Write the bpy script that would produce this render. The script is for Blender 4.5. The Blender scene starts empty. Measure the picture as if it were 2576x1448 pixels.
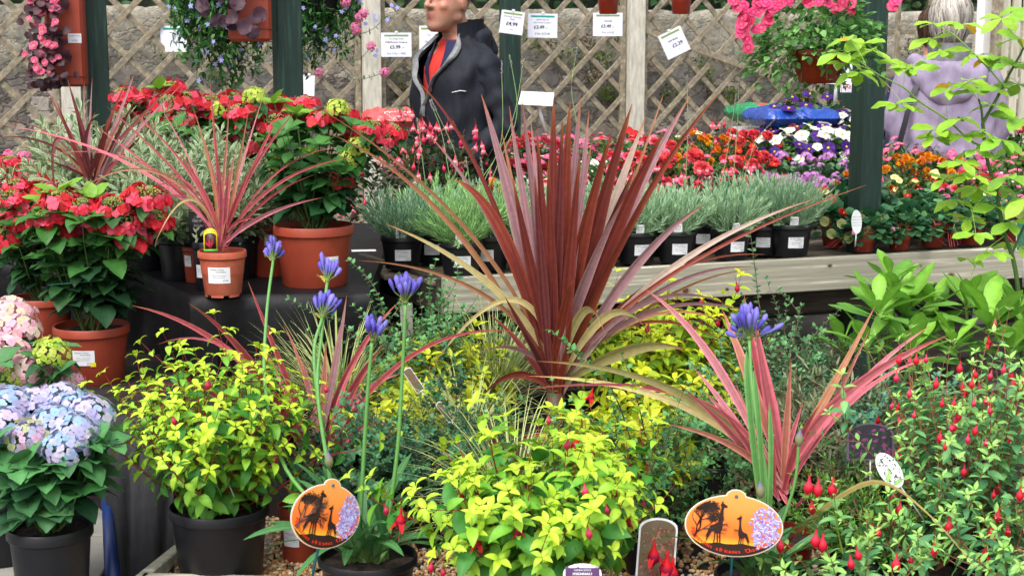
import bpy, math, random
import numpy as np
from mathutils import Vector, Matrix
R = math.radians
SC = bpy.context.scene
COL = SC.collection

# ---------------------------------------------------------------- camera, sky, sun, exposure
PITCH = R(9.2); FPX = 3800.0; CAMZ = 1.5
cam_d = bpy.data.cameras.new('camera'); cam = bpy.data.objects.new('camera', cam_d); COL.objects.link(cam)
cam_d.sensor_width = 36.0; cam_d.lens = FPX / 2576.0 * 36.0; cam_d.clip_start = 0.05; cam_d.clip_end = 500
cam_d.dof.use_dof = True; cam_d.dof.focus_distance = 4.7; cam_d.dof.aperture_fstop = 9.0
cam.location = (0, 0, CAMZ); cam.rotation_euler = (math.pi/2 - PITCH, 0, 0)
SC.camera = cam
W = bpy.data.worlds.new('World'); SC.world = W; W.use_nodes = True
wn = W.node_tree.nodes; wl = W.node_tree.links; wn.clear()
sky = wn.new('ShaderNodeTexSky'); sky.sky_type = 'NISHITA'; sky.sun_disc = False
SUN_EL, SUN_AZ = R(58), R(205)
sky.sun_elevation = SUN_EL; sky.sun_rotation = SUN_AZ
sky.air_density = 1.0; sky.dust_density = 6.0; sky.ozone_density = 1.0
hs = wn.new('ShaderNodeHueSaturation'); hs.inputs['Saturation'].default_value = 0.32
bg = wn.new('ShaderNodeBackground'); bg.inputs['Strength'].default_value = 0.15
wo = wn.new('ShaderNodeOutputWorld')
wl.new(sky.outputs[0], hs.inputs['Color']); wl.new(hs.outputs[0], bg.inputs[0]); wl.new(bg.outputs[0], wo.inputs[0])
sd = bpy.data.lights.new('sun', 'SUN'); sun = bpy.data.objects.new('sun', sd); COL.objects.link(sun)
sd.energy = 0.55; sd.angle = R(30); sd.color = (1.0, 0.97, 0.92)
# sun_rotation is measured from +Y towards +X
sdir = Vector((math.sin(SUN_AZ)*math.cos(SUN_EL), math.cos(SUN_AZ)*math.cos(SUN_EL), math.sin(SUN_EL)))
sun.rotation_euler = sdir.to_track_quat('Z', 'Y').to_euler(); sun.location = (0, 0, 6)
SC.view_settings.view_transform = 'Standard'; SC.view_settings.look = 'None'
SC.view_settings.exposure = 1.15; SC.view_settings.gamma = 1.0; SC.view_settings.use_curve_mapping = False
SC.render.engine = 'CYCLES'
SC.cycles.max_bounces = 8; SC.cycles.transparent_max_bounces = 8

# ---------------------------------------------------------------- photo pixel (2576 px wide) -> world
CP, SP = math.cos(PITCH), math.sin(PITCH)
def ray(px, py):
    u = (px - 1288.0) / FPX; v = (724.0 - py) / FPX
    return Vector((u, CP + v*SP, -SP + v*CP))
def at(px, py, D):
    r = ray(px, py); return Vector((0, 0, CAMZ)) + r * (D / r.y)
def onz(px, py, z):
    r = ray(px, py); return Vector((0, 0, CAMZ)) + r * ((z - CAMZ) / r.z)
def ppm(D): return FPX / D

def C(r, g, b, k=1.0):
    f = lambda c: ((c/255.0)/12.92 if c/255.0 <= .04045 else ((c/255.0+.055)/1.055)**2.4) * k
    return np.array((f(r), f(g), f(b)))

# ---------------------------------------------------------------- materials
MATS = {}
def nodes_mat(name):
    m = bpy.data.materials.new(name); m.use_nodes = True
    nt = m.node_tree; nt.nodes.clear()
    out = nt.nodes.new('ShaderNodeOutputMaterial'); p = nt.nodes.new('ShaderNodeBsdfPrincipled')
    nt.links.new(p.outputs[0], out.inputs[0]); MATS[name] = m
    return m, nt, p, out
def N(nt, t, **kw):
    n = nt.nodes.new(t)
    for k, v in kw.items():
        if k in n.inputs: n.inputs[k].default_value = v
        else: setattr(n, k, v)
    return n
def mix_mul(nt, a, fac_out, lo, hi):
    """colour * (lo..hi by fac)"""
    mr = N(nt, 'ShaderNodeMapRange'); mr.inputs['To Min'].default_value = lo; mr.inputs['To Max'].default_value = hi
    nt.links.new(fac_out, mr.inputs[0])
    mx = nt.nodes.new('ShaderNodeMix'); mx.data_type = 'RGBA'; mx.blend_type = 'MULTIPLY'; mx.inputs[0].default_value = 1
    nt.links.new(a, mx.inputs[6]); nt.links.new(mr.outputs[0], mx.inputs[7])
    return mx.outputs[2]
def attr_mat(name, rough, transl=0.0, spec=0.5, noise=0.0, nscale=60, bump=0.0, bscale=200):
    m, nt, p, out = nodes_mat(name)
    a = N(nt, 'ShaderNodeAttribute'); a.attribute_name = 'Col'
    tc = nt.nodes.new('ShaderNodeTexCoord')
    c = a.outputs['Color']
    if noise:
        nz = N(nt, 'ShaderNodeTexNoise', Scale=nscale, Detail=3.0); nt.links.new(tc.outputs['Object'], nz.inputs['Vector'])
        c = mix_mul(nt, c, nz.outputs[0], 1-noise, 1+noise)
    nt.links.new(c, p.inputs['Base Color']); p.inputs['Roughness'].default_value = rough
    p.inputs['Specular IOR Level'].default_value = spec
    if bump:
        nb = N(nt, 'ShaderNodeTexNoise', Scale=bscale, Detail=4.0); nt.links.new(tc.outputs['Object'], nb.inputs['Vector'])
        b = N(nt, 'ShaderNodeBump', Strength=bump, Distance=.004); nt.links.new(nb.outputs[0], b.inputs['Height']); nt.links.new(b.outputs[0], p.inputs['Normal'])
    if transl:
        t = nt.nodes.new('ShaderNodeBsdfTranslucent'); nt.links.new(c, t.inputs[0])
        ms = N(nt, 'ShaderNodeMixShader'); ms.inputs[0].default_value = transl
        nt.links.new(p.outputs[0], ms.inputs[1]); nt.links.new(t.outputs[0], ms.inputs[2]); nt.links.new(ms.outputs[0], out.inputs[0])
    return m
def noise_mat(name, c1, c2, scale=8, detail=6, rough=.7, stretch=(1, 1, 1), bump=.2, bdist=.003, spec=.4, c3=None, r0=.35, r1=.65):
    m, nt, p, out = nodes_mat(name)
    tc = nt.nodes.new('ShaderNodeTexCoord'); mp = N(nt, 'ShaderNodeMapping'); mp.inputs['Scale'].default_value = stretch
    nt.links.new(tc.outputs['Object'], mp.inputs[0])
    nz = N(nt, 'ShaderNodeTexNoise', Scale=scale, Detail=float(detail), Roughness=.62); nt.links.new(mp.outputs[0], nz.inputs['Vector'])
    cr = nt.nodes.new('ShaderNodeValToRGB'); e = cr.color_ramp.elements
    e[0].position = r0; e[0].color = (*c1, 1); e[1].position = r1; e[1].color = (*c2, 1)
    if c3 is not None:
        x = e.new((r0+r1)/2+.09); x.color = (*c3, 1)
    nt.links.new(nz.outputs[0], cr.inputs[0]); nt.links.new(cr.outputs[0], p.inputs['Base Color'])
    p.inputs['Roughness'].default_value = rough; p.inputs['Specular IOR Level'].default_value = spec
    if bump:
        b = N(nt, 'ShaderNodeBump', Strength=bump, Distance=bdist); nt.links.new(nz.outputs[0], b.inputs['Height']); nt.links.new(b.outputs[0], p.inputs['Normal'])
    return m
attr_mat('leaf', .5, .3, .35, .28, 55, .25, 140)
attr_mat('leaf_matt', .7, .2, .25, .15, 60)
attr_mat('petal', .6, .34, .3, .12, 70)
attr_mat('stem', .55, 0, .4, .2, 90)
attr_mat('paint', .5, 0, .4, .05, 20)
attr_mat('paper', .45, 0, .45, .02, 20)
attr_mat('stone', .85, 0, .3, .25, 90, .3, 300)
noise_mat('terracotta', C(146,58,40,.76), C(188,92,66,.84), 9, 9, .5, bump=.08, c3=C(168,70,47,.8), r0=.28, r1=.78)
noise_mat('terracotta_dusty', C(172,76,50,.8), C(198,108,84,.85), 9, 7, .6, bump=.06)
noise_mat('brown_plastic', C(120,34,20,.8), C(134,42,26,.85), 6, 4, .28, bump=.02)
noise_mat('maroon_plastic', C(96,16,24,.8), C(110,22,30,.85), 6, 4, .35, bump=.02)
noise_mat('black_plastic', C(18,19,24,.9), C(62,60,62,.8), 8, 9, .42, bump=.06, c3=C(27,28,34,.9), r0=.3, r1=.85)
noise_mat('soil', C(24,18,15), C(62,48,40), 70, 8, .95, bump=.9, bdist=.012)
noise_mat('black_cloth', C(8,8,11), C(20,19,23), 18, 8, .55, bump=.3, bdist=.006, spec=.22)
noise_mat('peaty_cloth', C(12,11,12), C(50,38,34), 14, 9, .8, bump=.4, bdist=.004, r0=.4, r1=.75)
noise_mat('green_timber', C(24,48,42,.75), C(44,76,66,.75), 5, 8, .6, (14, 14, 1.1), .35, .002, c3=C(32,60,52,.75))
noise_mat('weathered_board', C(140,140,124,.85), C(206,202,182,.88), 4, 9, .75, (.5, 9, 16), .35, .002, c3=C(172,168,150,.85))
noise_mat('deck_board', C(92,80,70,.7), C(140,128,112,.75), 5, 9, .8, (1.5, 14, 14), .4, .003)
noise_mat('dark_timber', C(38,34,30,.8), C(74,66,56,.8), 4, 8, .85, (1.5, 12, 12), .4, .003)
noise_mat('trellis_wood', C(112,105,92,.85), C(176,167,148,.87), 6, 8, .75, (5, 5, 5), .3, .002, c3=C(156,144,120,.86))
noise_mat('pale_post', C(176,172,160,.85), C(212,208,194,.9), 5, 8, .7, (10, 10, 2), .25, .002)
noise_mat('cream_slat', C(170,166,146,.85), C(200,196,176,.9), 5, 6, .6, (8, 8, 1), .15, .002)
noise_mat('concrete', C(104,102,98,.8), C(150,148,140,.8), 3, 10, .85, bump=.3, bdist=.004)
noise_mat('far_ground', C(110,106,98,.8), C(150,146,134,.8), 1.3, 9, .9, bump=.3, bdist=.01)
noise_mat('blue_plastic', C(14,36,88,.8), C(20,50,112,.8), 5, 3, .4, bump=.02)
noise_mat('jacket_navy', C(14,18,27), C(27,31,42), 9, 7, .75, (1.6, 1.6, .6), .7, .014, .3)
noise_mat('jacket_lilac', C(132,121,145,.84), C(154,142,166,.86), 8, 7, .8, (1.8, 1.8, .5), .7, .016, .25)
noise_mat('cloth_navy', C(26,32,62), C(36,42,76), 12, 5, .85, bump=.2)
noise_mat('cloth_red', C(206,52,44,.85), C(224,66,54,.85), 12, 5, .85, bump=.2)
noise_mat('lining_grey', C(84,86,90,.85), C(138,140,142,.85), 14, 5, .6, bump=.3)
noise_mat('trousers', C(40,42,52), C(56,58,70), 12, 5, .85, bump=.2)
m, nt, p, o = nodes_mat('skin')
tc = nt.nodes.new('ShaderNodeTexCoord'); nz = N(nt, 'ShaderNodeTexNoise', Scale=22.0, Detail=5.0); nt.links.new(tc.outputs['Object'], nz.inputs['Vector'])
a = N(nt, 'ShaderNodeAttribute'); a.attribute_name = 'Col'
nt.links.new(mix_mul(nt, a.outputs['Color'], nz.outputs[0], .88, 1.12), p.inputs['Base Color'])
p.inputs['Roughness'].default_value = .5; p.inputs['Subsurface Weight'].default_value = .12; p.inputs['Subsurface Radius'].default_value = (.02, .008, .004)
# rubble stone wall
m, nt, p, o = nodes_mat('rubble_wall')
tc = nt.nodes.new('ShaderNodeTexCoord'); mp = N(nt, 'ShaderNodeMapping'); mp.inputs['Scale'].default_value = (2.6, 2.6, 4.4); nt.links.new(tc.outputs['Object'], mp.inputs[0])
nd = N(nt, 'ShaderNodeTexNoise', Scale=2.2, Detail=4.0); nt.links.new(mp.outputs[0], nd.inputs['Vector'])
vm = nt.nodes.new('ShaderNodeVectorMath'); vm.operation = 'MULTIPLY_ADD'; vm.inputs[1].default_value = (1.7, 1.7, 1.7)
nt.links.new(nd.outputs[1], vm.inputs[0]); nt.links.new(mp.outputs[0], vm.inputs[2])
vo = N(nt, 'ShaderNodeTexVoronoi', Scale=1.8); vo.feature = 'F1'; nt.links.new(vm.outputs[0], vo.inputs['Vector'])
ve = N(nt, 'ShaderNodeTexVoronoi', Scale=1.8); ve.feature = 'DISTANCE_TO_EDGE'; nt.links.new(vm.outputs[0], ve.inputs['Vector'])
sx = nt.nodes.new('ShaderNodeSeparateColor'); nt.links.new(vo.outputs['Color'], sx.inputs[0])
cr = nt.nodes.new('ShaderNodeValToRGB'); e = cr.color_ramp.elements; e[0].color = (*C(104,102,100,.9), 1); e[1].color = (*C(190,182,172,1), 1)
x = e.new(.3); x.color = (*C(138,131,122,.9), 1); x = e.new(.55); x.color = (*C(120,116,113,.9), 1); x = e.new(.8); x.color = (*C(156,144,130,.9), 1)
nt.links.new(sx.outputs[0], cr.inputs[0])
nf = N(nt, 'ShaderNodeTexNoise', Scale=14.0, Detail=9.0, Roughness=.7); nt.links.new(tc.outputs['Object'], nf.inputs['Vector'])
c = mix_mul(nt, cr.outputs[0], nf.outputs[0], .15, 1.9)
er = N(nt, 'ShaderNodeMapRange'); er.inputs['From Max'].default_value = .10; nt.links.new(ve.outputs['Distance'], er.inputs[0])
mx = nt.nodes.new('ShaderNodeMix'); mx.data_type = 'RGBA'; mx.inputs[6].default_value = (*C(104,99,92,.7), 1); nt.links.new(er.outputs[0], mx.inputs[0]); nt.links.new(c, mx.inputs[7])
sp = nt.nodes.new('ShaderNodeSeparateXYZ'); nt.links.new(tc.outputs['Object'], sp.inputs[0])
# lighter lime-rendered coping band near the wall top (object z)
nn = N(nt, 'ShaderNodeTexNoise', Scale=3.0, Detail=5.0); nt.links.new(tc.outputs['Object'], nn.inputs['Vector'])
ad = nt.nodes.new('ShaderNodeMath'); ad.operation = 'MULTIPLY_ADD'; ad.inputs[1].default_value = .45; nt.links.new(nn.outputs[0], ad.inputs[0]); nt.links.new(sp.outputs[2], ad.inputs[2])
tr = N(nt, 'ShaderNodeMapRange'); tr.inputs['From Min'].default_value = 1.50; tr.inputs['From Max'].default_value = 1.68; nt.links.new(ad.outputs[0], tr.inputs[0])
m2 = nt.nodes.new('ShaderNodeMix'); m2.data_type = 'RGBA'; nt.links.new(tr.outputs[0], m2.inputs[0]); nt.links.new(mx.outputs[2], m2.inputs[6])
c2 = N(nt, 'ShaderNodeValToRGB'); e = c2.color_ramp.elements; e[0].position = .35; e[0].color = (*C(128,128,118,.8), 1); e[1].position = .62; e[1].color = (*C(186,178,160,.85), 1); nt.links.new(nf.outputs[0], c2.inputs[0])
nt.links.new(c2.outputs[0], m2.inputs[7]); nt.links.new(m2.outputs[2], p.inputs['Base Color']); p.inputs['Roughness'].default_value = .9
b1 = N(nt, 'ShaderNodeBump', Strength=.45, Distance=.02); nt.links.new(er.outputs[0], b1.inputs['Height'])
b2 = N(nt, 'ShaderNodeBump', Strength=.7, Distance=.02); nt.links.new(nf.outputs[0], b2.inputs['Height']); nt.links.new(b1.outputs[0], b2.inputs['Normal']); nt.links.new(b2.outputs[0], p.inputs['Normal'])

# ---------------------------------------------------------------- mesh accumulator
def arr(c): return np.asarray(c, dtype=float)
class G:
    def __init__(s): s.V = []; s.F = []; s.K = []; s.n = 0
    def add(s, v, faces, col=(.5, .5, .5)):
        v = np.asarray(v, dtype=float).reshape(-1, 3)
        if isinstance(faces, np.ndarray): faces = [faces]
        elif faces and not isinstance(faces[0], np.ndarray):
            by = {}
            for f in faces: by.setdefault(len(f), []).append(f)
            faces = [np.array(x) for x in by.values()]
        for f in faces: s.F.append(f + s.n)
        c = arr(col)
        if c.ndim == 1: c = np.tile(c, (len(v), 1))
        s.V.append(v); s.K.append(c); s.n += len(v)
    def merge(s, g, M=None, col=None):
        v = np.concatenate(g.V)
        if M is not None:
            A = np.array(M); v = v @ A[:3, :3].T + A[:3, 3]
        for f in g.F: s.F.append(f + s.n)
        s.V.append(v); s.K.append(np.concatenate(g.K) if col is None else np.tile(arr(col), (len(v), 1))); s.n += len(v)
    def mesh(s, name, mat, org=None, smooth=True, sharp=None):
        me = bpy.data.meshes.new(name)
        if s.n:
            v = np.concatenate(s.V)
            if org is not None: v = v - np.array(org)
            me.vertices.add(len(v)); me.vertices.foreach_set('co', v.astype(np.float32).ravel())
            nl = sum(f.size for f in s.F); npoly = sum(len(f) for f in s.F)
            me.loops.add(nl); me.polygons.add(npoly)
            me.loops.foreach_set('vertex_index', np.concatenate([f.ravel() for f in s.F]).astype(np.int32))
            tot = np.concatenate([np.full(len(f), f.shape[1]) for f in s.F]); st = np.concatenate([[0], np.cumsum(tot)[:-1]])
            me.polygons.foreach_set('loop_start', st.astype(np.int32))
            me.polygons.foreach_set('use_smooth', np.full(npoly, smooth))
            k = np.concatenate(s.K); k4 = np.ones((len(k), 4), np.float32); k4[:, :3] = np.clip(k, 0, 1)
            ca = me.color_attributes.new('Col', 'FLOAT_COLOR', 'POINT'); ca.data.foreach_set('color', k4.ravel())
            me.update(calc_edges=True); me.validate()
            if sharp and smooth: me.set_sharp_from_angle(angle=R(sharp))
        me.materials.append(MATS[mat] if isinstance(mat, str) else mat)
        return me
    def obj(s, name, mat, parent=None, org=None, smooth=True, sharp=None):
        return link(name, s.mesh(name, mat, org, smooth, sharp), parent)
def link(name, me, parent=None, loc=(0, 0, 0), rot=None, scale=None):
    o = bpy.data.objects.new(name, me); COL.objects.link(o)
    if parent is not None: o.parent = parent
    o.location = loc
    if rot is not None:
        o.rotation_mode = 'QUATERNION'; o.rotation_quaternion = rot
    if scale is not None: o.scale = (scale,)*3 if not hasattr(scale, '__len__') else scale
    return o
def tag(o, label=None, cat=None, group=None, kind=None):
    if label: o['label'] = label
    if cat: o['category'] = cat
    if group: o['group'] = group
    if kind: o['kind'] = kind
    return o
def thing(name, label, cat, loc=(0, 0, 0), rz=0, group=None):
    o = bpy.data.objects.new(name, None); COL.objects.link(o); o.empty_display_size = .1
    o.location = loc; o.rotation_euler = (0, 0, rz)
    return tag(o, label, cat, group)
def copy_tree(o, parent=None):
    c = o.copy(); COL.objects.link(c); c.parent = parent
    for ch in CH.get(o.name, []) or [x for x in o.children]: copy_tree(ch, c)
    return c
CH = {}
def dup(root, loc, rz=0, sc=1, label=None, group=None):
    c = copy_tree(root); c.location = loc; c.rotation_euler = (0, 0, rz); c.scale = (sc,)*3
    if label: c['label'] = label
    if group: c['group'] = group
    return c

def nz(v): return v / (np.linalg.norm(v, axis=-1, keepdims=True) + 1e-9)
PROF = {
    'ovate': lambda t: np.sin(np.pi*np.clip(t, 0, 1)**.72)**.85,
    'lance': lambda t: np.sin(np.pi*t**.85)**1.0,
    'round': lambda t: np.sqrt(np.clip(1-(2*t-1)**2, 0, 1)),
    'obov': lambda t: np.sin(np.pi*t**1.35)**.8,
    'petal': lambda t: np.where(t < .99, np.sin(np.pi*np.clip(t, 0, 1)**1.3)**.6, 0.02),
    'linear': lambda t: np.clip(np.minimum(t*8+.3, (1-t)*3.2), 0, 1)**.7,
    'blade': lambda t: np.clip(.42+1.6*t, 0, 1)*np.clip((1-t)*1.9, 0, 1)**.75,
    'strap': lambda t: np.clip(.6+1.2*t, 0, 1)*np.clip((1-t)*4, 0, 1)**.6,
}
def leafset(g, B, D, Nn, L, Wd, prof, bend, fold, cm, ce, nseg=4, ncol=3, wave=0.0, tip=None):
    B = arr(B); n = len(B)
    if n == 0: return
    D = nz(arr(D)); Nn = arr(Nn); S = nz(np.cross(D, Nn)); Nn = np.cross(S, D)
    t = np.linspace(0, 1, nseg+1); L = arr(L).reshape(n, 1); Wd = arr(Wd).reshape(n, 1); th = arr(bend).reshape(n, 1); th = np.where(abs(th) < 1e-3, 1e-3, th)
    a = th*t; x = L*np.sin(a)/th; y = -L*(1-np.cos(a))/th
    pth = B[:, None] + D[:, None]*x[..., None] + Nn[:, None]*y[..., None]
    nl = Nn[:, None]*np.cos(a)[..., None] + D[:, None]*np.sin(a)[..., None]
    w = Wd*np.maximum(PROF[prof](t), .04)[None]*.5
    c = np.linspace(-1, 1, ncol); ac = np.abs(c)
    off = S[:, None, None]*(c[None, None]*w[..., None])[..., None] + nl[:, :, None]*((ac[None, None]*w[..., None])*arr(fold).reshape(-1, 1, 1))[..., None]
    if wave:
        ph = np.random.RandomState(n).rand(n, 1, 1)*6.28
        off = off + nl[:, :, None]*(np.sin(ph+t[None, :, None]*14+c[None, None]*2)*wave*w[..., None]*ac)[..., None]
    V = pth[:, :, None] + off
    cm = arr(cm); ce = arr(ce)
    if cm.ndim == 1: cm = np.tile(cm, (n, 1))
    if ce.ndim == 1: ce = np.tile(ce, (n, 1))
    k = (ac**2)[None, None, :, None]
    K = cm[:, None, None]*(1-k) + ce[:, None, None]*k
    K = np.broadcast_to(K, V.shape).copy()
    if tip is not None:
        q = (t**4)[None, :, None, None]; K = K*(1-q)+arr(tip)*q
    i, j = np.meshgrid(np.arange(nseg), np.arange(ncol-1), indexing='ij')
    q = np.stack([i*ncol+j, i*ncol+j+1, (i+1)*ncol+j+1, (i+1)*ncol+j], -1).reshape(-1, 4)
    F = (q[None] + (np.arange(n)*(nseg+1)*ncol)[:, None, None]).reshape(-1, 4)
    g.add(V.reshape(-1, 3), F, K.reshape(-1, 3))
class LV:
    """a pile of leaves, flushed in one go"""
    def __init__(s): s.r = []
    def add(s, p, d, n, L, Wd, cm, ce, bend=.6, fold=.3): s.r.append((p[0], p[1], p[2], d[0], d[1], d[2], n[0], n[1], n[2], L, Wd, *cm, *ce, bend, fold))
    def flush(s, g, prof='ovate', nseg=4, ncol=3, wave=0, tip=None):
        if not s.r: return
        a = np.array(s.r, dtype=float)
        leafset(g, a[:, 0:3], a[:, 3:6], a[:, 6:9], a[:, 9], a[:, 10], prof, a[:, 17], a[:, 18], a[:, 11:14], a[:, 14:17], nseg, ncol, wave, tip)
def tube(g, pts, rad, sides=6, col=(.3, .3, .3), cap=True):
    P = arr(pts); n = len(P)
    rad = np.broadcast_to(arr(rad), (n,)) if np.ndim(rad) == 0 else arr(rad)
    T = nz(np.gradient(P, axis=0)); ref = np.array((0, 0, 1.)) if abs(T[0][2]) < .9 else np.array((1., 0, 0))
    U = nz(np.cross(T, ref)); Vv = np.cross(T, U); a = np.linspace(0, 2*np.pi, sides, endpoint=False)
    ring = P[:, None] + rad[:, None, None]*(U[:, None]*np.cos(a)[None, :, None] + Vv[:, None]*np.sin(a)[None, :, None])
    i, j = np.meshgrid(np.arange(n-1), np.arange(sides), indexing='ij'); j2 = (j+1) % sides
    F = [np.stack([i*sides+j, i*sides+j2, (i+1)*sides+j2, (i+1)*sides+j], -1).reshape(-1, 4)]
    if cap: F += [np.array([list(range(sides))[::-1]]), np.array([[(n-1)*sides+k for k in range(sides)]])]
    c = arr(col)
    if c.ndim == 2: c = np.repeat(c, sides, axis=0)
    g.add(ring.reshape(-1, 3), F, c)
def lathe(g, prof, segs=32, c=(0, 0, 0), col=(.5, .5, .5), a0=0, a1=2*math.pi):
    prof = arr(prof); n = len(prof); full = abs(a1-a0-2*math.pi) < 1e-6
    a = np.linspace(a0, a1, segs, endpoint=not full); m = len(a)
    V = np.stack([prof[:, 0, None]*np.cos(a), prof[:, 0, None]*np.sin(a), np.repeat(prof[:, 1, None], m, 1)], -1) + arr(c)
    i, j = np.meshgrid(np.arange(n-1), np.arange(m if full else m-1), indexing='ij'); j2 = (j+1) % m
    F = np.stack([i*m+j, i*m+j2, (i+1)*m+j2, (i+1)*m+j], -1).reshape(-1, 4)
    k = arr(col); k = np.repeat(k, m, axis=0) if k.ndim == 2 else k
    g.add(V.reshape(-1, 3), F, k)
BOXF = np.array([[0, 3, 2, 1], [4, 5, 6, 7], [0, 1, 5, 4], [1, 2, 6, 5], [2, 3, 7, 6], [3, 0, 4, 7]])
def hexa(g, v8, col=(.5, .5, .5)): g.add(v8, BOXF, col)
def box(g, c, s, col=(.5, .5, .5), rz=0, M=None):
    x, y, z = [k/2 for k in s]
    v = np.array([(-x, -y, -z), (x, -y, -z), (x, y, -z), (-x, y, -z), (-x, -y, z), (x, -y, z), (x, y, z), (-x, y, z)])
    if rz: ca, sa = math.cos(rz), math.sin(rz); v = v @ np.array([[ca, sa, 0], [-sa, ca, 0], [0, 0, 1]])
    if M is not None: v = v @ np.array(M.to_3x3()).T
    g.add(v + arr(c), BOXF, col)
def bevbox(g, c, s, b=.003, rz=0, col=(.5, .5, .5), M=None):
    """box with chamfered long edges (in all directions)"""
    x, y, z = [k/2 for k in s]; V = []; 
    for sx_ in (-1, 1):
        for sy in (-1, 1):
            for sz in (-1, 1):
                V += [(sx_*(x-b), sy*(y-b), sz*z), (sx_*(x-b), sy*y, sz*(z-b)), (sx_*x, sy*(y-b), sz*(z-b))]
    V = np.array(V); idx = lambda a, bb, cc, k: ((a*2+bb)*2+cc)*3+k
    F = []
    for cc in (0, 1): F.append([idx(0, 0, cc, 0), idx(1, 0, cc, 0), idx(1, 1, cc, 0), idx(0, 1, cc, 0)][::(1 if cc else -1)])
    for bb in (0, 1): F.append([idx(0, bb, 0, 1), idx(1, bb, 0, 1), idx(1, bb, 1, 1), idx(0, bb, 1, 1)][::(-1 if bb else 1)])
    for a in (0, 1): F.append([idx(a, 0, 0, 2), idx(a, 1, 0, 2), idx(a, 1, 1, 2), idx(a, 0, 1, 2)][::(1 if a else -1)])
    for cc in (0, 1):
        for bb in (0, 1): F.append([idx(0, bb, cc, 0), idx(1, bb, cc, 0), idx(1, bb, cc, 1), idx(0, bb, cc, 1)])
        for a in (0, 1): F.append([idx(a, 0, cc, 0), idx(a, 1, cc, 0), idx(a, 1, cc, 2), idx(a, 0, cc, 2)])
    for bb in (0, 1):
        for a in (0, 1): F.append([idx(a, bb, 0, 1), idx(a, bb, 1, 1), idx(a, bb, 1, 2), idx(a, bb, 0, 2)])
    F += [[idx(a, bb, cc, k) for k in range(3)] for a in (0, 1) for bb in (0, 1) for cc in (0, 1)]
    if rz: ca, sa = math.cos(rz), math.sin(rz); V = V @ np.array([[ca, sa, 0], [-sa, ca, 0], [0, 0, 1]])
    if M is not None: V = V @ np.array(M.to_3x3()).T
    g.add(V + arr(c), F, col)
def ball(g, c, r, col=(.5, .5, .5), n=8, m=6, M=None, jit=0, seed=0):
    a = np.linspace(0, 2*np.pi, n, endpoint=False); b = np.linspace(0, np.pi, m+1)
    V = np.stack([np.sin(b)[:, None]*np.cos(a), np.sin(b)[:, None]*np.sin(a), np.repeat(np.cos(b)[:, None], n, 1)], -1).reshape(-1, 3)
    V = V*arr(r)
    if M is not None: V = V @ np.array(M.to_3x3()).T
    i, j = np.meshgrid(np.arange(m), np.arange(n), indexing='ij'); j2 = (j+1) % n
    g.add(V+arr(c), np.stack([i*n+j, (i+1)*n+j, (i+1)*n+j2, i*n+j2], -1).reshape(-1, 4), col)
def bez(p0, p1, p2, n=12):
    t = np.linspace(0, 1, n)[:, None]; return (1-t)**2*arr(p0)+2*t*(1-t)*arr(p1)+t*t*arr(p2)
def catmull(P, n=5):
    P = arr(P); Q = np.vstack([2*P[0]-P[1], P, 2*P[-1]-P[-2]]); out = []
    for i in range(1, len(Q)-2):
        t = np.linspace(0, 1, n, endpoint=False)[:, None]; a, b, c, d = Q[i-1:i+3]
        out.append(.5*((2*b)+(c-a)*t+(2*a-5*b+4*c-d)*t*t+(-a+3*b-3*c+d)*t**3))
    return np.vstack(out+[P[-1:]])
def blade(g, pts, Wd, side, prof='blade', cm=(.3, .1, .1), ce=(.5, .2, .2), fold=.35, stripe=None, tipc=None, basec=None, tw=0.0):
    """one long strap leaf along pts, width vector near 'side', cm middle / ce edge colour"""
    P = arr(pts); n = len(P); T = nz(np.gradient(P, axis=0)); S = arr(side); S = nz(S-T*np.sum(S*T, -1, keepdims=True))
    Nn = np.cross(T, S); t = np.linspace(0, 1, n); ang = tw*t
    S = S*np.cos(ang)[:, None]+Nn*np.sin(ang)[:, None]; Nn = np.cross(T, S)
    w = Wd*np.maximum(PROF[prof](t), .03)*.5
    c = np.array((-1, -.72, -.4, 0, .4, .72, 1.)); nc = 7; ac = abs(c)
    V = P[:, None]+S[:, None]*(c[None]*w[:, None])[..., None]+Nn[:, None]*((ac[None]*w[:, None])*fold)[..., None]
    cm = arr(cm); ce = arr(ce); wt = np.array((1, .75, 0, .25, 0, .75, 1.)) if stripe is None else arr(stripe)
    K = cm*(1-wt[None, :, None])+ce*wt[None, :, None]; K = np.broadcast_to(K, V.shape).copy()
    if tipc is not None: q = np.clip((t-.86)/.14, 0, 1)[:, None, None]; K = K*(1-q)+arr(tipc)*q
    if basec is not None: q = np.clip(1-t/.3, 0, 1)[:, None, None]; K = K*(1-q)+arr(basec)*q
    i, j = np.meshgrid(np.arange(n-1), np.arange(nc-1), indexing='ij')
    g.add(V.reshape(-1, 3), np.stack([i*nc+j, i*nc+j+1, (i+1)*nc+j+1, (i+1)*nc+j], -1).reshape(-1, 4), K.reshape(-1, 3))
_TX = {}
def textgeo(s, size):
    k = (s, size)
    if k not in _TX:
        cu = bpy.data.curves.new('t', 'FONT'); cu.body = s; cu.size = size; cu.resolution_u = 2; cu.align_x = 'CENTER'
        ob = bpy.data.objects.new('t', cu); COL.objects.link(ob); bpy.context.view_layer.update()
        me = bpy.data.meshes.new_from_object(ob.evaluated_get(bpy.context.evaluated_depsgraph_get()))
        v = np.array([x.co[:] for x in me.vertices]).reshape(-1, 3); f = [list(x.vertices) for x in me.polygons]
        bpy.data.objects.remove(ob); bpy.data.curves.remove(cu); bpy.data.meshes.remove(me); _TX[k] = (v, f)
    return _TX[k]
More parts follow.
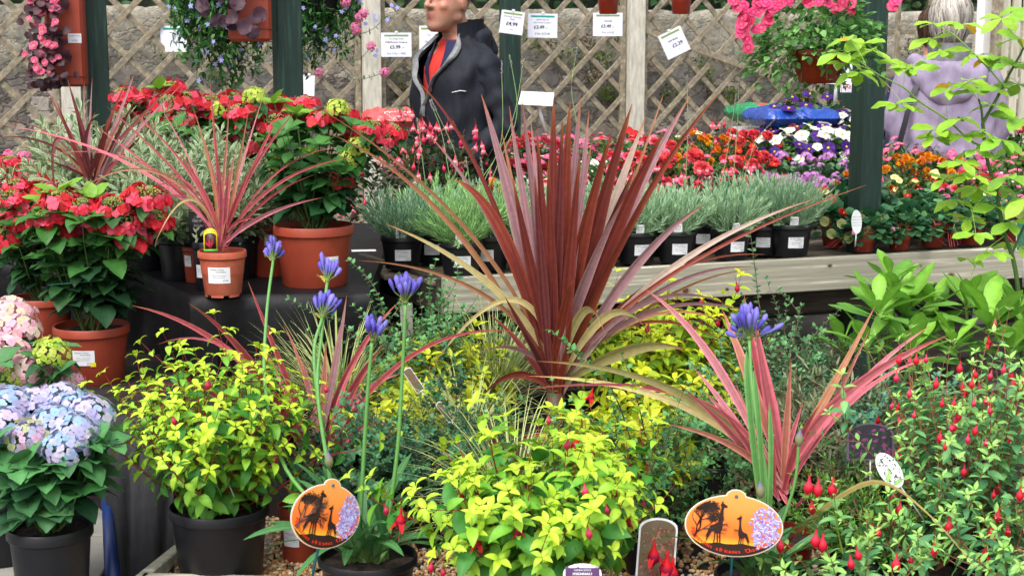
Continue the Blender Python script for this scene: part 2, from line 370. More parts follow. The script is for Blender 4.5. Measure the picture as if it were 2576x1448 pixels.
def text(g, s, size, M, col=(.02, .02, .02), bend=None, bold=0):
    """flat text in the XZ plane of M (x right, z up, -y towards the viewer)"""
    v, f = textgeo(s, size)
    if not f: return
    w = np.stack([v[:, 0], np.zeros(len(v)), v[:, 1]], -1)
    if bend: w = bend(w)
    A = np.array(M)
    for dx in ([0] if not bold else [-bold, 0, bold]):
        q = w+np.array((dx, -abs(dx)*.3, 0)); g.add(q @ A[:3, :3].T + A[:3, 3], f, col)
def frame(loc, rz=0, rx=0, ry=0): return Matrix.Translation(loc) @ Matrix.Rotation(rz, 4, 'Z') @ Matrix.Rotation(ry, 4, 'Y') @ Matrix.Rotation(rx, 4, 'X')
# ================================================================= THE SETTING
TH = R(20.6); A2 = Vector((math.cos(TH), math.sin(TH), 0)); B2 = Vector((-math.sin(TH), math.cos(TH), 0)); Z3 = Vector((0, 0, 1))
F0 = Vector((-2.607, 8.99, 0))                       # first white fence post
def fp(t, s=0, z=0): return F0 + A2*t + B2*s + Z3*z
def sheet(name, pts, mat, z):
    g = G(); g.add([(x, y, z) for x, y in pts], [list(range(len(pts)))]); o = g.obj(name, mat); tag(o, kind='structure'); return o
sheet('ground', [(-150, -20), (150, -20), (150, 300), (-150, 300)], 'far_ground', -.004)
# paving slabs at the left front
g = G(); rnd = random.Random(3)
for i in range(7):
    for j in range(7):
        x0, y0 = -3.4+i*.45, 2.6+j*.6
        if x0 > -.72: continue
        bevbox(g, (x0+.225, y0+.3, .012+rnd.uniform(-.002, .002)), (.44, .59, .03), .004)
o = g.obj('paving', 'concrete', smooth=False); tag(o, kind='structure')
# gravel bed: pebbles
def pebbles(n, x0, x1, y0, y1, seed, smin=.0045, smax=.0095):
    rs = np.random.RandomState(seed); g = G()
    ico = np.array([(0, 0, 1), (.89, 0, .45), (.28, .85, .45), (-.72, .53, .45), (-.72, -.53, .45), (.28, -.85, .45), (.72, .53, -.45), (-.28, .85, -.45), (-.89, 0, -.45), (-.28, -.85, -.45), (.72, -.53, -.45), (0, 0, -1)])
    f = np.array([(0,1,2),(0,2,3),(0,3,4),(0,4,5),(0,5,1),(1,6,2),(2,7,3),(3,8,4),(4,9,5),(5,10,1),(6,7,2),(7,8,3),(8,9,4),(9,10,5),(10,6,1),(11,7,6),(11,8,7),(11,9,8),(11,10,9),(11,6,10)])
    s = rs.uniform(smin, smax, (n, 1, 1))*rs.uniform(.6, 1.25, (n, 1, 3))*np.array((1, 1, .75))
    a = rs.rand(n)*6.28; v = ico[None]*(1+rs.uniform(-.15, .15, (n, 12, 1)))*s
    x = v[..., 0]*np.cos(a)[:, None]-v[..., 1]*np.sin(a)[:, None]; y = v[..., 0]*np.sin(a)[:, None]+v[..., 1]*np.cos(a)[:, None]
    v = np.stack([x, y, v[..., 2]], -1)+np.stack([rs.uniform(x0, x1, n), rs.uniform(y0, y1, n), rs.uniform(.018, .03, n)], -1)[:, None]
    pal = np.array([C(206,170,120,.85), C(186,146,100,.85), C(222,196,156,.85), C(160,120,84,.85), C(196,180,156,.85), C(214,160,104,.85), C(140,112,88,.85)])
    g.add(v.reshape(-1, 3), (f[None]+np.arange(n)[:, None, None]*12).reshape(-1, 3), np.repeat(pal[rs.randint(0, 7, n)], 12, axis=0)); return g
g = pebbles(17000, -1.0, .35, 3.4, 4.75, 5); g.merge(pebbles(14000, .35, 2.6, 3.35, 5.0, 6, .006, .011)); g.merge(pebbles(6000, -.9, 3.0, 4.9, 5.5, 7, .008, .014))
tag(g.obj('gravel', 'stone', smooth=False), 'honey coloured pea gravel filling the wooden edged bed', 'gravel', kind='stuff')
g = G(); g.add([(-1.02, 3.3, .016), (3.2, 3.3, .016), (3.2, 6.4, .016), (-1.02, 6.4, .016)], [[0, 1, 2, 3]]); tag(g.obj('gravel_bed_base', 'peaty_cloth'), kind='structure')
# timber edging of the gravel bed
e0 = onz(352, 1448, .07); e1 = onz(447, 1372, .07)
t = thing('timber_edging', 'weathered timber edging board around the gravel bed beside the large black pot', 'edging')
d = (e1-e0).normalized(); g = G(); bevbox(g, (e0+e1)/2+d*.0-Z3*.035, ((e1-e0).length+.02, .035, .07), .004, math.atan2(d.y, d.x)); g.obj('side_board', 'weathered_board', t, smooth=False)
g = G(); bevbox(g, e0+Vector((.5, -.02, -.035)), (1.0, .035, .07), .004, R(-4)); g.obj('front_board', 'weathered_board', t, smooth=False)

# stone wall behind the trellis
g = G(); nx, nz_ = 150, 26; rs = np.random.RandomState(2)
X = np.linspace(-4, 12, nx); Zz = np.linspace(0, 1.73, nz_)
gr = np.array([[list(fp(x, .42, z)) for z in Zz] for x in X]); dsp = rs.rand(nx, nz_)*.03; gr[..., 0] += -B2.x*dsp; gr[..., 1] += -B2.y*dsp
gr[:, -1, 2] += rs.uniform(-.02, .015, nx)
back = gr[:, -1]+np.array(B2*.35); V = np.concatenate([gr.reshape(-1, 3), back]); nb = nx*nz_
i, j = np.meshgrid(np.arange(nx-1), np.arange(nz_-1), indexing='ij')
Fq = np.stack([i*nz_+j, (i+1)*nz_+j, (i+1)*nz_+j+1, i*nz_+j+1], -1).reshape(-1, 4); k = np.arange(nx-1)
Ft = np.stack([k*nz_+nz_-1, (k+1)*nz_+nz_-1, nb+k+1, nb+k], -1)
bk = back.copy(); bk[:, 2] = 0; V = np.concatenate([V, bk]); Fb = np.stack([nb+k, nb+k+1, nb+nx+k+1, nb+nx+k], -1)
g.add(V, [Fq, Ft, Fb])
tag(g.obj('stone_wall', 'rubble_wall'), 'old rubble stone wall with pale mortared coping behind the trellis', 'wall')

def tuft(g, c, n, rad, L, pal, rng, flat=.35, prof='round', wr=.8, up=.3):
    lv = LV()
    for _ in range(n):
        a = rng.uniform(0, 6.28); rr = rad*math.sqrt(rng.random()); p = Vector(c)+A2*(math.cos(a)*rr)+Z3*(math.sin(a)*rr*.8)-B2*(rng.random()*.05)
        d = (A2*rng.uniform(-1, 1)+Z3*rng.uniform(-.8, 1)-B2*rng.uniform(.1, 1)).normalized(); nn = (-B2+Z3*.6+A2*rng.uniform(-.6, .6)).normalized()
        l = L*rng.uniform(.6, 1.3); cc = pal[rng.randrange(len(pal))]*rng.uniform(.7, 1.25); lv.add(p, d, nn, l, l*wr, cc, cc, .5, .2)
    lv.flush(g, prof, 3, 3)
# wall plants growing out of the stones
rng = random.Random(11)
WALLP = [(915,115),(960,175),(430,130),(470,90),(560,190),(415,230),(1005,230),(1020,175),(1430,150),(1470,110),(1510,150),(1520,235),(1600,160),(1760,165),(1770,190),(1790,230),(1830,240),(1890,150),(1930,160),(2000,240),(2040,245),(990,340),(1340,95),(1560,235),(1380,130),(450,260),(520,270),(2290,120),(1540,100),(1150,235),(1490,190),(1690,240)]
for i, (px, py) in enumerate(WALLP):
    # intersect the wall face
    r = ray(px, py); o0 = Vector((0, 0, CAMZ)); q = fp(0, .39); s = (q-o0).dot(B2)/r.dot(B2); c = o0+r*s
    g = G(); pal = [C(96,120,40,.8), C(70,92,36,.8), C(120,134,56,.8)] if i % 3 else [C(104,60,40,.8), C(80,84,40,.8), C(112,112,60,.8)]
    tuft(g, c, rng.randint(70, 130), rng.uniform(.05, .11), .018, pal, rng)
    o = g.obj('wall_plant', 'leaf', org=c); o.location = c; tag(o, 'small creeping plant rooted in the joints of the rubble wall', 'plant', 'creeping plants rooted in the rubble wall')
# dark hedge behind the wall
g = G(); lv = LV(); rng = random.Random(5)
for _ in range(5200):
    p = fp(rng.uniform(-3, 11), rng.uniform(1.0, 1.6), rng.uniform(1.45, 2.7)); d = (A2*rng.uniform(-1, 1)+Z3*rng.uniform(-1, .5)-B2*rng.random()).normalized()
    cc = C(rng.randint(28, 62), rng.randint(56, 96), 30, .8); lv.add(p, d, (-B2+Z3).normalized(), rng.uniform(.06, .12), .06, cc, cc*.8, .6, .3)
lv.flush(g, 'ovate', 3, 3)
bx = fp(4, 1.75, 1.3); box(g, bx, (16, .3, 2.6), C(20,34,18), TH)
tag(g.obj('hedge', 'leaf'), 'dark green hedge rising behind the stone wall', 'hedge')

# trellis panels, white posts
def lattice(g, w, z0, z1, step=.258, sw=.036, ph=0.0):
    for sgn, dy in ((1, 0), (-1, .013)):
        c = -z1-2+ph
        while c < w+z1+3:
            # points with x - sgn*z = c
            pts = []
            for z in (z0, z1):
                x = c+sgn*z
                pts.append((x, z))
            (xa, za), (xb, zb) = pts
            def clip(xa, za, xb, zb):
                t0, t1 = 0.0, 1.0; dx = xb-xa
                for lim, sg in ((0, 1), (w, -1)):
                    f0 = (xa-lim)*sg; f1 = (xb-lim)*sg
                    if f0 < 0 and f1 < 0: return None
                    if f0 < 0: t0 = max(t0, f0/(f0-f1))
                    elif f1 < 0: t1 = min(t1, f0/(f0-f1))
                return (t0, t1) if t1 > t0+.01 else None
            r = clip(xa, za, xb, zb)
            if r:
                p = Vector((xa+(xb-xa)*r[0], dy, za+(zb-za)*r[0])); q = Vector((xa+(xb-xa)*r[1], dy, za+(zb-za)*r[1]))
                m = (p+q)/2; L = (q-p).length; M = Matrix.Rotation(-math.atan2(q.z-p.z, q.x-p.x), 3, 'Y')
                bevbox(g, m, (L, .011, sw), .002, M=M)
            c += step
TLAB = ['weathered diamond trellis panel at far left of the wall', 'weathered diamond trellis panel behind the hanging lobelia', 'diamond trellis panel behind the man and price cards', 'diamond trellis panel with a loose slat behind the red cordyline', 'trellis panel hidden behind the tall green post']
def trellis(i, t0, t1):
    w = t1-t0-.12; org = fp(t0+.06, 0, 0)
    t = thing('trellis_panel', TLAB[i], 'trellis', org, TH, 'trellis panels in front of the stone wall')
    g = G(); lattice(g, w, .15, 2.15, ph=[.1, .17, .05, .21, .0][i]); g.obj('lattice', 'trellis_wood', t, smooth=False)
    for x in (.02, w-.02):
        g = G(); bevbox(g, (x, .006, 1.15), (.036, .032, 2.0), .003); g.obj('frame_stile', 'trellis_wood', t, smooth=False)
    g = G(); bevbox(g, (w/2, .006, 2.17), (w, .032, .04), .003); g.obj('top_rail', 'trellis_wood', t, smooth=False)
    if i == 3:
        g = G(); a = Vector((.02, -.03, 1.58)); b = Vector((.98, -.03, 1.27)); M = Matrix.Rotation(-math.atan2(b.z-a.z, b.x-a.x), 3, 'Y')
        bevbox(g, (a+b)/2, ((b-a).length, .012, .04), .002, M=M); g.obj('loose_slat', 'trellis_wood', t, smooth=False)
for i, tt in enumerate((-1.83, 0, 1.83, 3.66, 5.49)):
    if i == 4: continue
    trellis(i, tt, tt+1.83)
PL = ['pale square fence post behind the left orange planter bag', 'pale square fence post left of the man', 'pale square fence post right of the white T shaped sign', 'pale square fence post partly behind the hanging basket']
for i, tt in enumerate((0, 1.83, 3.66, 5.49)):
    g = G(); bevbox(g, (0, 0, 1.1), (.11, .09, 2.2), .004); o = g.obj('fence_post', 'pale_post', smooth=False); o.location = fp(tt, -.02); o.rotation_euler.z = TH
    tag(o, PL[i], 'post', 'pale posts of the trellis fence')
# right: open square trellis, white upright and slatted screen
t = thing('square_trellis', 'brown square grid trellis between green post and grey haired woman', 'trellis', at(2225, 400, 9.6).xy.to_3d(), TH)
g = G()
for x in (0.0, .24, .48): bevbox(g, (x+.06, 0, 1.0), (.03, .02, 2.2), .002)
for z in (.6, .95, 1.3, 1.57, 1.84): bevbox(g, (.3, .017, z), (.7, .02, .03), .002)
g.obj('lattice', 'trellis_wood', t, smooth=False)
g = G(); bevbox(g, (.3, 0, 1.98), (.72, .05, .06), .003); g.obj('top_rail', 'trellis_wood', t, smooth=False)
c = at(2468, 300, 8.9)
g = G(); bevbox(g, (0, 0, 1.25), (.085, .07, 2.5), .004); o = g.obj('door_post', 'paint', smooth=False, ); o.data.color_attributes['Col'].data.foreach_set('color', np.tile((.78,.78,.76,1), len(o.data.vertices)).astype(np.float32)); o.location = (c.x, c.y, 0); o.rotation_euler.z = TH
tag(o, 'white painted upright post behind the grey haired woman', 'post')
c = at(2498, 300, 8.7); t = thing('slatted_screen', 'cream vertical slatted timber screen at the right edge', 'screen', (c.x, c.y, 0), TH)
for i in range(16):
    g = G(); bevbox(g, (.05+i*.075, 0, 1.6), (.052, .022, 1.9), .003); g.obj('slat', 'cream_slat', t, smooth=False)
g = G(); bevbox(g, (.0, .01, 1.35), (.045, .05, 2.7), .003); g.obj('frame_stile', 'trellis_wood', t, smooth=False)
g = G(); bevbox(g, (.6, .03, .62), (1.25, .04, .09), .003); g.obj('bottom_rail', 'cream_slat', t, smooth=False)
g = G(); bevbox(g, (.6, .04, .3), (1.25, .02, .5), .003); g.obj('lower_board', 'dark_timber', t, smooth=False)

# pergola posts (green stained timber)
def gpost(px, D, w, label):
    c = at(px, 300, D); g = G(); bevbox(g, (0, 0, 1.35), (w, w, 2.7), .006)
    o = g.obj('green_post', 'green_timber', smooth=False); o.location = (c.x, c.y, 0); o.rotation_euler.z = TH; tag(o, label, 'post', 'green stained timber posts of the pergola'); return c
GP1 = gpost(250, 7.6, .105, 'dark green timber post behind the left orange planter bag')
GP2 = gpost(727, 6.3, .106, 'dark green timber post behind the red hydrangeas with the second orange planter bag')
GP3 = gpost(1283, 9.3, .105, 'dark green timber post behind the man holding a price card')
GP4 = gpost(2182, 6.25, .102, 'dark green timber post standing in the flower bench beside the hanging basket')
GP5 = gpost(2112, 8.8, .10, 'dark green timber post mostly hidden behind the hanging basket pot')

# ================================================================= display bench (right) and draped stages (left)
BZ = .65
bf0 = onz(1110, 700, BZ); bf1 = onz(2575, 620, BZ); ba = (bf1-bf0).normalized(); bb = Vector((-ba.y, ba.x, 0)); BA = math.atan2(ba.y, ba.x)
def bp(t, s=0, z=0): return bf0+ba*t+bb*s+Z3*z
t = thing('display_bench', 'long low weathered timber display bench carrying the lavender pots and bedding plants', 'bench', (bf0.x, bf0.y, 0), BA)
O = Vector((bf0.x, bf0.y, 0)); LB = 3.6; RI = Matrix.Rotation(-BA, 3, 'Z')
def bo(name, c, s, mat, rz=BA): g = G(); bevbox(g, RI @ (c-O), s, .004, rz-BA); return g.obj(name, mat, t, smooth=False)
fb = bo('front_board', bp(LB/2, -.012, -.075+.012), (LB, .032, .135), 'weathered_board')
for kx, kz, kr in ((.98, -.095, .010), (1.16, -.10, .005), (1.62, -.03, .006), (.36, -.03, .008), (2.2, -.10, .009), (2.05, -.05, .004), (2.9, -.06, .008)):
    g = G(); q = RI @ (bp(kx, -.0285, kz)-O)
    for rr_, cc, oo in ((kr*1.7, C(150,140,112,.8), 0), (kr, C(84,70,56,.75), .0006)): g.add([(q.x+rr_*1.3*math.cos(a), q.y-oo, q.z+rr_*math.sin(a)) for a in np.linspace(0, 2*math.pi, 18, endpoint=False)], [list(range(18))], cc)
    g.obj('knot', 'paint', fb)
sb0, sb1 = bf0, onz(907, 638, BZ); dd = (sb1-sb0).normalized(); c = (sb0+sb1)/2
bo('side_board', c+Z3*-.062, ((sb1-sb0).length, .03, .13), 'dark_timber', math.atan2(dd.y, dd.x))
for k in range(22):
    s = .06+k*.105; x0 = .0-s*.58 if s < .75 else (-1.15 if s < 1.3 else .85); x1 = LB if s < 1.3 else 2.15
    bo('deck_board', bp((x0+x1)/2, s, -.022-(k % 2)*.001), (x1-x0, .095, .02), 'deck_board')
for s in (.2, 1.1, 2.0):
    for x in (.25, 1.3, 2.4, 3.4): bo('leg', bp(x, s, -.335), (.07, .07, .6), 'dark_timber')
bo('cross_beam', bp(1.8, .1, -.19), (3.4, .04, .09), 'dark_timber'); bo('lower_board', bp(1.9, .16, -.43), (3.3, .03, .14), 'dark_timber')
# raised rear tier of the bench
t = thing('rear_shelf', 'raised timber shelf along the back of the display bench', 'shelf', (bf0.x, bf0.y, 0), BA)
for k in range(8): bo('shelf_board', bp(1.5, 1.32+k*.115, .115), (1.35, .105, .02), 'deck_board')
for x in (.9, 1.5, 2.1):
    bo('riser', bp(x, 1.7, .05), (.05, .8, .1), 'dark_timber')

def prism(g, pts, z0, z1, seg=14, wr=.008, seed=0, hang=None):
    """draped block: top face + hanging sides with soft folds"""
    rs = np.random.RandomState(seed); n = len(pts); P = [Vector(p) for p in pts]; ring = []
    for i in range(n):
        a, b = P[i], P[(i+1) % n]
        for k in range(seg): ring.append(a.lerp(b, k/seg))
    m = len(ring); cen = sum(P, Vector((0, 0)))/n; zs = [z1, z1-.012, z1-.05]+list(np.linspace(z1-.12, z0, 7)); V = []; ph = rs.rand(6)*6
    for li, z in enumerate(zs):
        for k, q in enumerate(ring):
            dn = (q-cen).normalized(); dep = (z1-z)
            o = 0 if li == 0 else (.006 if li == 1 else .012+dep*(.10*math.sin(k*.7+ph[0])+.07*math.sin(k*1.7+ph[1])+.04*math.sin(k*3.1+dep*9+ph[2])))
            if li == 0: o = -.012
            V.append((q.x+dn.x*o, q.y+dn.y*o, z))
    F = []
    for li in range(len(zs)-1):
        for k in range(m): F.append([li*m+k, (li+1)*m+k, (li+1)*m+(k+1) % m, li*m+(k+1) % m])
    F = [f[::-1] for f in F]; g.add(V, F); g.add([V[k] for k in range(m)], [list(range(m))])
def xy(v): return (v.x, v.y)
UZ, LZ = .65, .36
up = [xy(onz(480, 745, UZ)), xy(onz(930, 737, UZ)), xy(onz(985, 600, UZ)), xy(onz(960, 560, UZ)), xy(onz(250, 560, UZ)), xy(onz(345, 683, UZ))]
g = G(); prism(g, up, .0, UZ, seed=1)
o = g.obj('upper_stage', 'black_cloth', sharp=50); tag(o, 'upper display stage draped in black cloth under the small pink cordyline', 'display stage')
lo = [xy(onz(258, 1042, LZ)), xy(onz(700, 1036, LZ)), xy(onz(700, 900, LZ)), xy(onz(500, 800, LZ)), (-2.6, 6.6), (-2.9, 5.9), xy(onz(60, 900, LZ))]
g = G(); prism(g, lo, .0, LZ, seed=4); o = g.obj('lower_stage', 'peaty_cloth', sharp=50); tag(o, 'lower display stage covered in soil dusted black cloth holding the terracotta hydrangea pots', 'display stage')
# loose flap of black cloth and blue leg at the stage corner
ta, tb = onz(250, 1046, LZ-.004), onz(440, 1046, LZ-.004); ga, gb = onz(296, 1465, .03), onz(440, 1440, .03); V = []; g = G()
for i in range(19):
    q = i/18
    for j in range(15):
        s = j/14; a = ta.lerp(tb, s); b = ga.lerp(gb, s); p = a.lerp(b, q); zz = .36+(-.33)*(1-(1-q)**1.7); f = .03*math.sin(s*11+q*1.5)*q*(1-q*.3)+.012*math.sin(s*23+q*5)*q; V.append((p.x+f*.4, p.y-.02-f, max(.028, zz+f*.2)))
g.add(V, [[i*15+j, i*15+j+1, (i+1)*15+j+1, (i+1)*15+j] for i in range(18) for j in range(14)])
o = g.obj('cloth_flap', 'black_cloth'); tag(o, 'loose black cloth hanging from the lower stage and spreading on the paving', 'cloth')
q0 = onz(262, 1170, .22); g = G(); q1 = onz(284, 1462, .03); tube(g, [q0, q1], [.012, .022], 10); o = g.obj('blue_pole', 'blue_plastic'); tag(o, 'blue plastic pole leaning beside the black cloth flap', 'pole')
# ================================================================= PLANT AND POT BUILDERS
def sticker(parent, r0, r1, h, ang, zc, w, hh, lines, name='price_label', col=C(232,234,240,.9), yellow=False):
    """paper label wrapped on a tapering pot; radius r0 at z=0, r1 at z=h; ang = direction it faces"""
    g = G(); g2 = G(); n = 8
    def P(x, z, off):
        r = r0+(r1-r0)*z/h+off; a = ang+x/r; return (r*math.cos(a), r*math.sin(a), z)
    V = [P(w*(i/n-.5), z, .0012) for z in (zc-hh/2, zc+hh/2) for i in range(n+1)]
    g.add(V, [[i, i+1, n+2+i, n+1+i] for i in range(n)], col)
    for (s, size, dx, dz, b) in lines:
        v, f = textgeo(s, size)
        if f: g2.add([P(q[0]+dx, zc+dz+q[1], .0020) for q in v], f, (.05, .05, .06))
    if yellow:
        V = [P(w*(.3+i*.06), z, .0024) for z in (zc-hh/2-.004, zc-hh/2+.011) for i in range(5)]
        g.add(V, [[i, i+1, 6+i, 5+i] for i in range(4)], C(240,220,40,.9))
    o = g.obj(name, 'paper', parent); g2.obj('lettering', 'paper', o); return o
def stdlines(w, price='£1.99'):
    k = w/.055
    return [('Garden Centre', .0058*k, -.004*k, .0125*k, 1), ('Hardy Plants', .0050*k, .006*k, .007*k, 0), ('grown on the nursery', .0038*k, 0, -.001*k, 0), ('full sun, free draining', .0034*k, 0, -.006*k, 0), (price, .0056*k, .016*k, -.0145*k, 1)]
def pot(parent, r, h, mat, rim=.16, taper=.76, feet=False, soil=True, lab=None, labcol=None, segs=40):
    g = G(); zr = h*(1-rim); rb = r*taper; rr = rb+(r*.95-rb)*(zr/h)
    zf = h*.04 if feet else 0
    prof = [(rb*.6, zf), (rb-.003, zf), (rb, zf+.004), (rr, zr), (r-.003, zr+.002), (r, zr+.006), (r, h-.004), (r-.0025, h), (r-.006, h-.001), (r*.93, zr), (r*.86, h*.5)]
    lathe(g, prof, segs)
    if feet:
        for k in range(6): lathe(g, [(rb*.99, zf+.002), (rb*.98, 0), (rb*.82, 0), (rb*.82, zf+.002)], 6, a0=k*1.047, a1=k*1.047+.72)
    po = g.obj('pot', mat, parent, sharp=35)
    if soil:
        g = G(); rs = np.random.RandomState(int(r*9999)); n = 24
        pr = [(r*.94*k/6, h-.02-.004*(k/6)**2) for k in range(7)]; V = []; F = []
        for i, (a, z) in enumerate(pr):
            for j in range(n): V.append((a*math.cos(j*2*math.pi/n), a*math.sin(j*2*math.pi/n), z+rs.uniform(-.004, .004)))
        for i in range(6):
            for j in range(n): F.append([i*n+j, i*n+(j+1) % n, (i+1)*n+(j+1) % n, (i+1)*n+j])
        g.add(V, F); g.obj('soil', 'soil', po)
    if lab:
        ang, zc, w, hh, price, yel = lab
        sticker(parent, rb, rr*h/zr if False else rb+(r*.95-rb), h, ang, zc, w, hh, stdlines(w, price), yellow=yel)
FRONT = -math.pi/2
def rv(rng, s=1): return Vector((rng.uniform(-s, s), rng.uniform(-s, s), rng.uniform(-s, s)))
def shoot(sg, lv, rng, p, d, length, nn, leaf, r0=.002, up=.25, wig=.12, k=2, scol=(.2, .25, .08), start=1, sides=5, taper=.35):
    """grow a stem, k leaves at each node; leaf(t, rng)->(L,W,cm,ce,bend,fold,ang)"""
    p = Vector(p); d = Vector(d).normalized(); pts = [p.copy()]; st = length/nn; ph = rng.uniform(0, 3.14); nodes = []
    for i in range(nn):
        d = (d+Z3*up/nn+rv(rng, wig)).normalized(); p = p+d*st; pts.append(p.copy()); nodes.append((p.copy(), d.copy()))
    if sg is not None: tube(sg, pts, np.linspace(r0, r0*taper, len(pts)), sides, scol, cap=False)
    for i, (q, dd) in enumerate(nodes):
        if i < start: continue
        t = i/max(1, nn-1); ref = dd.orthogonal().normalized(); b2 = dd.cross(ref)
        kk = k if i < nn-1 else max(k, 4 if k > 1 else 3)
        for j in range(kk):
            a = ph+i*(math.pi/2 if k == 2 else 2.4)+j*2*math.pi/kk+rng.uniform(-.3, .3)
            L_, W_, cm, ce, bend, fold, ang = leaf(t, rng)
            if i == nn-1: ang *= .75
            out = ref*math.cos(a)+b2*math.sin(a); ld = (out*math.sin(ang)+dd*math.cos(ang)).normalized()
            nn_ = (dd*math.sin(ang)-out*math.cos(ang)+Z3*.5).normalized()
            lv.add(q+out*r0, ld, nn_, L_, W_, cm, ce, bend, fold)
    return nodes
def lerp(a, b, t): return arr(a)*(1-t)+arr(b)*t
def hangrot(d): return Vector(d).to_track_quat('Z', 'Y')

# ---- flower prototypes (meshes shared by every flower of a kind)
def petals(g, n, L, Wd, cm, ce, cup=.35, bend=.5, prof='petal', z=0, fold=.1, off=0, jit=.15, rng=None, c=(0, 0, 0), axis=None, nseg=3, ncol=3):
    rng = rng or random.Random(1); lv = LV(); ax = Vector(axis).normalized() if axis is not None else Z3; u = ax.orthogonal().normalized(); v = ax.cross(u)
    for i in range(n):
        a = off+i*2*math.pi/n+rng.uniform(-jit, jit); o = u*math.cos(a)+v*math.sin(a); d = (o*math.cos(cup)+ax*math.sin(cup)).normalized(); nn = (ax*math.cos(cup)-o*math.sin(cup))
        f = rng.uniform(.88, 1.1); lv.add(Vector(c)+ax*z, d, nn, L*f, Wd*f, cm, ce, bend, fold)
    lv.flush(g, prof, nseg, ncol)
def hydrangea_head(seed, cols, rad=.062, n=44, fl=.017, lace=False, green=.0):
    """dome of four-petalled florets; lace = ring of florets round a bead-like centre"""
    rng = random.Random(seed); g = G()
    for i in range(n):
        if lace:
            if i < n*.7: el = rng.uniform(.0, .45)
            else: el = rng.uniform(.3, 1.0)
        else: el = math.asin(1-(1.15*(i+.5)/n))
        az = i*2.39996+rng.uniform(-.2, .2); dz = .5 if lace else .8
        ax = Vector((math.cos(az)*math.cos(el), math.sin(az)*math.cos(el), math.sin(el)*dz+.12)).normalized()
        rr = rad*rng.uniform(.88, 1.08); p = Vector((math.cos(az)*math.cos(el)*rr, math.sin(az)*math.cos(el)*rr, math.sin(el)*rr*dz))
        base = cols[rng.randrange(len(cols))]*rng.uniform(.85, 1.1); cen = lerp(base, C(210,214,120,.8), .35+green)
        fs = fl*rng.uniform(.8, 1.2)
        petals(g, 4, fs, fs*1.05, lerp(base, cen, .2), base, .2, .45, 'petal', off=rng.uniform(0, 1.5), rng=rng, c=p, axis=ax+rv(rng, .45 if lace else .25)+Z3*(.3 if lace else 0), nseg=3)
        ball(g, p+ax*.0015, .0016, cen, 5, 3)
    if lace:
        for i in range(110):
            az = rng.uniform(0, 6.28); el = rng.uniform(.35, 1.5); rr = rad*.72*rng.uniform(.85, 1.05)
            ball(g, (math.cos(az)*math.cos(el)*rr, math.sin(az)*math.cos(el)*rr, math.sin(el)*rr*.62+.006), .0028*rng.uniform(.7, 1.2), C(rng.randint(170, 205), rng.randint(186, 206), 110, .8), 5, 3)
    for i in range(14):
        a = rng.uniform(0, 6.28); tube(g, [(0, 0, -.03), (math.cos(a)*rad*.6, math.sin(a)*rad*.6, rad*.25)], .0012, 4, C(110,140,70,.7), cap=False)
    return g.mesh('flower_head', 'petal')
REDS = [C(216,10,52,.9), C(232,26,72,.9), C(196,6,40,.9), C(242,86,122,.9)]
HRED = [hydrangea_head(s, REDS, .066, 32, .0205, True) for s in (1, 2, 3)]
HGRN = [hydrangea_head(9, [C(176,206,70,.9), C(200,214,96,.9)], .045, 60, .009)]
HPNK = [hydrangea_head(s, [C(244,190,206,.92), C(238,206,206,.92), C(226,214,186,.9), C(240,172,196,.92)], .085, 62, .0185) for s in (5, 6)]
HBLU = [hydrangea_head(s, [C(164,184,226,.94), C(184,180,226,.94), C(204,188,224,.94), C(156,194,218,.94), C(210,206,226,.94)], .08, 62, .0175) for s in (7, 8, 10)]
HMIX = [hydrangea_head(4, [C(206,170,200,.92), C(190,196,150,.9), C(176,176,214,.9)], .06, 56, .013)]

def round_flower(seed, n, L, Wd, cm, ce, cup=.3, eye=None, layers=1, name='flower', bend=.4, ball_c=None):
    rng = random.Random(seed); g = G()
    for k in range(layers):
        petals(g, n, L*(1-.22*k), Wd*(1-.15*k), cm, ce, cup+.4*k, bend, 'petal', off=k*.6, rng=rng, z=.001*k, nseg=3, ncol=5)
    if eye is not None: ball(g, (0, 0, L*.1), (L*.2, L*.2, L*.12), eye, 8, 4)
    tube(g, [(0, 0, 0), (0, 0, -L*.7)], [L*.1, L*.05], 5, C(90,130,60,.7))
    return g.mesh(name, 'petal')
def cluster_flower(seed, n, rad, fl, cols, eye, k=5):
    rng = random.Random(seed); g = G()
    for i in range(n):
        el = math.asin(1-1.0*(i+.5)/n); az = i*2.39996; ax = Vector((math.cos(az)*math.cos(el), math.sin(az)*math.cos(el), math.sin(el)+.15)).normalized(); p = ax*rad*rng.uniform(.85, 1.1)
        b = cols[rng.randrange(len(cols))]; petals(g, k, fl, fl*.8, lerp(b, eye, .5), b, .2, .4, 'petal', off=rng.uniform(0, 1), rng=rng, c=p, axis=ax)
        tube(g, [(0, 0, -rad*.8), p], .0008, 4, C(100,140,70,.7), cap=False)
    return g.mesh('flower_cluster', 'petal')
def ruffle(seed, rad, cols, n=60):
    rng = random.Random(seed); g = G(); lv = LV()
    for i in range(n):
        el = math.asin(1-1.05*(i+.5)/n); az = i*2.39996; ax = Vector((math.cos(az)*math.cos(el), math.sin(az)*math.cos(el), math.sin(el)*.8)).normalized(); b = cols[rng.randrange(len(cols))]*rng.uniform(.85, 1.1)
        lv.add(ax*rad*.35, ax+rv(rng, .2), Z3+rv(rng, .5), rad*.75, rad*.6, b*.85, b, .7, .3)
    lv.flush(g, 'petal', 3, 3, wave=.4); tube(g, [(0, 0, 0), (0, 0, -rad*1.2)], rad*.09, 5, C(90,130,60,.7)); return g.mesh('flower', 'petal')
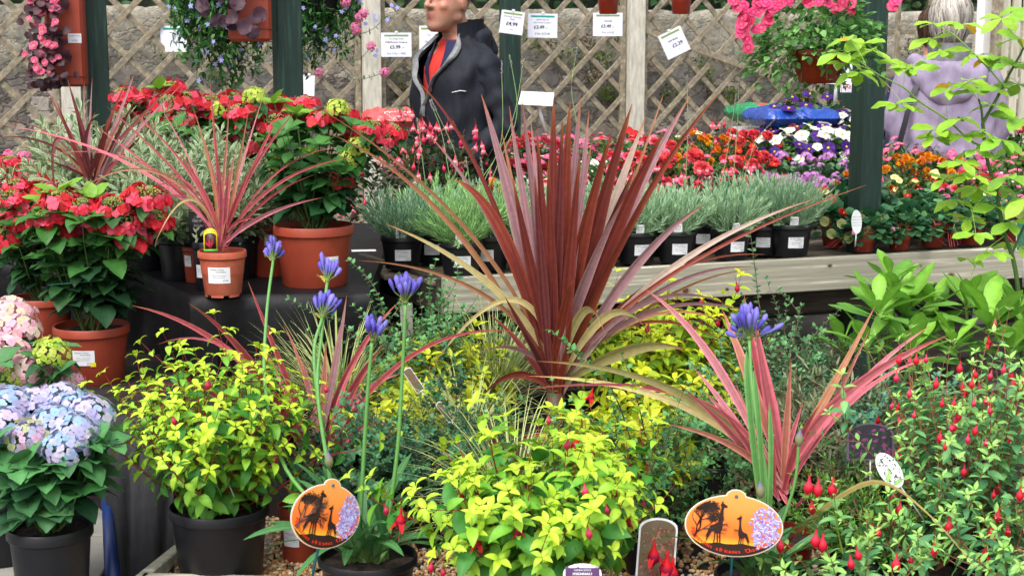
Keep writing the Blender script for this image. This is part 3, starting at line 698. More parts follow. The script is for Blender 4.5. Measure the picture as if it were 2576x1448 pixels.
FL = {
 'red': round_flower(1, 5, .017, .017, C(196,14,20,.9), C(232,34,36,.9), .25, C(236,200,80)),
 'redbig': round_flower(2, 6, .026, .028, C(190,8,14,.9), C(226,20,26,.9), .3, C(240,210,90), 2),
 'pink': round_flower(3, 5, .016, .016, C(236,84,136,.9), C(246,142,180,.9), .25, C(240,220,110)),
 'coral': ruffle(4, .026, [C(246,92,98,.9), C(238,72,84,.9)]),
 'coralbig': ruffle(5, .045, [C(246,104,108,.9), C(240,84,92,.9)], 90),
 'white': round_flower(6, 5, .017, .018, C(240,238,226,.9), C(246,246,240,.92), .25, C(236,214,90)),
 'cream': round_flower(7, 5, .018, .02, C(244,238,150,.9), C(246,242,180,.92), .3, C(240,200,60)),
 'orange': ruffle(8, .019, [C(240,150,20,.9), C(232,120,14,.9), C(244,176,30,.9)]),
 'yellow': ruffle(9, .019, [C(250,206,30,.9), C(244,190,20,.9)]),
 'bicolor': ruffle(10, .02, [C(200,50,16,.9), C(246,190,30,.9), C(226,110,18,.9)]),
 'purple': round_flower(11, 5, .024, .026, C(52,14,96,.9), C(92,40,168,.9), .2, C(240,210,60)),
 'pansywhite': round_flower(12, 5, .025, .027, C(244,244,236,.92), C(248,248,244,.94), .2, C(240,220,90)),
 'pansyred': round_flower(13, 5, .022, .024, C(70,6,14,.9), C(150,18,26,.9), .2, C(240,190,40)),
 'magenta': round_flower(14, 5, .017, .018, C(200,20,110,.9), C(232,62,142,.9), .25, C(246,220,230)),
 'pela': cluster_flower(15, 12, .026, .011, [C(206,140,214,.9), C(222,162,224,.9)], C(120,30,90,.9)),
 'pelared': cluster_flower(16, 14, .026, .011, [C(224,30,34,.9), C(236,44,44,.9)], C(200,16,20,.9)),
 'pelapink': cluster_flower(17, 14, .026, .011, [C(240,110,160,.9), C(244,140,184,.9)], C(220,60,120,.9)),
 'verbena': cluster_flower(18, 16, .02, .007, [C(240,128,176,.9), C(246,156,196,.9)], C(226,80,140,.9)),
 'lobelia': round_flower(19, 5, .0085, .006, C(196,200,240,.9), C(74,72,206,.9), .1),
 'tiny': round_flower(20, 5, .006, .006, C(246,246,240,.9), C(246,246,240,.9), .2),
 'strawpink': round_flower(21, 5, .014, .014, C(246,150,190,.9), C(248,176,206,.9), .2, C(236,190,50)),
}
# petunia: wide trumpet with paler throat and veins
def petunia(seed, cthroat, cedge):
    rng = random.Random(seed); g = G()
    petals(g, 5, .034, .042, lerp(cthroat, cedge, .8), cedge, .12, .35, 'obov', off=rng.random(), rng=rng, nseg=5, ncol=5, z=.002, fold=-.08)
    lathe(g, [(.0045, -.03), (.007, -.01), (.012, .002), (.017, .0045)], 12, col=np.array([C(110,150,80,.8), cedge*.55, cedge*.7, cedge*.85])); ball(g, (0, 0, .0), .003, lerp(cthroat, cedge, .5), 6, 4)
    tube(g, [(0, 0, -.028), (0, 0, -.045)], [.004, .0025], 6, C(90,140,60,.7)); return g.mesh('flower', 'petal')
PET = [petunia(1, C(250,190,220,.92), C(222,12,92,.9)), petunia(2, C(250,170,206,.92), C(232,34,116,.9)), petunia(3, C(214,40,110,.9), C(186,6,66,.9))]
def fuchsia_bud(seed, opened, c1, c2, L=.02):
    g = G(); m = 8; rows = [(.0020, .014), (.0022, .008), (.0032, .003), (.0066, -.002), (.0084, -.007), (.0076, -.012), (.0042, -.0165), (.0006, -.021)]
    k = L/.02; K = np.array([C(214,60,60,.9), c1, c1, c1, c2, c2, c2, c1]); lathe(g, [(r*k*(1.0), z*k) for r, z in rows], m, col=K); tube(g, [(0, 0, .014*k), (.002*k, 0, .026*k), (.006*k, 0, .036*k)], .0007, 4, C(150,80,60,.8), cap=False)
    if opened:
        petals(g, 4, .024*k, .009*k, c1, c1, -.5, .5, 'lance', z=0, c=(0, 0, -.004*k))
        for a in (0, 2, 4): tube(g, [(0, 0, -.018*k), (.004*k*math.cos(a), .004*k*math.sin(a), -.036*k)], .0005, 3, C(226,90,120,.9), cap=False)
    return g.mesh('flower_bud', 'petal')
FB = fuchsia_bud(1, False, C(222,56,84,.9), C(222,28,56,.9), .022); FBP = fuchsia_bud(2, False, C(232,84,116,.9), C(222,44,90,.9), .02); FBO = fuchsia_bud(3, True, C(206,16,30,.9), C(140,10,60,.9), .026)
FBW = fuchsia_bud(4, True, C(236,80,110,.9), C(246,232,232,.9), .02)

def place_flowers(parent, items, name=None):
    for me, p, d, sc, spin in items:
        q = hangrot(d) @ Matrix.Rotation(spin, 3, 'Z').to_quaternion(); link(name or me.name.split('.')[0], me, parent, p, q, sc)

# ---- bedding plant: leafy dome with flowers on top
def bedding(name, label, cat, kinds, rad=.13, h=.2, nl=240, leafL=.03, pal=None, nf=16, seed=1, group=None, potmat=None, wr=.8, fs=1.0, prof='ovate', droopf=None, ndetail=3, potr=None):
    rng = random.Random(seed); t = thing(name, label, cat, group=group); pal = pal or [C(62,106,52,.84), C(84,132,64,.84), C(50,90,48,.82), C(112,152,78,.84)]
    g = G(); lv = LV(); sg = G()
    for i in range(nl):
        az = rng.uniform(0, 6.28); u = rng.random()**.5; el = math.acos(rng.uniform(0, 1)); sh = rng.uniform(.55, 1.0)
        p = Vector((math.cos(az)*math.sin(el)*rad*sh, math.sin(az)*math.sin(el)*rad*sh, .05+(h-.05)*math.cos(el)*sh)); o = Vector((p.x, p.y, p.z*.6)).normalized()
        c = pal[rng.randrange(len(pal))]*rng.uniform(.75, 1.25); l = leafL*rng.uniform(.7, 1.3)
        lv.add(p, (o+rv(rng, .7)).normalized(), (Z3+o*.5+rv(rng, .4)).normalized(), l, l*wr, c, c*1.08, rng.uniform(.2, .9), .25)
    for i in range(14):
        az = rng.uniform(0, 6.28); r = rad*rng.uniform(.2, .8); tube(sg, bez((0, 0, .02), (math.cos(az)*r*.4, math.sin(az)*r*.4, h*.5), (math.cos(az)*r, math.sin(az)*r, h*.8), 5), .0018, 4, C(100,110,60,.7), cap=False)
    lv.flush(g, prof, ndetail, 3); g.obj('foliage', 'leaf', t); sg.obj('stem', 'stem', t)
    if potmat: pot(t, potr or rad*.62, .09 if potr else .1, potmat, segs=24)
    it = []
    for i in range(int(nf*1.35)):
        az = rng.uniform(0, 6.28); el = math.acos(rng.uniform(.1, 1)); p = Vector((math.cos(az)*math.sin(el)*rad*1.03, math.sin(az)*math.sin(el)*rad*1.03, .05+(h-.03)*math.cos(el)+.008))
        me = FL[kinds[rng.randrange(len(kinds))]] if isinstance(kinds[0], str) else kinds[rng.randrange(len(kinds))]
        d = Vector((p.x, p.y-.05, p.z*.8))+rv(rng, .05) if droopf is None else Vector((0, 0, 1))+rv(rng, .25)
        it.append((me, p+rv(rng, .01), d, fs*rng.uniform(.8, 1.2), rng.uniform(0, 6)))
    place_flowers(t, it)
    return t

# ---- hydrangea
def hyd_leaf(tip, dark, sc=1.0):
    def f(t, rng):
        c = lerp(dark, tip, max(0, min(1, t*1.1-.15+rng.uniform(-.2, .2)))); L_ = .085*sc*rng.uniform(.75, 1.2)*(1-.25*t)
        return L_, L_*.74, c*1.22, c*.95, rng.uniform(.3, 1.0), .22, rng.uniform(1.0, 1.5)
    return f
def hydrangea(t, rng, heads, base_h, org, tips=(), dark=C(30,62,40,.8), tip=C(70,128,52,.8), nstem=9, fill=10, sc=1.0, spread=.10, hscale=1.0, nn=5):
    """heads: list of (world point, mesh list, scale)"""
    sg = G(); g = G(); lv = LV(); lf = hyd_leaf(tip, dark, sc)
    for (p, ml, s) in heads:
        q = p-org; b = Vector((rng.uniform(-.03, .03), rng.uniform(-.03, .03), base_h)); mid = Vector((q.x*.55, q.y*.55, base_h+(q.z-base_h)*.55)); pts = bez(b, mid, q, 9); tube(sg, pts, np.linspace(.0042, .0028, 9), 6, C(86,110,54,.75), cap=False)
        for i in (2, 3, 4, 6, 7):
            dd = Vector(pts[i+1]-pts[i-1]).normalized(); ref = dd.orthogonal().normalized(); b2 = dd.cross(ref); a0 = rng.uniform(0, 3)
            for j in range(2):
                a = a0+j*math.pi; out = ref*math.cos(a)+b2*math.sin(a); L_, W_, cm, ce, be, fo, ang = lf(i/9, rng); ld = out*math.sin(ang)+dd*math.cos(ang); lv.add(pts[i], ld, (Z3*.8+dd*.6-out*.2+rv(rng, .3)).normalized(), L_, W_, cm, ce, be, fo)
        d = Vector((q.x*.6, q.y*.6-.12, abs(q.z)*.75)) ; me = ml[rng.randrange(len(ml))]; link('flower_head', me, t, q, hangrot(d) @ Matrix.Rotation(rng.uniform(0, 6), 3, 'Z').to_quaternion(), s*hscale)
        for j in range(5):
            a = rng.uniform(0, 6.28); o = Vector((math.cos(a), math.sin(a), -.1)); L_ = .075*sc*rng.uniform(.8, 1.2); c = lerp(dark, tip, rng.uniform(.3, 1)); lv.add(q-Z3*.02, o, (Z3+o*.2).normalized(), L_, L_*.62, c*.9, c, rng.uniform(.5, 1.1), .22)
    for i in range(fill):
        a = rng.uniform(0, 6.28); d = Vector((math.cos(a)*spread*6, math.sin(a)*spread*6, 1)); shoot(sg, lv, rng, (math.cos(a)*.03, math.sin(a)*.03, base_h), d, rng.uniform(.55, .95)*(max(h[0].z for h in heads)-org.z-base_h), nn, lf, .0035, .5, .1, scol=C(86,110,54,.75))
    for i in range(int(fill*2.2)):
        a = rng.uniform(0, 6.28); r = rng.uniform(.02, .10); z = base_h+rng.uniform(.07, .24); o = Vector((math.cos(a), math.sin(a), rng.uniform(-.3, .5))); L_, W_, cm, ce, be, fo, ang = lf(rng.uniform(0, .5), rng); lv.add((math.cos(a)*r, math.sin(a)*r, z), o, (Z3+o*.4+rv(rng, .3)).normalized(), L_*1.1, W_*1.1, cm, ce, be, fo)
        if i % 2: tube(sg, bez((0, 0, base_h), (math.cos(a)*r*.4, math.sin(a)*r*.4, z), (math.cos(a)*r, math.sin(a)*r, z), 5), .0018, 4, C(86,110,54,.75), cap=False)
    for (p, n, cc) in tips:
        q = p-org
        for j in range(n):
            a = j*6.28/n+rng.uniform(-.3, .3); el = rng.uniform(.2, 1.1); o = Vector((math.cos(a)*math.cos(el), math.sin(a)*math.cos(el), math.sin(el))); L_ = .08*sc*rng.uniform(.7, 1.1); lv.add(q, o, (Z3-o*.3+Vector((0, -.3, 0))).normalized(), L_, L_*.6, cc*.9, cc, .6, .2)
        tube(sg, bez((0, 0, base_h), (q.x*.5, q.y*.5, q.z*.6), q, 7), .003, 5, C(90,120,60,.75), cap=False)
    lv.flush(g, 'ovate', 5, 5, wave=.12); g.obj('foliage', 'leaf', t); sg.obj('stem', 'stem', t)

# ---- cordyline from traced leaves: (tipx,tipy,midx,midy,width_px,colour key, depth offset of the tip)
CC = {
 'red': (C(112,42,36,.85), C(142,66,58,.85)), 'red2': (C(130,50,36,.85), C(158,78,62,.85)), 'dark': (C(100,42,44,.86), C(140,72,74,.87)),
 'mauve': (C(152,110,118,.87), C(184,142,146,.9)), 'pale': (C(196,170,156,.85), C(208,188,172,.85)), 'cream': (C(196,180,120,.85), C(212,196,140,.85)),
 'olive': (C(158,148,96,.85), C(186,172,120,.85)), 'tan': (C(178,120,86,.85), C(202,148,112,.85)), 'pink': (C(156,88,88,.88), C(246,124,144,.94)),
 'pinkm': (C(166,118,122,.88), C(242,140,158,.92)), 'rose': (C(140,58,58,.85), C(206,98,108,.88)), 'brownpink': (C(170,112,84,.87), C(226,146,134,.9)), 'green': (C(70,120,62,.8), C(88,142,72,.85)),
}
def cordy(t, org, base, D, leaves, rng, seedw=1.0, segs=14, part='leaves', nfill=0, fillL=.5, fillkeys=('red',), fillw=.03, spread=1.0, tipc=C(176,104,60,.85)):
    g = G(); vdir = Vector((0, 1, -.1))
    for (tx, ty, mx_, my, wpx, key, dd) in leaves:
        tip = at(tx, ty, D+dd); mid = at(mx_, my, D+dd*.45); m2 = mid*2-(base+tip)*.5       # curve passes through mid
        cm, ce = CC[key]; k = rng.uniform(.88, 1.1); pts = bez(base+Vector((rng.uniform(-.02, .02), rng.uniform(-.02, .02), rng.uniform(-.01, .04))), m2, tip, segs)
        T = (tip-base).normalized(); S = T.cross(vdir).normalized(); S = Matrix.Rotation(rng.uniform(-.55, .55), 3, T) @ S
        stripe = (1, .9, .15, .35, .1, .85, 1) if 'pink' in key or key == 'rose' else (.9, .4, .1, .7, 0, .5, .8)
        blade(g, pts, wpx/ppm(D)*1.08*seedw, S, 'blade', cm*k, ce*k, rng.uniform(.15, .5), stripe, tipc=tipc, tw=rng.uniform(-.5, .5))
    for i in range(nfill):
        a = rng.uniform(0, 6.28); ln = rng.uniform(.18, .9)*spread; L_ = fillL*rng.uniform(.6, 1.1); d = Vector((math.cos(a)*ln, math.sin(a)*ln, 1)).normalized()
        p2 = base+d*L_+Vector((math.cos(a), math.sin(a), -1.2))*L_*rng.uniform(0, .28)*ln; p1 = base+d*L_*.55; cm, ce = CC[fillkeys[rng.randrange(len(fillkeys))]]; k = rng.uniform(.75, 1.1)
        S = Vector((-math.sin(a), math.cos(a), 0)); S = Matrix.Rotation(rng.uniform(-.8, .8), 3, d) @ S
        blade(g, bez(base+Vector((0, 0, rng.uniform(-.03, .05))), p1, p2, 10), fillw*rng.uniform(.7, 1.1), S, 'blade', cm*k, ce*k, rng.uniform(.2, .5), tw=rng.uniform(-.6, .6))
    return g.obj(part, 'leaf_matt' if part != 'leaves' else 'leaf', t, org=org)
# ================================================================= THE BIG RED CORDYLINE (centre)
def lpx(px, py, D): return at(px, py, D)
rng = random.Random(21); D = 4.6; base = at(1398, 985, D)
t = thing('red_cordyline', 'large dark red cordyline with sword leaves fanning up in the centre of the display', 'cordyline plant', (base.x, base.y, 0.02)); org = Vector(t.location)
L = [(1211,238,1300,560,30,'mauve',.12),(1281,267,1335,600,26,'mauve',.06),(1311,243,1352,600,34,'mauve',-.02),(1393,243,1396,600,38,'red',-.1),(1434,256,1415,610,37,'red2',-.13),(1461,246,1432,600,31,'mauve',-.05),
 (1482,275,1447,610,22,'mauve',.05),(1590,262,1490,600,40,'red',-.08),(1625,293,1512,610,31,'pale',.02),(1672,330,1545,590,38,'red',-.1),(1737,240,1570,560,27,'mauve',.08),(1808,235,1600,540,18,'red2',.0),
 (1540,328,1462,620,33,'red2',-.16),(1491,350,1440,650,24,'mauve',-.12),(1682,262,1560,500,8,'dark',.2),(1669,236,1590,460,7,'tan',.25),(1350,320,1372,640,26,'red',-.05),(1335,300,1365,600,20,'mauve',.14),
 (1245,375,1310,640,28,'pale',.1),(1262,330,1322,620,18,'tan',.16),(1143,452,1275,610,32,'red2',-.02),(785,262,1170,575,13,'tan',.15),(826,335,1130,560,15,'tan',-.05),(1050,205,1235,490,12,'red',.0),
 (968,562,1245,735,18,'cream',-.1),(900,655,1215,745,12,'tan',.05),(1075,335,1255,600,14,'mauve',.1),(1372,280,1380,600,16,'dark',.05),(1415,300,1405,620,26,'dark',-.2),(1560,300,1480,600,18,'dark',.1),
 (1770,515,1580,690,26,'mauve',.0),(2050,500,1665,690,18,'pale',.1),(2180,465,1680,700,11,'red2',.05),(1925,640,1640,715,10,'red2',.12),(1895,672,1650,740,14,'mauve',.1),(1890,678,1660,760,9,'tan',.2),
 (1840,772,1620,768,15,'mauve',-.1),(1900,790,1640,790,14,'mauve',.0),(1820,808,1610,806,10,'tan',.1),(1835,865,1600,820,9,'red2',.1),(1080,930,1290,760,14,'cream',-.1),(1640,850,1530,795,20,'cream',-.22),(1520,835,1465,790,22,'olive',-.25),
 (1722,878,1580,885,30,'olive',-.2),(1440,705,1420,800,24,'red2',-.25),(1330,870,1330,860,14,'red',.0),(1300,840,1320,820,20,'dark',.05),(1210,1000,1300,940,18,'red',-.1),(1285,985,1330,935,14,'dark',-.1),(1180,905,1290,880,16,'mauve',-.1),
 (1455,300,1425,620,24,'dark',.12),(1515,300,1455,620,22,'dark',.12),(1380,400,1388,680,30,'red',-.18),(1460,380,1430,680,28,'red',-.2),(1345,440,1368,700,24,'dark',-.15),(1600,420,1500,660,30,'dark',-.05),(1290,450,1340,700,26,'red',-.12),(1640,470,1520,690,22,'red2',-.1),(1570,500,1480,700,26,'mauve',-.15)]
L = [l for l in L if not (l[5] == 'dark' and l[4] < 23)]
cordy(t, org, base, D, L, rng, 1.03, 18)
g = G(); cordy_fill = None
cordy(t, org, base-Z3*.03, D, [], rng, nfill=13, fillL=.36, fillkeys=('red', 'dark', 'red2', 'mauve'), fillw=.034, spread=.8, part='inner_leaves')
g = G(); tube(g, [(0, 0, .2), (0, 0, base.z+.0-org.z)], [.03, .028], 12, C(90,60,46,.7)); g.obj('stem', 'stem', t)
pot(t, .14, .24, 'terracotta')

# ================================================================= PINK CORDYLINES
rng = random.Random(22); D = 3.95; base = at(1962, 1250, D)
t = thing('pink_cordyline', 'pink edged cordyline rising behind the wide oval giraffe tag', 'cordyline plant', (base.x, base.y, .02)); org = Vector(t.location)
L = [(1622,727,1796,912,22,'pinkm',.1),(1817,779,1880,960,27,'brownpink',.12),(1872,742,1912,980,24,'rose',.15),(1898,800,1928,1010,36,'pink',.0),(1990,903,1976,1080,20,'brownpink',-.05),(2202,768,2085,1000,21,'tan',.05),(2188,826,2100,1000,13,'brownpink',.12),
 (2384,843,2110,1010,32,'pink',-.05),(2342,818,2150,985,15,'pinkm',.1),(2362,895,2140,1010,14,'pink',.05),(1312,980,1760,1010,15,'pink',-.1),(1350,908,1720,1000,23,'olive',-.15),(1330,945,1730,1030,20,'cream',-.05),(1670,1064,1850,1130,17,'brownpink',-.15),
 (1772,985,1860,1090,18,'pinkm',.0),(1745,925,1850,1060,20,'pinkm',.08),(1700,960,1850,1100,16,'pink',-.12),(2025,1235,1995,1280,16,'pink',-.2),(1930,1040,1945,1140,16,'rose',-.1),(1805,1020,1885,1120,18,'pink',-.1),(2060,1020,2000,1130,22,'rose',-.1),(1850,960,1900,1100,14,'brownpink',.1),(2020,1010,1985,1130,18,'pink',.1)]
cordy(t, org, base, D, L, rng, 1.0, 16)
a = at(1985, 1360, D-.05); b = at(2060, 1290, D-.35); c = at(2200, 1215, D-.6); d = at(2330, 1290, D-.72); e = at(2475, 1452, D-.8)
g = G(); blade(g, catmull([a, b, c, d, e], 6), .024, Vector((.1, .8, -.5)), 'blade', C(226,200,120,.92), C(240,224,160,.94), .3, tipc=C(190,150,80,.8), basec=C(170,60,60,.8)); g.obj('fading_leaf', 'leaf_matt', t, org=org)
tag(t.children[-1] if False else t, None)
pot(t, .1, .17, 'brown_plastic')

rng = random.Random(23); D = 4.4; base = at(800, 1195, D)
t = thing('pink_cordyline', 'pink striped cordyline between the left lime fuchsia and the purple agapanthus', 'cordyline plant', (base.x, base.y, .02)); org = Vector(t.location)
L = [(332,768,600,905,18,'rose',-.1),(474,762,645,925,23,'rose',-.15),(395,866,610,905,9,'pink',-.1),(624,708,705,920,15,'rose',.0),(228,1201,520,1035,14,'brownpink',-.5),(278,1042,500,975,11,'pink',-.4),(1000,762,880,935,17,'rose',.1),(872,742,845,930,16,'mauve',.0),
 (962,872,870,1010,24,'rose',-.1),(1296,834,1020,905,12,'rose',.1),(714,815,770,980,12,'brownpink',.0),(895,905,845,1030,17,'pink',.0),(990,1075,900,1075,15,'pink',-.1),(1010,940,900,1010,16,'pinkm',.1),(905,960,850,1060,22,'pink',-.1),(940,1000,860,1080,18,'rose',-.05),(760,900,785,1030,18,'pinkm',.0),
 (820,860,812,1020,20,'brownpink',.0),(700,960,750,1070,16,'rose',-.1),(880,1080,840,1120,16,'rose',-.1),(930,1060,860,1120,18,'pink',-.15),(730,1040,765,1110,16,'pink',-.1),(855,820,830,980,12,'tan',.05),(660,870,730,1010,16,'brownpink',.05)]
cordy(t, org, base, D, L, rng, 1.0, 16)
pot(t, .085, .18, 'terracotta', lab=(FRONT-.35, .07, .055, .05, '£7.99', False))

rng = random.Random(24); D = 5.0; pb = onz(562, 742, UZ)
t = thing('small_cordyline', 'small pink cordyline in a terracotta pot on the front edge of the upper stage', 'cordyline plant', pb); org = Vector(pb); base = org+Z3*.155; D = pb.y
L = [(528,196,545,410,13,'rose',.05),(576,270,566,440,10,'brownpink',.0),(483,262,540,470,10,'tan',-.05),(392,250,500,450,8,'pinkm',.1),(310,262,470,430,10,'pink',.0),(268,268,450,450,9,'rose',.1),(215,300,430,470,11,'pink',.1),(0,313,330,420,10,'pink',.1),
 (628,262,590,470,10,'tan',.0),(663,240,600,450,9,'pinkm',.1),(720,256,625,450,12,'rose',.0),(747,276,640,430,11,'pink',-.1),(885,396,690,470,10,'rose',-.05),(860,370,690,440,6,'rose',.05),(790,440,660,510,9,'rose',-.05),
 (812,497,660,545,13,'pinkm',-.15),(262,600,440,490,8,'pinkm',-.15),(388,617,480,500,9,'cream',-.2),(100,392,380,420,7,'rose',.1),(195,480,400,440,8,'tan',-.1),(345,500,470,470,8,'pinkm',.0),(640,410,600,500,14,'rose',-.05),(590,380,575,500,16,'brownpink',-.1),
 (510,340,545,480,12,'pink',.0),(440,370,520,500,12,'rose',.0),(660,560,610,560,8,'rose',-.1),(575,420,568,520,16,'pink',-.15),(548,400,558,510,14,'pink',-.15),(300,450,470,460,6,'rose',.1)]
cordy(t, org, base, D, L, rng, .82, 16)
pot(t, .0825, .155, 'terracotta_dusty', rim=.18, taper=.76, feet=True, lab=(FRONT+.0, .078, .078, .055, '£5.99', False))
# arched picture tag
M = frame(at(530, 632, D-.045)-org, .1, -.1); g = G(); w, h = .046, .078
def archpts(w, h, n=10): return [(-w/2, 0), (w/2, 0)]+[(w/2*math.cos(a), h-w/2+w/2*math.sin(a)) for a in np.linspace(0, math.pi, n)]
def plate(g, pts, M, th=.0012, col=(.8, .8, .8), off=0.0):
    n = len(pts); V = [M @ Vector((x, -off, z)) for x, z in pts]+[M @ Vector((x, -off+th, z)) for x, z in pts]
    g.add([v[:] for v in V], [list(range(n))]+[[n+i for i in range(n)][::-1]]+[[i, (i+1) % n, n+(i+1) % n, n+i][::-1] for i in range(n)], col)
plate(g, archpts(w, h), M, col=C(240,206,40,.9)); plate(g, [(-.019, .008), (.019, .008), (.019, .052)]+[(.019*math.cos(a), .052+.010*math.sin(a)) for a in np.linspace(0, math.pi, 8)][1:-1]+[(-.019, .052)], M, .0004, C(60,40,44,.8), .0008)
plate(g, [(-w/2, 0), (w/2, 0), (w/2, .006), (-w/2, .006)], M, .0004, C(70,190,70,.9), .0008)
rr = random.Random(2)
for i in range(26):
    a = rr.uniform(.5, 2.64); l = rr.uniform(.018, .044); x, z = math.cos(a)*l*.6, .010+math.sin(a)*l; p = M @ Vector((rr.uniform(-.004, .004), -.0016, .010)); q = M @ Vector((max(-.018, min(.018, x)), -.0016, z)); tube(g, [p, q], [.0012, .0003], 4, C(rr.randint(150,220), 40, 60, .85))
text(g, 'Cordyline', .0085, M @ Matrix.Translation((0, -.0012, .0655)), C(180,30,30,.8)); g.obj('plant_tag', 'paper', t)
# dark cordyline behind
rng = random.Random(25); D = 5.5; base = at(235, 470, D)
t = thing('dark_cordyline', 'dark purple red cordyline at the back left behind the variegated shrubs', 'cordyline plant', (base.x, base.y, UZ if False else .5)); org = Vector(t.location)
L = [(170,200,205,330,14,'dark',.0),(240,282,215,370,14,'dark',-.1),(120,228,180,350,12,'dark',.1),(326,190,270,330,14,'red',.0),(338,186,290,320,12,'mauve',.1),(445,205,330,330,12,'dark',.0),(455,215,340,340,14,'mauve',-.1),(0,345,130,370,8,'dark',.0),(140,250,190,370,14,'red',-.05),(232,195,228,350,9,'mauve',.0),
 (212,205,215,350,8,'mauve',.1),(285,290,255,380,12,'red2',-.1),(95,305,170,390,9,'tan',.0),(340,250,280,370,14,'dark',-.1),(150,560,140,350,12,'dark',-.1),(400,300,300,400,10,'dark',.0),(60,360,150,400,8,'mauve',.0),(325,262,270,370,10,'brownpink',-.1),(20,300,140,350,6,'dark',.1),(270,300,250,390,14,'dark',-.15),(190,280,215,380,14,'dark',-.15),(350,330,290,410,10,'rose',-.1),(110,400,180,430,8,'dark',-.1)]
cordy(t, org, base, D, L, rng, .85, 16); cordy(t, org, base-Z3*.02, D, [], rng, nfill=6, fillL=.3, fillkeys=('dark', 'mauve'), fillw=.014, part='inner_leaves'); pot(t, .09, .17, 'black_plastic')

# ================================================================= RED LACECAP HYDRANGEAS
def pts_at(lst, D, jit=.0, rng=None): return [at(x, y, D+(rng.uniform(-jit, jit) if rng else 0)) for x, y in lst]
LIME = C(130,180,60,.85)
def red_hyd(label, pb, r, h, heads, D, jit, seed, tips=(), lab=None, hs=1.0, fill=9, mat='terracotta', sc=1.0, group='red lacecap hydrangeas', spread=.1, dark=C(34,68,44,.8), greens=()):
    rng = random.Random(seed); t = thing('red_hydrangea', label, 'hydrangea', pb, group=group); org = Vector(pb)
    hd = [(at(x, y, D+rng.uniform(-jit, jit)), HRED, hs*rng.uniform(.85, 1.12)) for x, y in heads]+[(at(x, y, D-jit*.5), HGRN, hs*1.1) for x, y in greens]
    hydrangea(t, rng, hd, h-.02, org, [(at(x, y, D), 6, LIME) for x, y in tips], fill=fill, sc=sc, spread=spread, dark=dark); pot(t, r, h, mat, rim=.17, taper=.8, lab=lab); return t
p = onz(236, 956, LZ)
T1 = red_hyd('red lacecap hydrangea in the large terracotta pot at the left front of the lower stage', p, .128, .195, [(118,548),(168,586),(205,522),(250,545),(300,562),(345,502),(385,552),(330,590),(285,520),(222,580),(150,505),(372,500)], p.y-.02, .09, 31, [(150,500),(232,500),(130,520)], (FRONT, .1, .075, .052, '£12.99', True), 1.0, fill=11, spread=.07, sc=1.3)
g = G(); ring = [Vector((.13*math.cos(a)-.005, .11*math.sin(a), .34+.02*math.cos(a+1))) for a in np.linspace(0, 2*math.pi, 40)]; tube(g, ring, .0022, 5, C(20,110,90,.8), cap=False); g.obj('support_ring', 'paint', T1)
p = onz(112, 868, LZ); red_hyd('red lacecap hydrangea in the middle terracotta pot of the left row', p, .115, .19, [(30,500),(75,520),(110,480),(60,560),(20,545),(95,600),(40,470),(130,450),(10,600),(160,470)], p.y, .1, 32, [(50,640)], None, .95, fill=11)
p = onz(18, 800, LZ); red_hyd('red lacecap hydrangea with its pot cut by the left frame edge', p, .115, .19, [(10,440),(60,450),(110,430),(25,410),(160,440),(210,450),(90,470),(-30,470),(-20,430),(240,470)], p.y-.05, .14, 33, [(20,650)], None, .95, fill=11)
p = onz(792, 714, UZ)
T2 = red_hyd('big red lacecap hydrangea in the large terracotta pot on the upper stage', p, .143, .215, [(640,300),(700,268),(765,262),(885,330),(935,322),(965,350),(850,445),(905,350),(600,282),(690,310),(660,372),(740,300),(985,330),(810,300),(860,290)], p.y+.02, .14, 34, [(780,395),(830,300),(745,290),(850,500),(690,260),(770,500)], (FRONT+.62, .085, .06, .055, '£14.99', True), .85, fill=20, spread=.13, dark=C(36,84,50,.8), greens=[(640,245),(850,275),(880,400),(900,372),(700,410)])
g = G(); ring = [Vector((.17*math.cos(a), .15*math.sin(a), .40+.03*math.cos(a+2))) for a in np.linspace(0, 2*math.pi, 40)]; tube(g, ring, .0022, 5, C(20,110,90,.8), cap=False); g.obj('support_ring', 'paint', T2)
p = onz(470, 600, UZ); p = Vector((p.x, 6.3, UZ)); p.x = at(470, 300, 6.3).x
red_hyd('red lacecap hydrangea behind the variegated shrubs beside the hanging lobelia', p, .13, .2, [(325,262),(372,282),(420,262),(470,252),(530,262),(585,252),(430,225),(352,245),(500,285),(545,290),(390,310),(310,240),(620,270),(460,300)], 6.25, .12, 35, [(400,225),(640,270)], None, .9, fill=14, spread=.14, greens=[(410,300),(560,275)])
p = Vector((at(700, 300, 6.5).x, 6.5, UZ)); red_hyd('red lacecap hydrangea in front of the middle green post', p, .13, .2, [(620,290),(665,330),(560,300),(720,262),(590,330),(700,330),(540,320)], 6.35, .1, 36, [(640,270)], None, .85, fill=14, spread=.14)

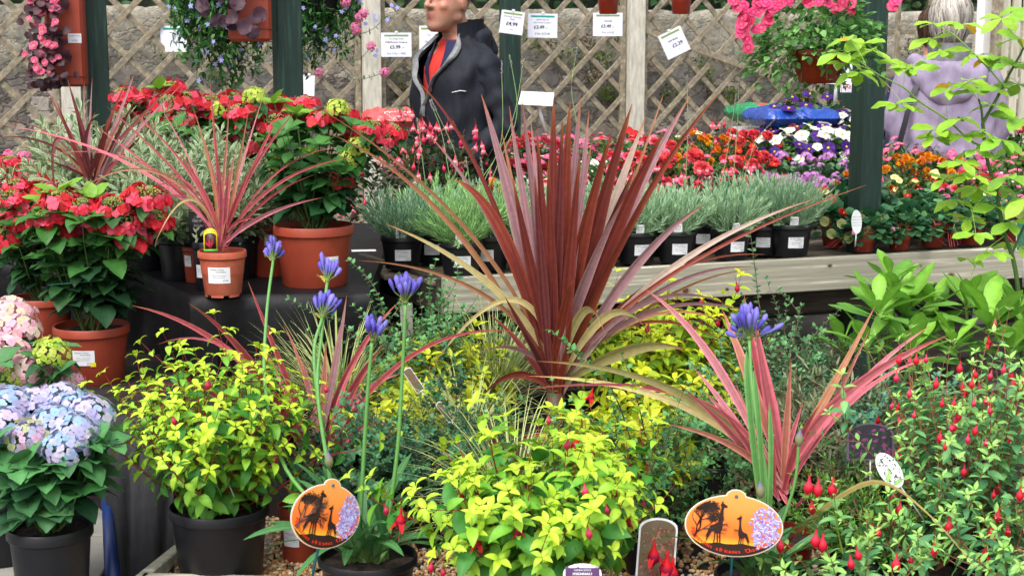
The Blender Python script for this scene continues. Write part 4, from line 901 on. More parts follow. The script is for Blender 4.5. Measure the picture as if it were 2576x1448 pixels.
# pink + blue mophead hydrangeas
rng = random.Random(41); pb = onz(135, 1512, .03); D = pb.y
t = thing('blue_hydrangea', 'blue and lilac mophead hydrangea in a black pot at the left front', 'hydrangea', pb); org = Vector(pb)
hd = [(at(22,1022,D+.08), [HBLU[0]], .84),(at(95,1025,D+.12), [HBLU[2]], .8),(at(190,1032,D+.1), [HBLU[1]], .8),(at(150,1008,D+.14),[HBLU[2]],.75),(at(186,1090,D-.04), [HBLU[0]], .8),(at(135,1075,D), [HBLU[1]], .9),(at(75,1105,D-.06), HMIX, 1.0),(at(225,1050,D+.06), [HBLU[2]], .85),(at(165,1125,D-.08), [HBLU[0]], .75),(at(8,1075,D), [HBLU[2]], .8)]
hydrangea(t, rng, hd, .2, org, [(at(60,1180,D-.1), 4, C(70,120,70,.8)),(at(90,1290,D-.12),3,C(90,140,80,.8)),(at(190,1250,D-.1),4,C(60,120,60,.8)),(at(230,1160,D-.05),3,C(50,96,60,.8))], dark=C(44,86,58,.84), tip=C(86,146,84,.86), fill=13, sc=1.25, spread=.1); pot(t, .112, .215, 'black_plastic', rim=.16, taper=.8)
g = G(); 
rng = random.Random(42); pb = Vector((at(15, 1100, 4.62).x, 4.62, .03)); D = 4.62
t = thing('pink_hydrangea', 'pale pink mophead hydrangea with lime buds behind the blue one', 'hydrangea', pb); org = Vector(pb)
hd = [(at(18,900,D),[HPNK[0]],.95),(at(75,930,D-.05),[HPNK[1]],.85),(at(130,888,D-.1),HGRN,1.25),(at(40,955,D-.08),HGRN,1.1),(at(15,945,D),[HPNK[1]],.9),(at(185,958,D-.05),[HPNK[0]],.42),(at(25,800,D+.25),[HPNK[1]],1.0),(at(45,835,D+.2),[HPNK[0]],.9),(at(5,840,D+.2),[HPNK[1]],.9)]
hydrangea(t, rng, hd, .2, org, [(at(128,955,D-.14), 3, C(84,140,80,.8)),(at(50,990,D-.12),3,C(60,110,60,.8))], dark=C(40,78,52,.8), tip=C(86,140,84,.8), fill=10, sc=1.25, spread=.1); pot(t, .11, .2, 'black_plastic')
t = thing('empty_pot', 'plain black pot at the far left edge beside the blue hydrangea pot', 'pot', onz(5, 1405, .03)); pot(t, .105, .2, 'black_plastic')

# ================================================================= VARIEGATED SHRUBS on the upper stage
def varleaf(L0=.04, green=C(112,148,108,.86), edge=C(204,214,168,.9)):
    def f(t, rng): k = rng.uniform(.8, 1.15); return L0*rng.uniform(.75, 1.2), L0*.27, green*k, edge*k, rng.uniform(-.1, .6), .25, rng.uniform(.5, 1.25)
    return f
def shrub(name, label, cat, leaf, nsh, lens, spread, nn, k=2, seed=1, base_h=.1, scol=C(100,110,70,.7), prof='ovate', potargs=None, group=None, r0=.0022, up=.35, wig=.12, ncol=3, nseg=4, branch=0, mat='leaf', lenjit=(.6, 1.05), start=1, brange=(.3, .8), blen=.45, rootr=.03):
    rng = random.Random(seed); t = thing(name, label, cat, group=group); g = G(); sg = G(); lv = LV(); tips = []
    for i in range(nsh):
        a = i*2.39996+rng.uniform(-.3, .3); lean = spread*math.sqrt((i+.5)/nsh)*rng.uniform(.8, 1.15); d = Vector((math.cos(a)*math.sin(lean), math.sin(a)*math.sin(lean), math.cos(lean))); ln = lens*rng.uniform(*lenjit)
        nd = shoot(sg, lv, rng, (math.cos(a)*rootr, math.sin(a)*rootr, base_h), d, ln, nn, leaf, r0, up, wig, k, scol, start); tips.append(nd[-1])
        for b in range(branch):
            q, dd = nd[int(len(nd)*rng.uniform(*brange))]; o = (dd+rv(rng, .9)).normalized(); n2 = shoot(sg, lv, rng, q, o, ln*blen*rng.uniform(.6, 1.2), max(3, int(nn*blen)), leaf, r0*.6, up, wig, k, scol, 0); tips.append(n2[-1])
    lv.flush(g, prof, nseg, ncol); g.obj('foliage', mat, t); sg.obj('stem', 'stem', t)
    if potargs: pot(t, **potargs)
    return t, tips
BP = dict(r=.08, h=.15, mat='black_plastic')
VS, _ = shrub('variegated_shrub', 'white edged variegated shrub behind the small cordyline on the upper stage', 'shrub', varleaf(.048), 70, .34, 1.15, 14, 3, 51, .14, C(120,110,90,.7), 'obov', BP, 'white edged variegated shrubs on the upper stage', up=.25, ncol=5)
VS.location = at(600, 560, 5.5).xy.to_3d()+Z3*UZ
for px, D, s, l in ((450, 5.45, 1.05, 'white edged variegated shrub in a black pot left of the small cordyline'), (370, 5.7, 1.1, 'white edged variegated shrub between its neighbours near the dark cordyline'), (235, 5.85, 1.15, 'leftmost white edged variegated shrub below the dark cordyline'), (650, 5.75, .95, 'white edged variegated shrub touching the big red hydrangea'), (520, 5.85, 1.1, 'rear white edged variegated shrub below the back red hydrangea'), (310, 6.05, 1.25, 'rear white edged variegated shrub below the dark cordyline')):
    dup(VS, at(px, 560, D).xy.to_3d()+Z3*UZ, px*.7, s, l)
# pots seen on the upper stage
def lone(px, py, r, h, mat, label, lab=None, z=UZ, cat='pot', **k):
    t = thing('plant_pot', label, cat, onz(px, py, z)); pot(t, r, h, mat, lab=lab, **k); return t
lone(402, 672, .055, .12, 'terracotta', 'small terracotta pot at the left rear of the upper stage')
T = lone(448, 690, .058, .13, 'black_plastic', 'small black pot with a white label left of the arched plant tag', (FRONT-.35, .07, .04, .045, '£3.99', False))
lone(492, 708, .045, .13, 'terracotta', 'narrow terracotta pot squeezed between two black pots', (FRONT-.5, .08, .03, .04, '£2.99', False))
T = lone(522, 728, .05, .17, 'black_plastic', 'black pot just left of the small cordyline pot', (FRONT-.4, .07, .03, .045, '£3.99', False))
lone(602, 700, .066, .16, 'black_plastic', 'black pot directly behind the small cordyline pot')
lone(682, 690, .10, .2, 'terracotta', 'large terracotta pot between the small cordyline and the big red hydrangea', (FRONT+.2, .14, .05, .04, '£6.99', False))
# black and white picture tag standing in the black pot
M = frame(onz(508, 728, UZ)+Vector((0, -.02, .15)), .15, -.05); g = G(); plate(g, [(-.033, 0), (.033, 0), (.033, .125), (-.033, .125)], M, .0012, C(26,26,30,.9)); text(g, 'Garden', .014, M @ Matrix.Translation((0, -.002, .09)), C(210,210,214,.9)); text(g, 'Shrubs', .012, M @ Matrix.Translation((0, -.002, .073)), C(190,190,196,.9))
ball(g, M @ Vector((0, -.001, .108)), (.006, .0015, .006), C(214,214,218,.9), 10, 6)
for i in range(9):
    rr = random.Random(i); leafset(g, [M @ Vector((rr.uniform(-.02, .02), -.002, .01+i*.006))], [M.to_3x3() @ Vector((rr.uniform(-1, 1), 0, 1))], [M.to_3x3() @ Vector((0, -1, 0))], [.022], [.007], 'ovate', [0.05], 0, C(120,150,110,.85), C(206,214,176,.9))
o = g.obj('plant_tag', 'paper'); tag(o, 'black upright plant tag standing left of the small cordyline', 'plant tag')

t = thing('plant_pot', 'terracotta pot with a white label partly behind the left giraffe tag', 'pot', Vector((at(752, 1300, 4.2).x, 4.2, .02))); pot(t, .062, .17, 'terracotta', lab=(FRONT-.35, .085, .05, .055, '£4.99', False))
# ================================================================= LIME FUCHSIAS (front) and yellow plants behind
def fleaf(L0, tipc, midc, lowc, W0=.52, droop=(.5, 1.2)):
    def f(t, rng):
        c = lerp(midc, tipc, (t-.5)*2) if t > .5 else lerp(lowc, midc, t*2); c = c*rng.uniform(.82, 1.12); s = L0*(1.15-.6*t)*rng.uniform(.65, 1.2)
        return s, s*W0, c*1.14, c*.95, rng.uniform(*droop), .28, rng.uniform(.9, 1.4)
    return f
LT, LM, LLo = C(186,216,54,.9), C(132,190,56,.87), C(66,134,50,.82)
def fuchsia(name, label, cat, org, seed, leaf, nsh, lens, spread, nn, base_h, buds, nb, potargs=None, branch=2, up=.5, scol=C(150,36,40,.8), squash=1.0, r0=.0026, wig=.1, budz=.3, bscale=1.0, lenjit=(.7, 1.05), prof='ovate'):
    t, tips = shrub(name, label, cat, leaf, nsh, lens, spread, nn, 2, seed, base_h, scol, prof, potargs, r0=r0, up=up, wig=wig, branch=branch, ncol=5, nseg=5, lenjit=lenjit)
    rng = random.Random(seed+7); it = []
    for i in range(nb):
        q, d = tips[rng.randrange(len(tips))]; o = Vector((rng.uniform(-1, 1), rng.uniform(-1, .6), 0)); it.append((buds[rng.randrange(len(buds))], q+o*.016-Z3*rng.uniform(.01, .04), Vector((rng.uniform(-.25, .25), rng.uniform(-.25, .25), 1)), bscale*rng.uniform(.7, 1.15), rng.uniform(0, 6)))
    place_flowers(t, it); t.location = org; return t
pb = Vector((at(552, 1290, 4.05).x, 4.05, .02))
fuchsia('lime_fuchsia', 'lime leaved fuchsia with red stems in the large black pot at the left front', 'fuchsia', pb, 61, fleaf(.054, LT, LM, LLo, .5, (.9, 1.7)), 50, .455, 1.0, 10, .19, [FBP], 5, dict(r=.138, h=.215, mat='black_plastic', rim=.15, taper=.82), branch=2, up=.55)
pb = Vector((at(1362, 1200, 3.55).x, 3.55, .02))
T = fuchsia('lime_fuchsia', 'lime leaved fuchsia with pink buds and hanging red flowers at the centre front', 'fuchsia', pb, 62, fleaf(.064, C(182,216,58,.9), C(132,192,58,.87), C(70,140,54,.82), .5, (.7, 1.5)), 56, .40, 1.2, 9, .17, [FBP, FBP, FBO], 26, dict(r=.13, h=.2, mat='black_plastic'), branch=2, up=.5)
place_flowers(T, [(me, at(x, y, 3.45)-pb, Vector((.05, 0, 1)), s, x) for me, x, y, s in ((FBO, 1008, 1300, 1.2), (FBO, 1160, 1245, .8), (FBO, 1678, 1415, 1.7), (FBO, 1645, 1385, 1.4), (FBO, 1692, 1430, 1.5), (FBP, 1085, 1420, 1.0), (FBP, 1115, 1432, .9))])
YT, YM, YL = C(206,220,40,.9), C(178,208,44,.88), C(130,176,48,.82)
pb = Vector((at(1640, 900, 4.95).x, 4.95, .02))
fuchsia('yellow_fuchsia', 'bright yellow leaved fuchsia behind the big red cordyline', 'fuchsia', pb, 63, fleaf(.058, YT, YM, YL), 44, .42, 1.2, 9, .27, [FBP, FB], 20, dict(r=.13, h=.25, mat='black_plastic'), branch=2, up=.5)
def yleaf(L0, c1, c2):
    def f(t, rng): c = lerp(c1, c2, rng.random())*rng.uniform(.85, 1.1); return L0*rng.uniform(.7, 1.2), L0*.36, c, c, rng.uniform(.2, 1.0), .2, rng.uniform(.8, 1.5)
    return f
def yel(px, D, ln, seed, label, bh=.2, L0=.05, nsh=34):
    t, _ = shrub('golden_shrub', label, 'shrub', yleaf(L0, C(212,216,56,.9), C(180,204,50,.86)), nsh, ln, 1.3, 7, 3, seed, bh, C(150,130,60,.75), 'ovate', dict(r=.1, h=bh, mat='black_plastic'), branch=1); t.location = Vector((at(px, 900, D).x, D, .02))
yel(1700, 4.7, .24, 64, 'golden yellow narrow leaved shrub behind the right pink cordyline', .24)
yel(1130, 4.95, .25, 65, 'golden yellow shrub left of the big red cordyline', .27)
yel(1545, 4.25, .24, 66, 'golden yellow shrub just below the base of the big red cordyline', .2, .06)
yel(980, 4.7, .2, 67, 'golden yellow shrub behind the agapanthus stems', .2)

# ================================================================= SMALL LEAVED COTONEASTERS
def cleaf(L0=.019, c1=C(60,116,80,.85), c2=C(110,168,104,.88)):
    def f(t, rng): c = lerp(c1, c2, min(1, t*.8+rng.random()*.3))*rng.uniform(.75, 1.2); s = L0*rng.uniform(.75, 1.25)*(1.1-.35*t); return s*1.12, s*.8, c*1.15, c*1.2, rng.uniform(0, .5), .25, rng.uniform(.7, 1.3)
    return f
def coto(px, D, bh, ln, label, seed, nsh=26, spread=1.3, up=.1, leaf=None, br=3, name='cotoneaster', scol=C(110,72,60,.75), k=2, nn=17):
    t, _ = shrub(name, label, 'shrub', leaf or cleaf(), nsh, ln, spread, nn, k, seed, bh, scol, 'ovate', dict(r=.095, h=max(.12, bh), mat='black_plastic'), up=up, wig=.14, branch=br, nseg=3, brange=(.2, .9), blen=.5, r0=.0024); t.location = Vector((at(px, 900, D).x, D, .02)); return t
def extra(t, D, lines, leaf, seed, k=2, nn=20, scol=C(120,96,76,.75)):
    """long wandering shoots traced from the photograph"""
    rng = random.Random(seed); org = t.location.copy(); g = G(); sg = G(); lv = LV()
    for ln in lines:
        P = catmull([at(x, y, D+dd)-org for x, y, dd in ln], 8); tube(sg, P, np.linspace(.0026, .001, len(P)), 5, scol, cap=False); acc = 0
        for i in range(1, len(P)):
            acc += np.linalg.norm(P[i]-P[i-1])
            if acc > .014:
                acc = 0; dd = Vector(P[i]-P[i-1]).normalized()
                for j in range(k):
                    o = rv(rng); o = (o-dd*o.dot(dd)).normalized(); L_, W_, cm, ce, b, f, a = leaf(i/len(P), rng); lv.add(P[i], (o+dd*.5).normalized(), (Z3+rv(rng, .5)).normalized(), L_*1.1, W_*1.1, cm, ce, b, f)
    lv.flush(g, 'ovate', 3, 3); g.obj('long_shoot_leaves', 'leaf', t); sg.obj('long_shoot', 'stem', t)
t = coto(1060, 5.0, .25, .42, 'small leaved shrub with upright twigs in front of the bench corner', 71, spread=.9, up=.25)
extra(t, 5.0, [[(1060,1000,0),(1090,860,0),(1080,740,0),(1096,655,0)],[(1060,1000,0),(1080,840,-.05),(1150,700,0),(1130,640,0)],[(1040,1000,0),(980,830,0),(940,720,0),(880,655,0)],[(1030,980,0),(960,850,0),(1010,760,0),(1000,690,0)]], cleaf(), 711, k=3)
coto(1090, 4.35, .2, .30, 'dense dark small leaved shrub behind the agapanthus leaves', 72, 34, leaf=cleaf(.018, C(36,84,66,.8), C(76,134,92,.84)))
t = coto(1640, 4.1, .16, .36, 'small leaved shrub between the centre lime fuchsia and the right giraffe tag', 73, 36, leaf=cleaf(.017, C(44,96,62,.82), C(96,158,84,.85)))
extra(t, 4.1, [[(1640,1250,0),(1560,1130,-.05),(1490,1060,-.1),(1440,1000,-.15)],[(1640,1230,0),(1620,1080,0),(1590,960,-.1),(1560,880,-.1)],[(1650,1230,0),(1690,1080,0),(1760,1000,0),(1800,930,0)],[(1600,1150,0),(1540,980,-.1),(1450,890,-.1),(1385,830,-.15)]], cleaf(.017, C(44,96,62,.82), C(96,158,84,.85)), 731)
t = coto(1990, 4.75, .25, .36, 'small leaved shrub with a tall upright shoot before the bench front board', 74, 60, leaf=cleaf(.017, C(60,112,76,.82), C(116,166,112,.85)))
extra(t, 4.75, [[(1960,900,0),(1915,790,0),(1900,680,0),(1882,545,0)],[(1960,900,0),(2010,800,0),(1960,730,0)],[(2000,900,0),(2060,830,0),(2110,780,0)]], cleaf(.017, C(60,112,76,.82), C(116,166,112,.85)), 741, k=3)
coto(1330, 4.2, .16, .26, 'small leaved shrub beneath the big red cordyline', 75, 28)
coto(2210, 4.4, .2, .32, 'small leaved bluish shrub below the left rhododendron', 76, 46, leaf=cleaf(.02, C(60,120,96,.82), C(100,160,130,.85)))
coto(1800, 4.55, .2, .3, 'small leaved shrub behind the right pink cordyline', 77, 30)
coto(900, 4.25, .16, .3, 'small leaved shrub behind the left giraffe tag', 78, 26, leaf=cleaf(.02, C(50,104,80,.82), C(96,150,100,.85)))
def nleaf(L0, c1, c2, w=.2):
    def f(t, rng): c = lerp(c1, c2, rng.random())*rng.uniform(.8, 1.2); return L0*rng.uniform(.7, 1.2), L0*w, c, c, rng.uniform(0, .4), .2, rng.uniform(.5, 1.1)
    return f
t = coto(2090, 4.35, .18, .34, 'bronze narrow leaved shrub right of the right pink cordyline', 79, 54, leaf=nleaf(.040, C(112,112,86,.84), C(146,162,118,.86)), name='bronze_shrub', scol=C(96,44,40,.75), nn=13)
t = coto(2330, 4.6, .2, .34, 'bronze narrow leaved shrub behind the red fuchsia', 80, 26, leaf=nleaf(.034, C(90,70,60,.8), C(126,130,98,.82)), name='bronze_shrub', scol=C(96,44,40,.75), nn=13)
t = coto(2185, 3.85, .14, .24, 'fresh green needle leaved shrub under the black and white plant tag', 81, 40, leaf=nleaf(.018, C(60,120,44,.82), C(120,176,60,.85), .26), name='needle_shrub', up=.6, br=3)
# red flowered fuchsia on the right
RF = fleaf(.044, C(158,206,104,.88), C(122,182,106,.87), C(82,142,92,.84), .44, (.1, .8))
pb = Vector((at(2440, 1200, 3.9).x, 3.9, .02))
T = fuchsia('red_fuchsia', 'tall fuchsia covered in round red buds at the right edge', 'fuchsia', pb, 82, RF, 40, .54, .85, 12, .18, [FB, FB, FBP, FBP, FBO], 48, dict(r=.14, h=.2, mat='black_plastic'), branch=2, up=.35, bscale=.8, scol=C(150,96,70,.8))
RB = [(2255,945),(2288,985),(2355,960),(2415,920),(2445,960),(2370,1010),(2480,1005),(2405,1050),(2300,1040),(2525,925),(2550,960),(2330,900),(2262,900),(2480,1110),(2540,1100),(2365,1095),(2435,1100),(2305,900),(2540,1010),(2450,1010),(2425,1180),(2500,1240),(2400,1010),(2560,1040)]
place_flowers(T, [([FB, FB, FBP][x % 3], at(x, y, 3.7)-pb, Vector((.05, 0, 1)), .7+.35*((x*7) % 10)/10, x) for x, y in RB])
pb = Vector((at(2145, 1400, 3.5).x, 3.5, .02)); 
T = fuchsia('red_fuchsia', 'small fuchsia with drooping red buds in the maroon pot at the bottom right', 'fuchsia', pb, 83, RF, 13, .26, 1.3, 9, .13, [FB], 10, dict(r=.09, h=.15, mat='maroon_plastic'), branch=1, up=.4, scol=C(140,110,60,.8))
place_flowers(T, [(FB, at(x, y, 3.4)-pb, Vector((.05, 0, 1)), 1.25, x) for x, y in ((2035,1215),(2058,1222),(2095,1220),(2052,1350),(2070,1360),(2255,1410))])
g = G(); sg = G(); lv = LV(); rng = random.Random(3); shoot(sg, lv, rng, at(2120,1390,3.45)-pb, at(2070,1180,3.4)-at(2120,1390,3.45), .2, 8, RF, .0028, .1, .05, scol=C(130,150,60,.8)); lv.flush(g, 'ovate', 4, 3); g.obj('foliage', 'leaf', T); sg.obj('stem', 'stem', T)
pb = Vector((at(2560, 1440, 3.55).x, 3.55, .02)); fuchsia('red_fuchsia', 'low fuchsia in the black pot at the bottom right corner', 'fuchsia', pb, 84, RF, 20, .26, 1.35, 9, .16, [FB, FBO], 12, dict(r=.15, h=.17, mat='black_plastic'), branch=2, up=.4, scol=C(150,96,70,.8))
pb = Vector((at(2330, 1440, 3.75).x, 3.75, .02)); fuchsia('red_fuchsia', 'fuchsia with few buds behind the arching yellow leaf', 'fuchsia', pb, 85, RF, 18, .28, 1.2, 8, .14, [FB], 10, dict(r=.1, h=.15, mat='black_plastic'), branch=2, up=.4, scol=C(150,96,70,.8))

# ================================================================= RHODODENDRONS
def rhodo(label, px, D, tips, seed, extra_h=.2):
    rng = random.Random(seed); org = Vector((at(px, 900, D).x, D, .02)); t = thing('rhododendron', label, 'rhododendron', org); g = G(); sg = G(); lv = LV()
    for x, y, s, n, dd in tips:
        q = at(x, y-18, D+dd)-org; s *= 1.1; tube(sg, bez((rng.uniform(-.04, .04), rng.uniform(-.04, .04), .18), (q.x*.6, q.y*.6, q.z*.6), q, 8), np.linspace(.006, .0042, 8), 7, C(120,150,70,.8), cap=False)
        for j in range(n):
            a = j*2.4+rng.uniform(-.2, .2); el = .1+1.1*(j/n)+rng.uniform(-.15, .15); o = Vector((math.cos(a)*math.cos(el), math.sin(a)*math.cos(el), math.sin(el))); L_ = .142*s*rng.uniform(.8, 1.15)*(1-.2*j/n); c = lerp(C(64,118,60,.8), C(136,190,64,.86), .25+.75*(j/n)*rng.uniform(.6, 1.1))
            b = q-Z3*(.03*(1-j/n)); lv.add(b+o*.012, o, (Z3*1.0-o*.4+rv(rng, .2)).normalized(), L_, L_*.36, c*1.2, c*.97, rng.uniform(-.1, .55), .22); tube(sg, [b, b+o*.014], .002, 4, C(150,180,80,.8), cap=False)
    lv.flush(g, 'obov', 7, 5, wave=.06); g.obj('foliage', 'leaf', t); sg.obj('stem', 'stem', t); pot(t, .13, .2, 'black_plastic')
rhodo('glossy large leaved rhododendron in front of the bench board', 2240, 4.62, [(2210,800,1.1,13,-.05),(2275,800,1.2,14,.05),(2180,880,.95,10,-.1),(2330,870,1.0,12,0),(2250,760,.9,9,.15),(2290,900,1.0,11,-.15),(2120,880,.8,9,.0),(2240,720,.9,8,.1),(2340,790,.9,9,.1)], 91)
rhodo('glossy large leaved rhododendron at the right edge below the sapling', 2485, 4.6, [(2490,835,1.25,13,-.05),(2560,800,1.1,11,.05),(2430,780,1.0,11,.1),(2540,900,1.1,11,-.1),(2400,880,.9,10,-.1),(2600,860,1.2,12,0)], 92)

# ================================================================= VARIEGATED GRASSES
def grass(label, px, D, bh, n, Lm, seed, cols, w=.004, name='variegated_grass', spread=1.1, droop=1.6):
    rng = random.Random(seed); org = Vector((at(px, 900, D).x, D, .02)); t = thing(name, label, 'ornamental grass', org); g = G(); lv = LV()
    for i in range(n):
        a = rng.uniform(0, 6.28); le = rng.uniform(.05, spread)*rng.uniform(.5, 1); d = Vector((math.cos(a)*math.sin(le), math.sin(a)*math.sin(le), math.cos(le))); L_ = Lm*rng.uniform(.55, 1.1); c = cols[rng.randrange(len(cols))]; k = rng.uniform(.8, 1.15)
        lv.add((math.cos(a)*.02, math.sin(a)*.02, bh), d, (Z3-Vector((math.cos(a), math.sin(a), 0))*.6).normalized(), L_, w*rng.uniform(.7, 1.2), c[0]*k, c[1]*k, rng.uniform(.3, droop), .3)
    lv.flush(g, 'linear', 10, 3); g.obj('leaves', 'leaf_matt', t); pot(t, .09, max(.12, bh), 'black_plastic')
GV = [(C(216,214,160,.88), C(116,146,70,.82)), (C(196,204,132,.86), C(130,156,80,.82)), (C(120,154,74,.8), C(208,208,150,.86))]
grass('cream striped grass between the bench corner and the big red cordyline', 1245, 5.0, .26, 330, .42, 93, GV)
grass('cream striped grass behind the agapanthus flower heads', 850, 4.85, .24, 320, .42, 94, GV, spread=1.0)
grass('cream striped grass spilling behind the centre lime fuchsia', 1290, 4.0, .16, 260, .42, 95, GV, spread=1.35)
grass('cream striped grass at the left foot of the big red cordyline', 1180, 4.55, .2, 220, .34, 96, GV, spread=1.3)

# ================================================================= AGAPANTHUS
def aga_head(seed, openf=1.0, n=26, sp=True):
    rng = random.Random(seed); g = G()
    for i in range(n):
        el = rng.uniform(.25 if not sp else .75, 1.5) if i else 1.5; az = i*2.4+rng.uniform(-.4, .4); d = Vector((math.cos(az)*math.cos(el), math.sin(az)*math.cos(el), math.sin(el))); l1 = .022*rng.uniform(.6, 1.2)*(.6+.6*openf); L_ = .027*rng.uniform(.75, 1.15); p = d*l1
        tube(g, [(0, 0, 0), p*.5+Z3*.002, p], [.0011, .0009, .0012], 5, C(126,150,90,.8), cap=False)
        u = p+(d+Z3*(.9 if sp else .25)).normalized()*L_; c = lerp(C(98,88,200,.88), C(146,138,226,.92), rng.random())*rng.uniform(.85, 1.1); q = [lerp(p, u, s) for s in (0, .2, .5, .78, .93, 1)]
        tube(g, q, np.array([.0012, .0026, .0042, .0046, .0026, .0004])*rng.uniform(.8, 1.1), 7, np.array([lerp(c, C(120,140,150,.8), .5), c*.8, c, c*1.05, c*.95, c*.8]), cap=False)
    ball(g, (0, 0, .002), .005, C(120,150,70,.8), 8, 5)
    if sp: leafset(g, [(0.004, -.004, 0)], [(.3, -.4, 1)], [(.2, -1, .2)], [.032], [.02], 'ovate', [-.5], [-.6], C(206,190,80,.88), C(190,180,90,.88), 6, 5)
    return g.mesh('flower_head', 'petal')
AH = [aga_head(1, .8, 24), aga_head(2, .9, 26), aga_head(3, .7, 20), aga_head(4, .35, 12), aga_head(5, 1.35, 30, False)]
def aga_bud(c=C(150,150,110,.85)):
    g = G(); lathe(g, [(.001, -.012), (.006, -.006), (.009, .002), (.008, .010), (.004, .018), (.0006, .025)], 10, col=np.array([C(120,150,80,.8), c, c, c, lerp(c, C(130,110,190,.85), .6), C(130,110,200,.85)])); return g.mesh('flower_bud', 'petal')
ABUD = aga_bud()
def agap(label, px, ypot, D, r, h, heads, buds, seed, nl=22, LL=.26, strapw=.024):
    rng = random.Random(seed); org = at(px, ypot, D); org.z = max(.02, org.z-h); t = thing('agapanthus', label, 'agapanthus', org); g = G()
    for i in range(nl):
        a = rng.uniform(0, 6.28); le = rng.uniform(.35, 1.25); L_ = LL*rng.uniform(.6, 1.15); b = Vector((rng.choice([-.03, .03, .0])+rng.uniform(-.015, .015), rng.uniform(-.02, .03), h-.02)); d = Vector((math.cos(a)*math.sin(le), math.sin(a)*math.sin(le), math.cos(le)))
        p1 = b+(d+Z3*.5).normalized()*L_*.55; p2 = b+d*L_-Z3*L_*rng.uniform(0, .35)*math.sin(le); k = rng.uniform(.8, 1.15); T = (p2-b).normalized(); S = Vector((-math.sin(a), math.cos(a), 0)); S = Matrix.Rotation(rng.uniform(-.5, .5), 3, T) @ S
        blade(g, bez(b, p1, p2, 12), strapw*rng.uniform(.7, 1.1), S, 'strap', C(72,128,70,.82)*k, C(96,150,92,.84)*k, .3, (.3, .2, 0, .9, 0, .2, .3), basec=C(130,164,92,.84))
    g.obj('leaves', 'leaf', t, ); 
    for (pts, mi, sc, dd) in heads:
        P = [at(x, y, D+dd*(i/(len(pts)-1)))-org for i, (x, y) in enumerate(pts)]; P[0] = Vector((P[0].x, P[0].y, P[0].z)); g = G(); pp = catmull(P, 6); tube(g, pp, np.linspace(.0056, .0042, len(pp)), 8, C(98,152,78,.82)); so = g.obj('flower_stalk', 'stem', t)
        d = Vector(pp[-1]-pp[-3]).normalized(); link('flower_head', AH[mi], so, pp[-1]+np.array(d)*.002, hangrot(d) @ Matrix.Rotation(rng.uniform(-.5, .5), 3, 'Z').to_quaternion(), sc)
    for (pts, sc, dd) in buds:
        P = [at(x, y, D+dd)-org for x, y in pts]; g = G(); tube(g, catmull(P, 6), .004, 7, C(98,148,78,.82)); so = g.obj('flower_stalk', 'stem', t); link('flower_bud', ABUD, so, P[-1], hangrot(P[-1]-P[-2]), sc)
    pot(t, r, h, 'black_plastic', rim=.14, taper=.8, segs=48); return t, org
AGA, aorg = agap('purple agapanthus in the black pot with five flower heads above the left giraffe tag', 925, 1393, 3.72, .128, .17, [
  ([(868,1330),(820,1140),(790,900),(810,800)], 1, 1.45, .25), ([(905,1330),(915,1150),(925,990),(936,860)], 3, 1.45, .0), ([(975,1330),(1000,1130),(1012,940),(1020,765)], 0, 1.5, .05),
  ([(860,1330),(720,1180),(668,980),(670,800),(687,655)], 0, 1.5, .75), ([(850,1310),(800,1000),(810,830),(823,710)], 2, 1.55, .35)], [([(850,1330),(835,1240),(828,1165)], 1.3, 0)], 101, nl=38, LL=.36, strapw=.027)
AGB, borg = agap('purple agapanthus with one open flower head above the right giraffe tag', 1915, 1438, 3.55, .115, .14, [([(1945,1370),(1925,1180),(1895,1000),(1885,855)], 4, 1.5, .15)], [([(1955,1350),(1998,1220),(2010,1110)], 1.2, -.05), ([(1925,1350),(1915,1290),(1913,1240)], 1.2, -.1)], 102, nl=24, LL=.27)
g = G(); b0 = at(1930, 1390, 3.5)
for (x, y, mx_, my, w) in ((1878,880,1890,1060,18),(1896,930,1912,1100,15),(1935,1010,1940,1180,14)): blade(g, bez(b0, at(mx_, my, 3.5)*2-(b0+at(x, y, 3.55))*.5, at(x, y, 3.55), 14), w/ppm(3.5), Vector((1, .2, 0)), 'strap', C(80,138,66,.82), C(120,170,96,.84), .3, basec=C(150,180,100,.84))
g.obj('tall_leaf', 'leaf', AGB, org=borg)

# ---- oval giraffe tags
m, nt, p_, o_ = nodes_mat('sunset_print'); tc = nt.nodes.new('ShaderNodeTexCoord'); sp = nt.nodes.new('ShaderNodeSeparateXYZ'); nt.links.new(tc.outputs['Object'], sp.inputs[0])
mr = N(nt, 'ShaderNodeMapRange'); mr.inputs['From Min'].default_value = -.085; mr.inputs['From Max'].default_value = .085; nt.links.new(sp.outputs[2], mr.inputs[0])
cr = nt.nodes.new('ShaderNodeValToRGB'); e = cr.color_ramp.elements; e[0].position = .1; e[0].color = (*C(232,120,40,.9), 1); e[1].position = .95; e[1].color = (*C(240,160,84,.9), 1)
for q, cc in ((.2, C(244,196,50,.9)), (.34, C(244,120,40,.9)), (.5, C(246,122,48,.9)), (.7, C(246,146,66,.9))): x = e.new(q); x.color = (*cc, 1)
nt.links.new(mr.outputs[0], cr.inputs[0]); nt.links.new(cr.outputs[0], p_.inputs['Base Color']); p_.inputs['Roughness'].default_value = .28
GIR = [(-.1,0),(-.085,.30),(-.10,.42),(-.16,.40),(-.30,.05),(-.27,.38),(-.24,.50),(-.20,.60),(-.10,.64),(-.01,.72),(.035,.95),(.05,1.22),(.02,1.28),(.05,1.32),(.04,1.42),(.07,1.34),(.09,1.43),(.10,1.33),(.22,1.24),(.21,1.20),(.12,1.19),(.11,.98),(.12,.70),(.12,.52),(.08,.40),(.10,.0),(.07,0),(.04,.36),(.01,.36),(.03,0),(-.0,0),(-.03,.38),(-.055,.38),(-.07,0)]
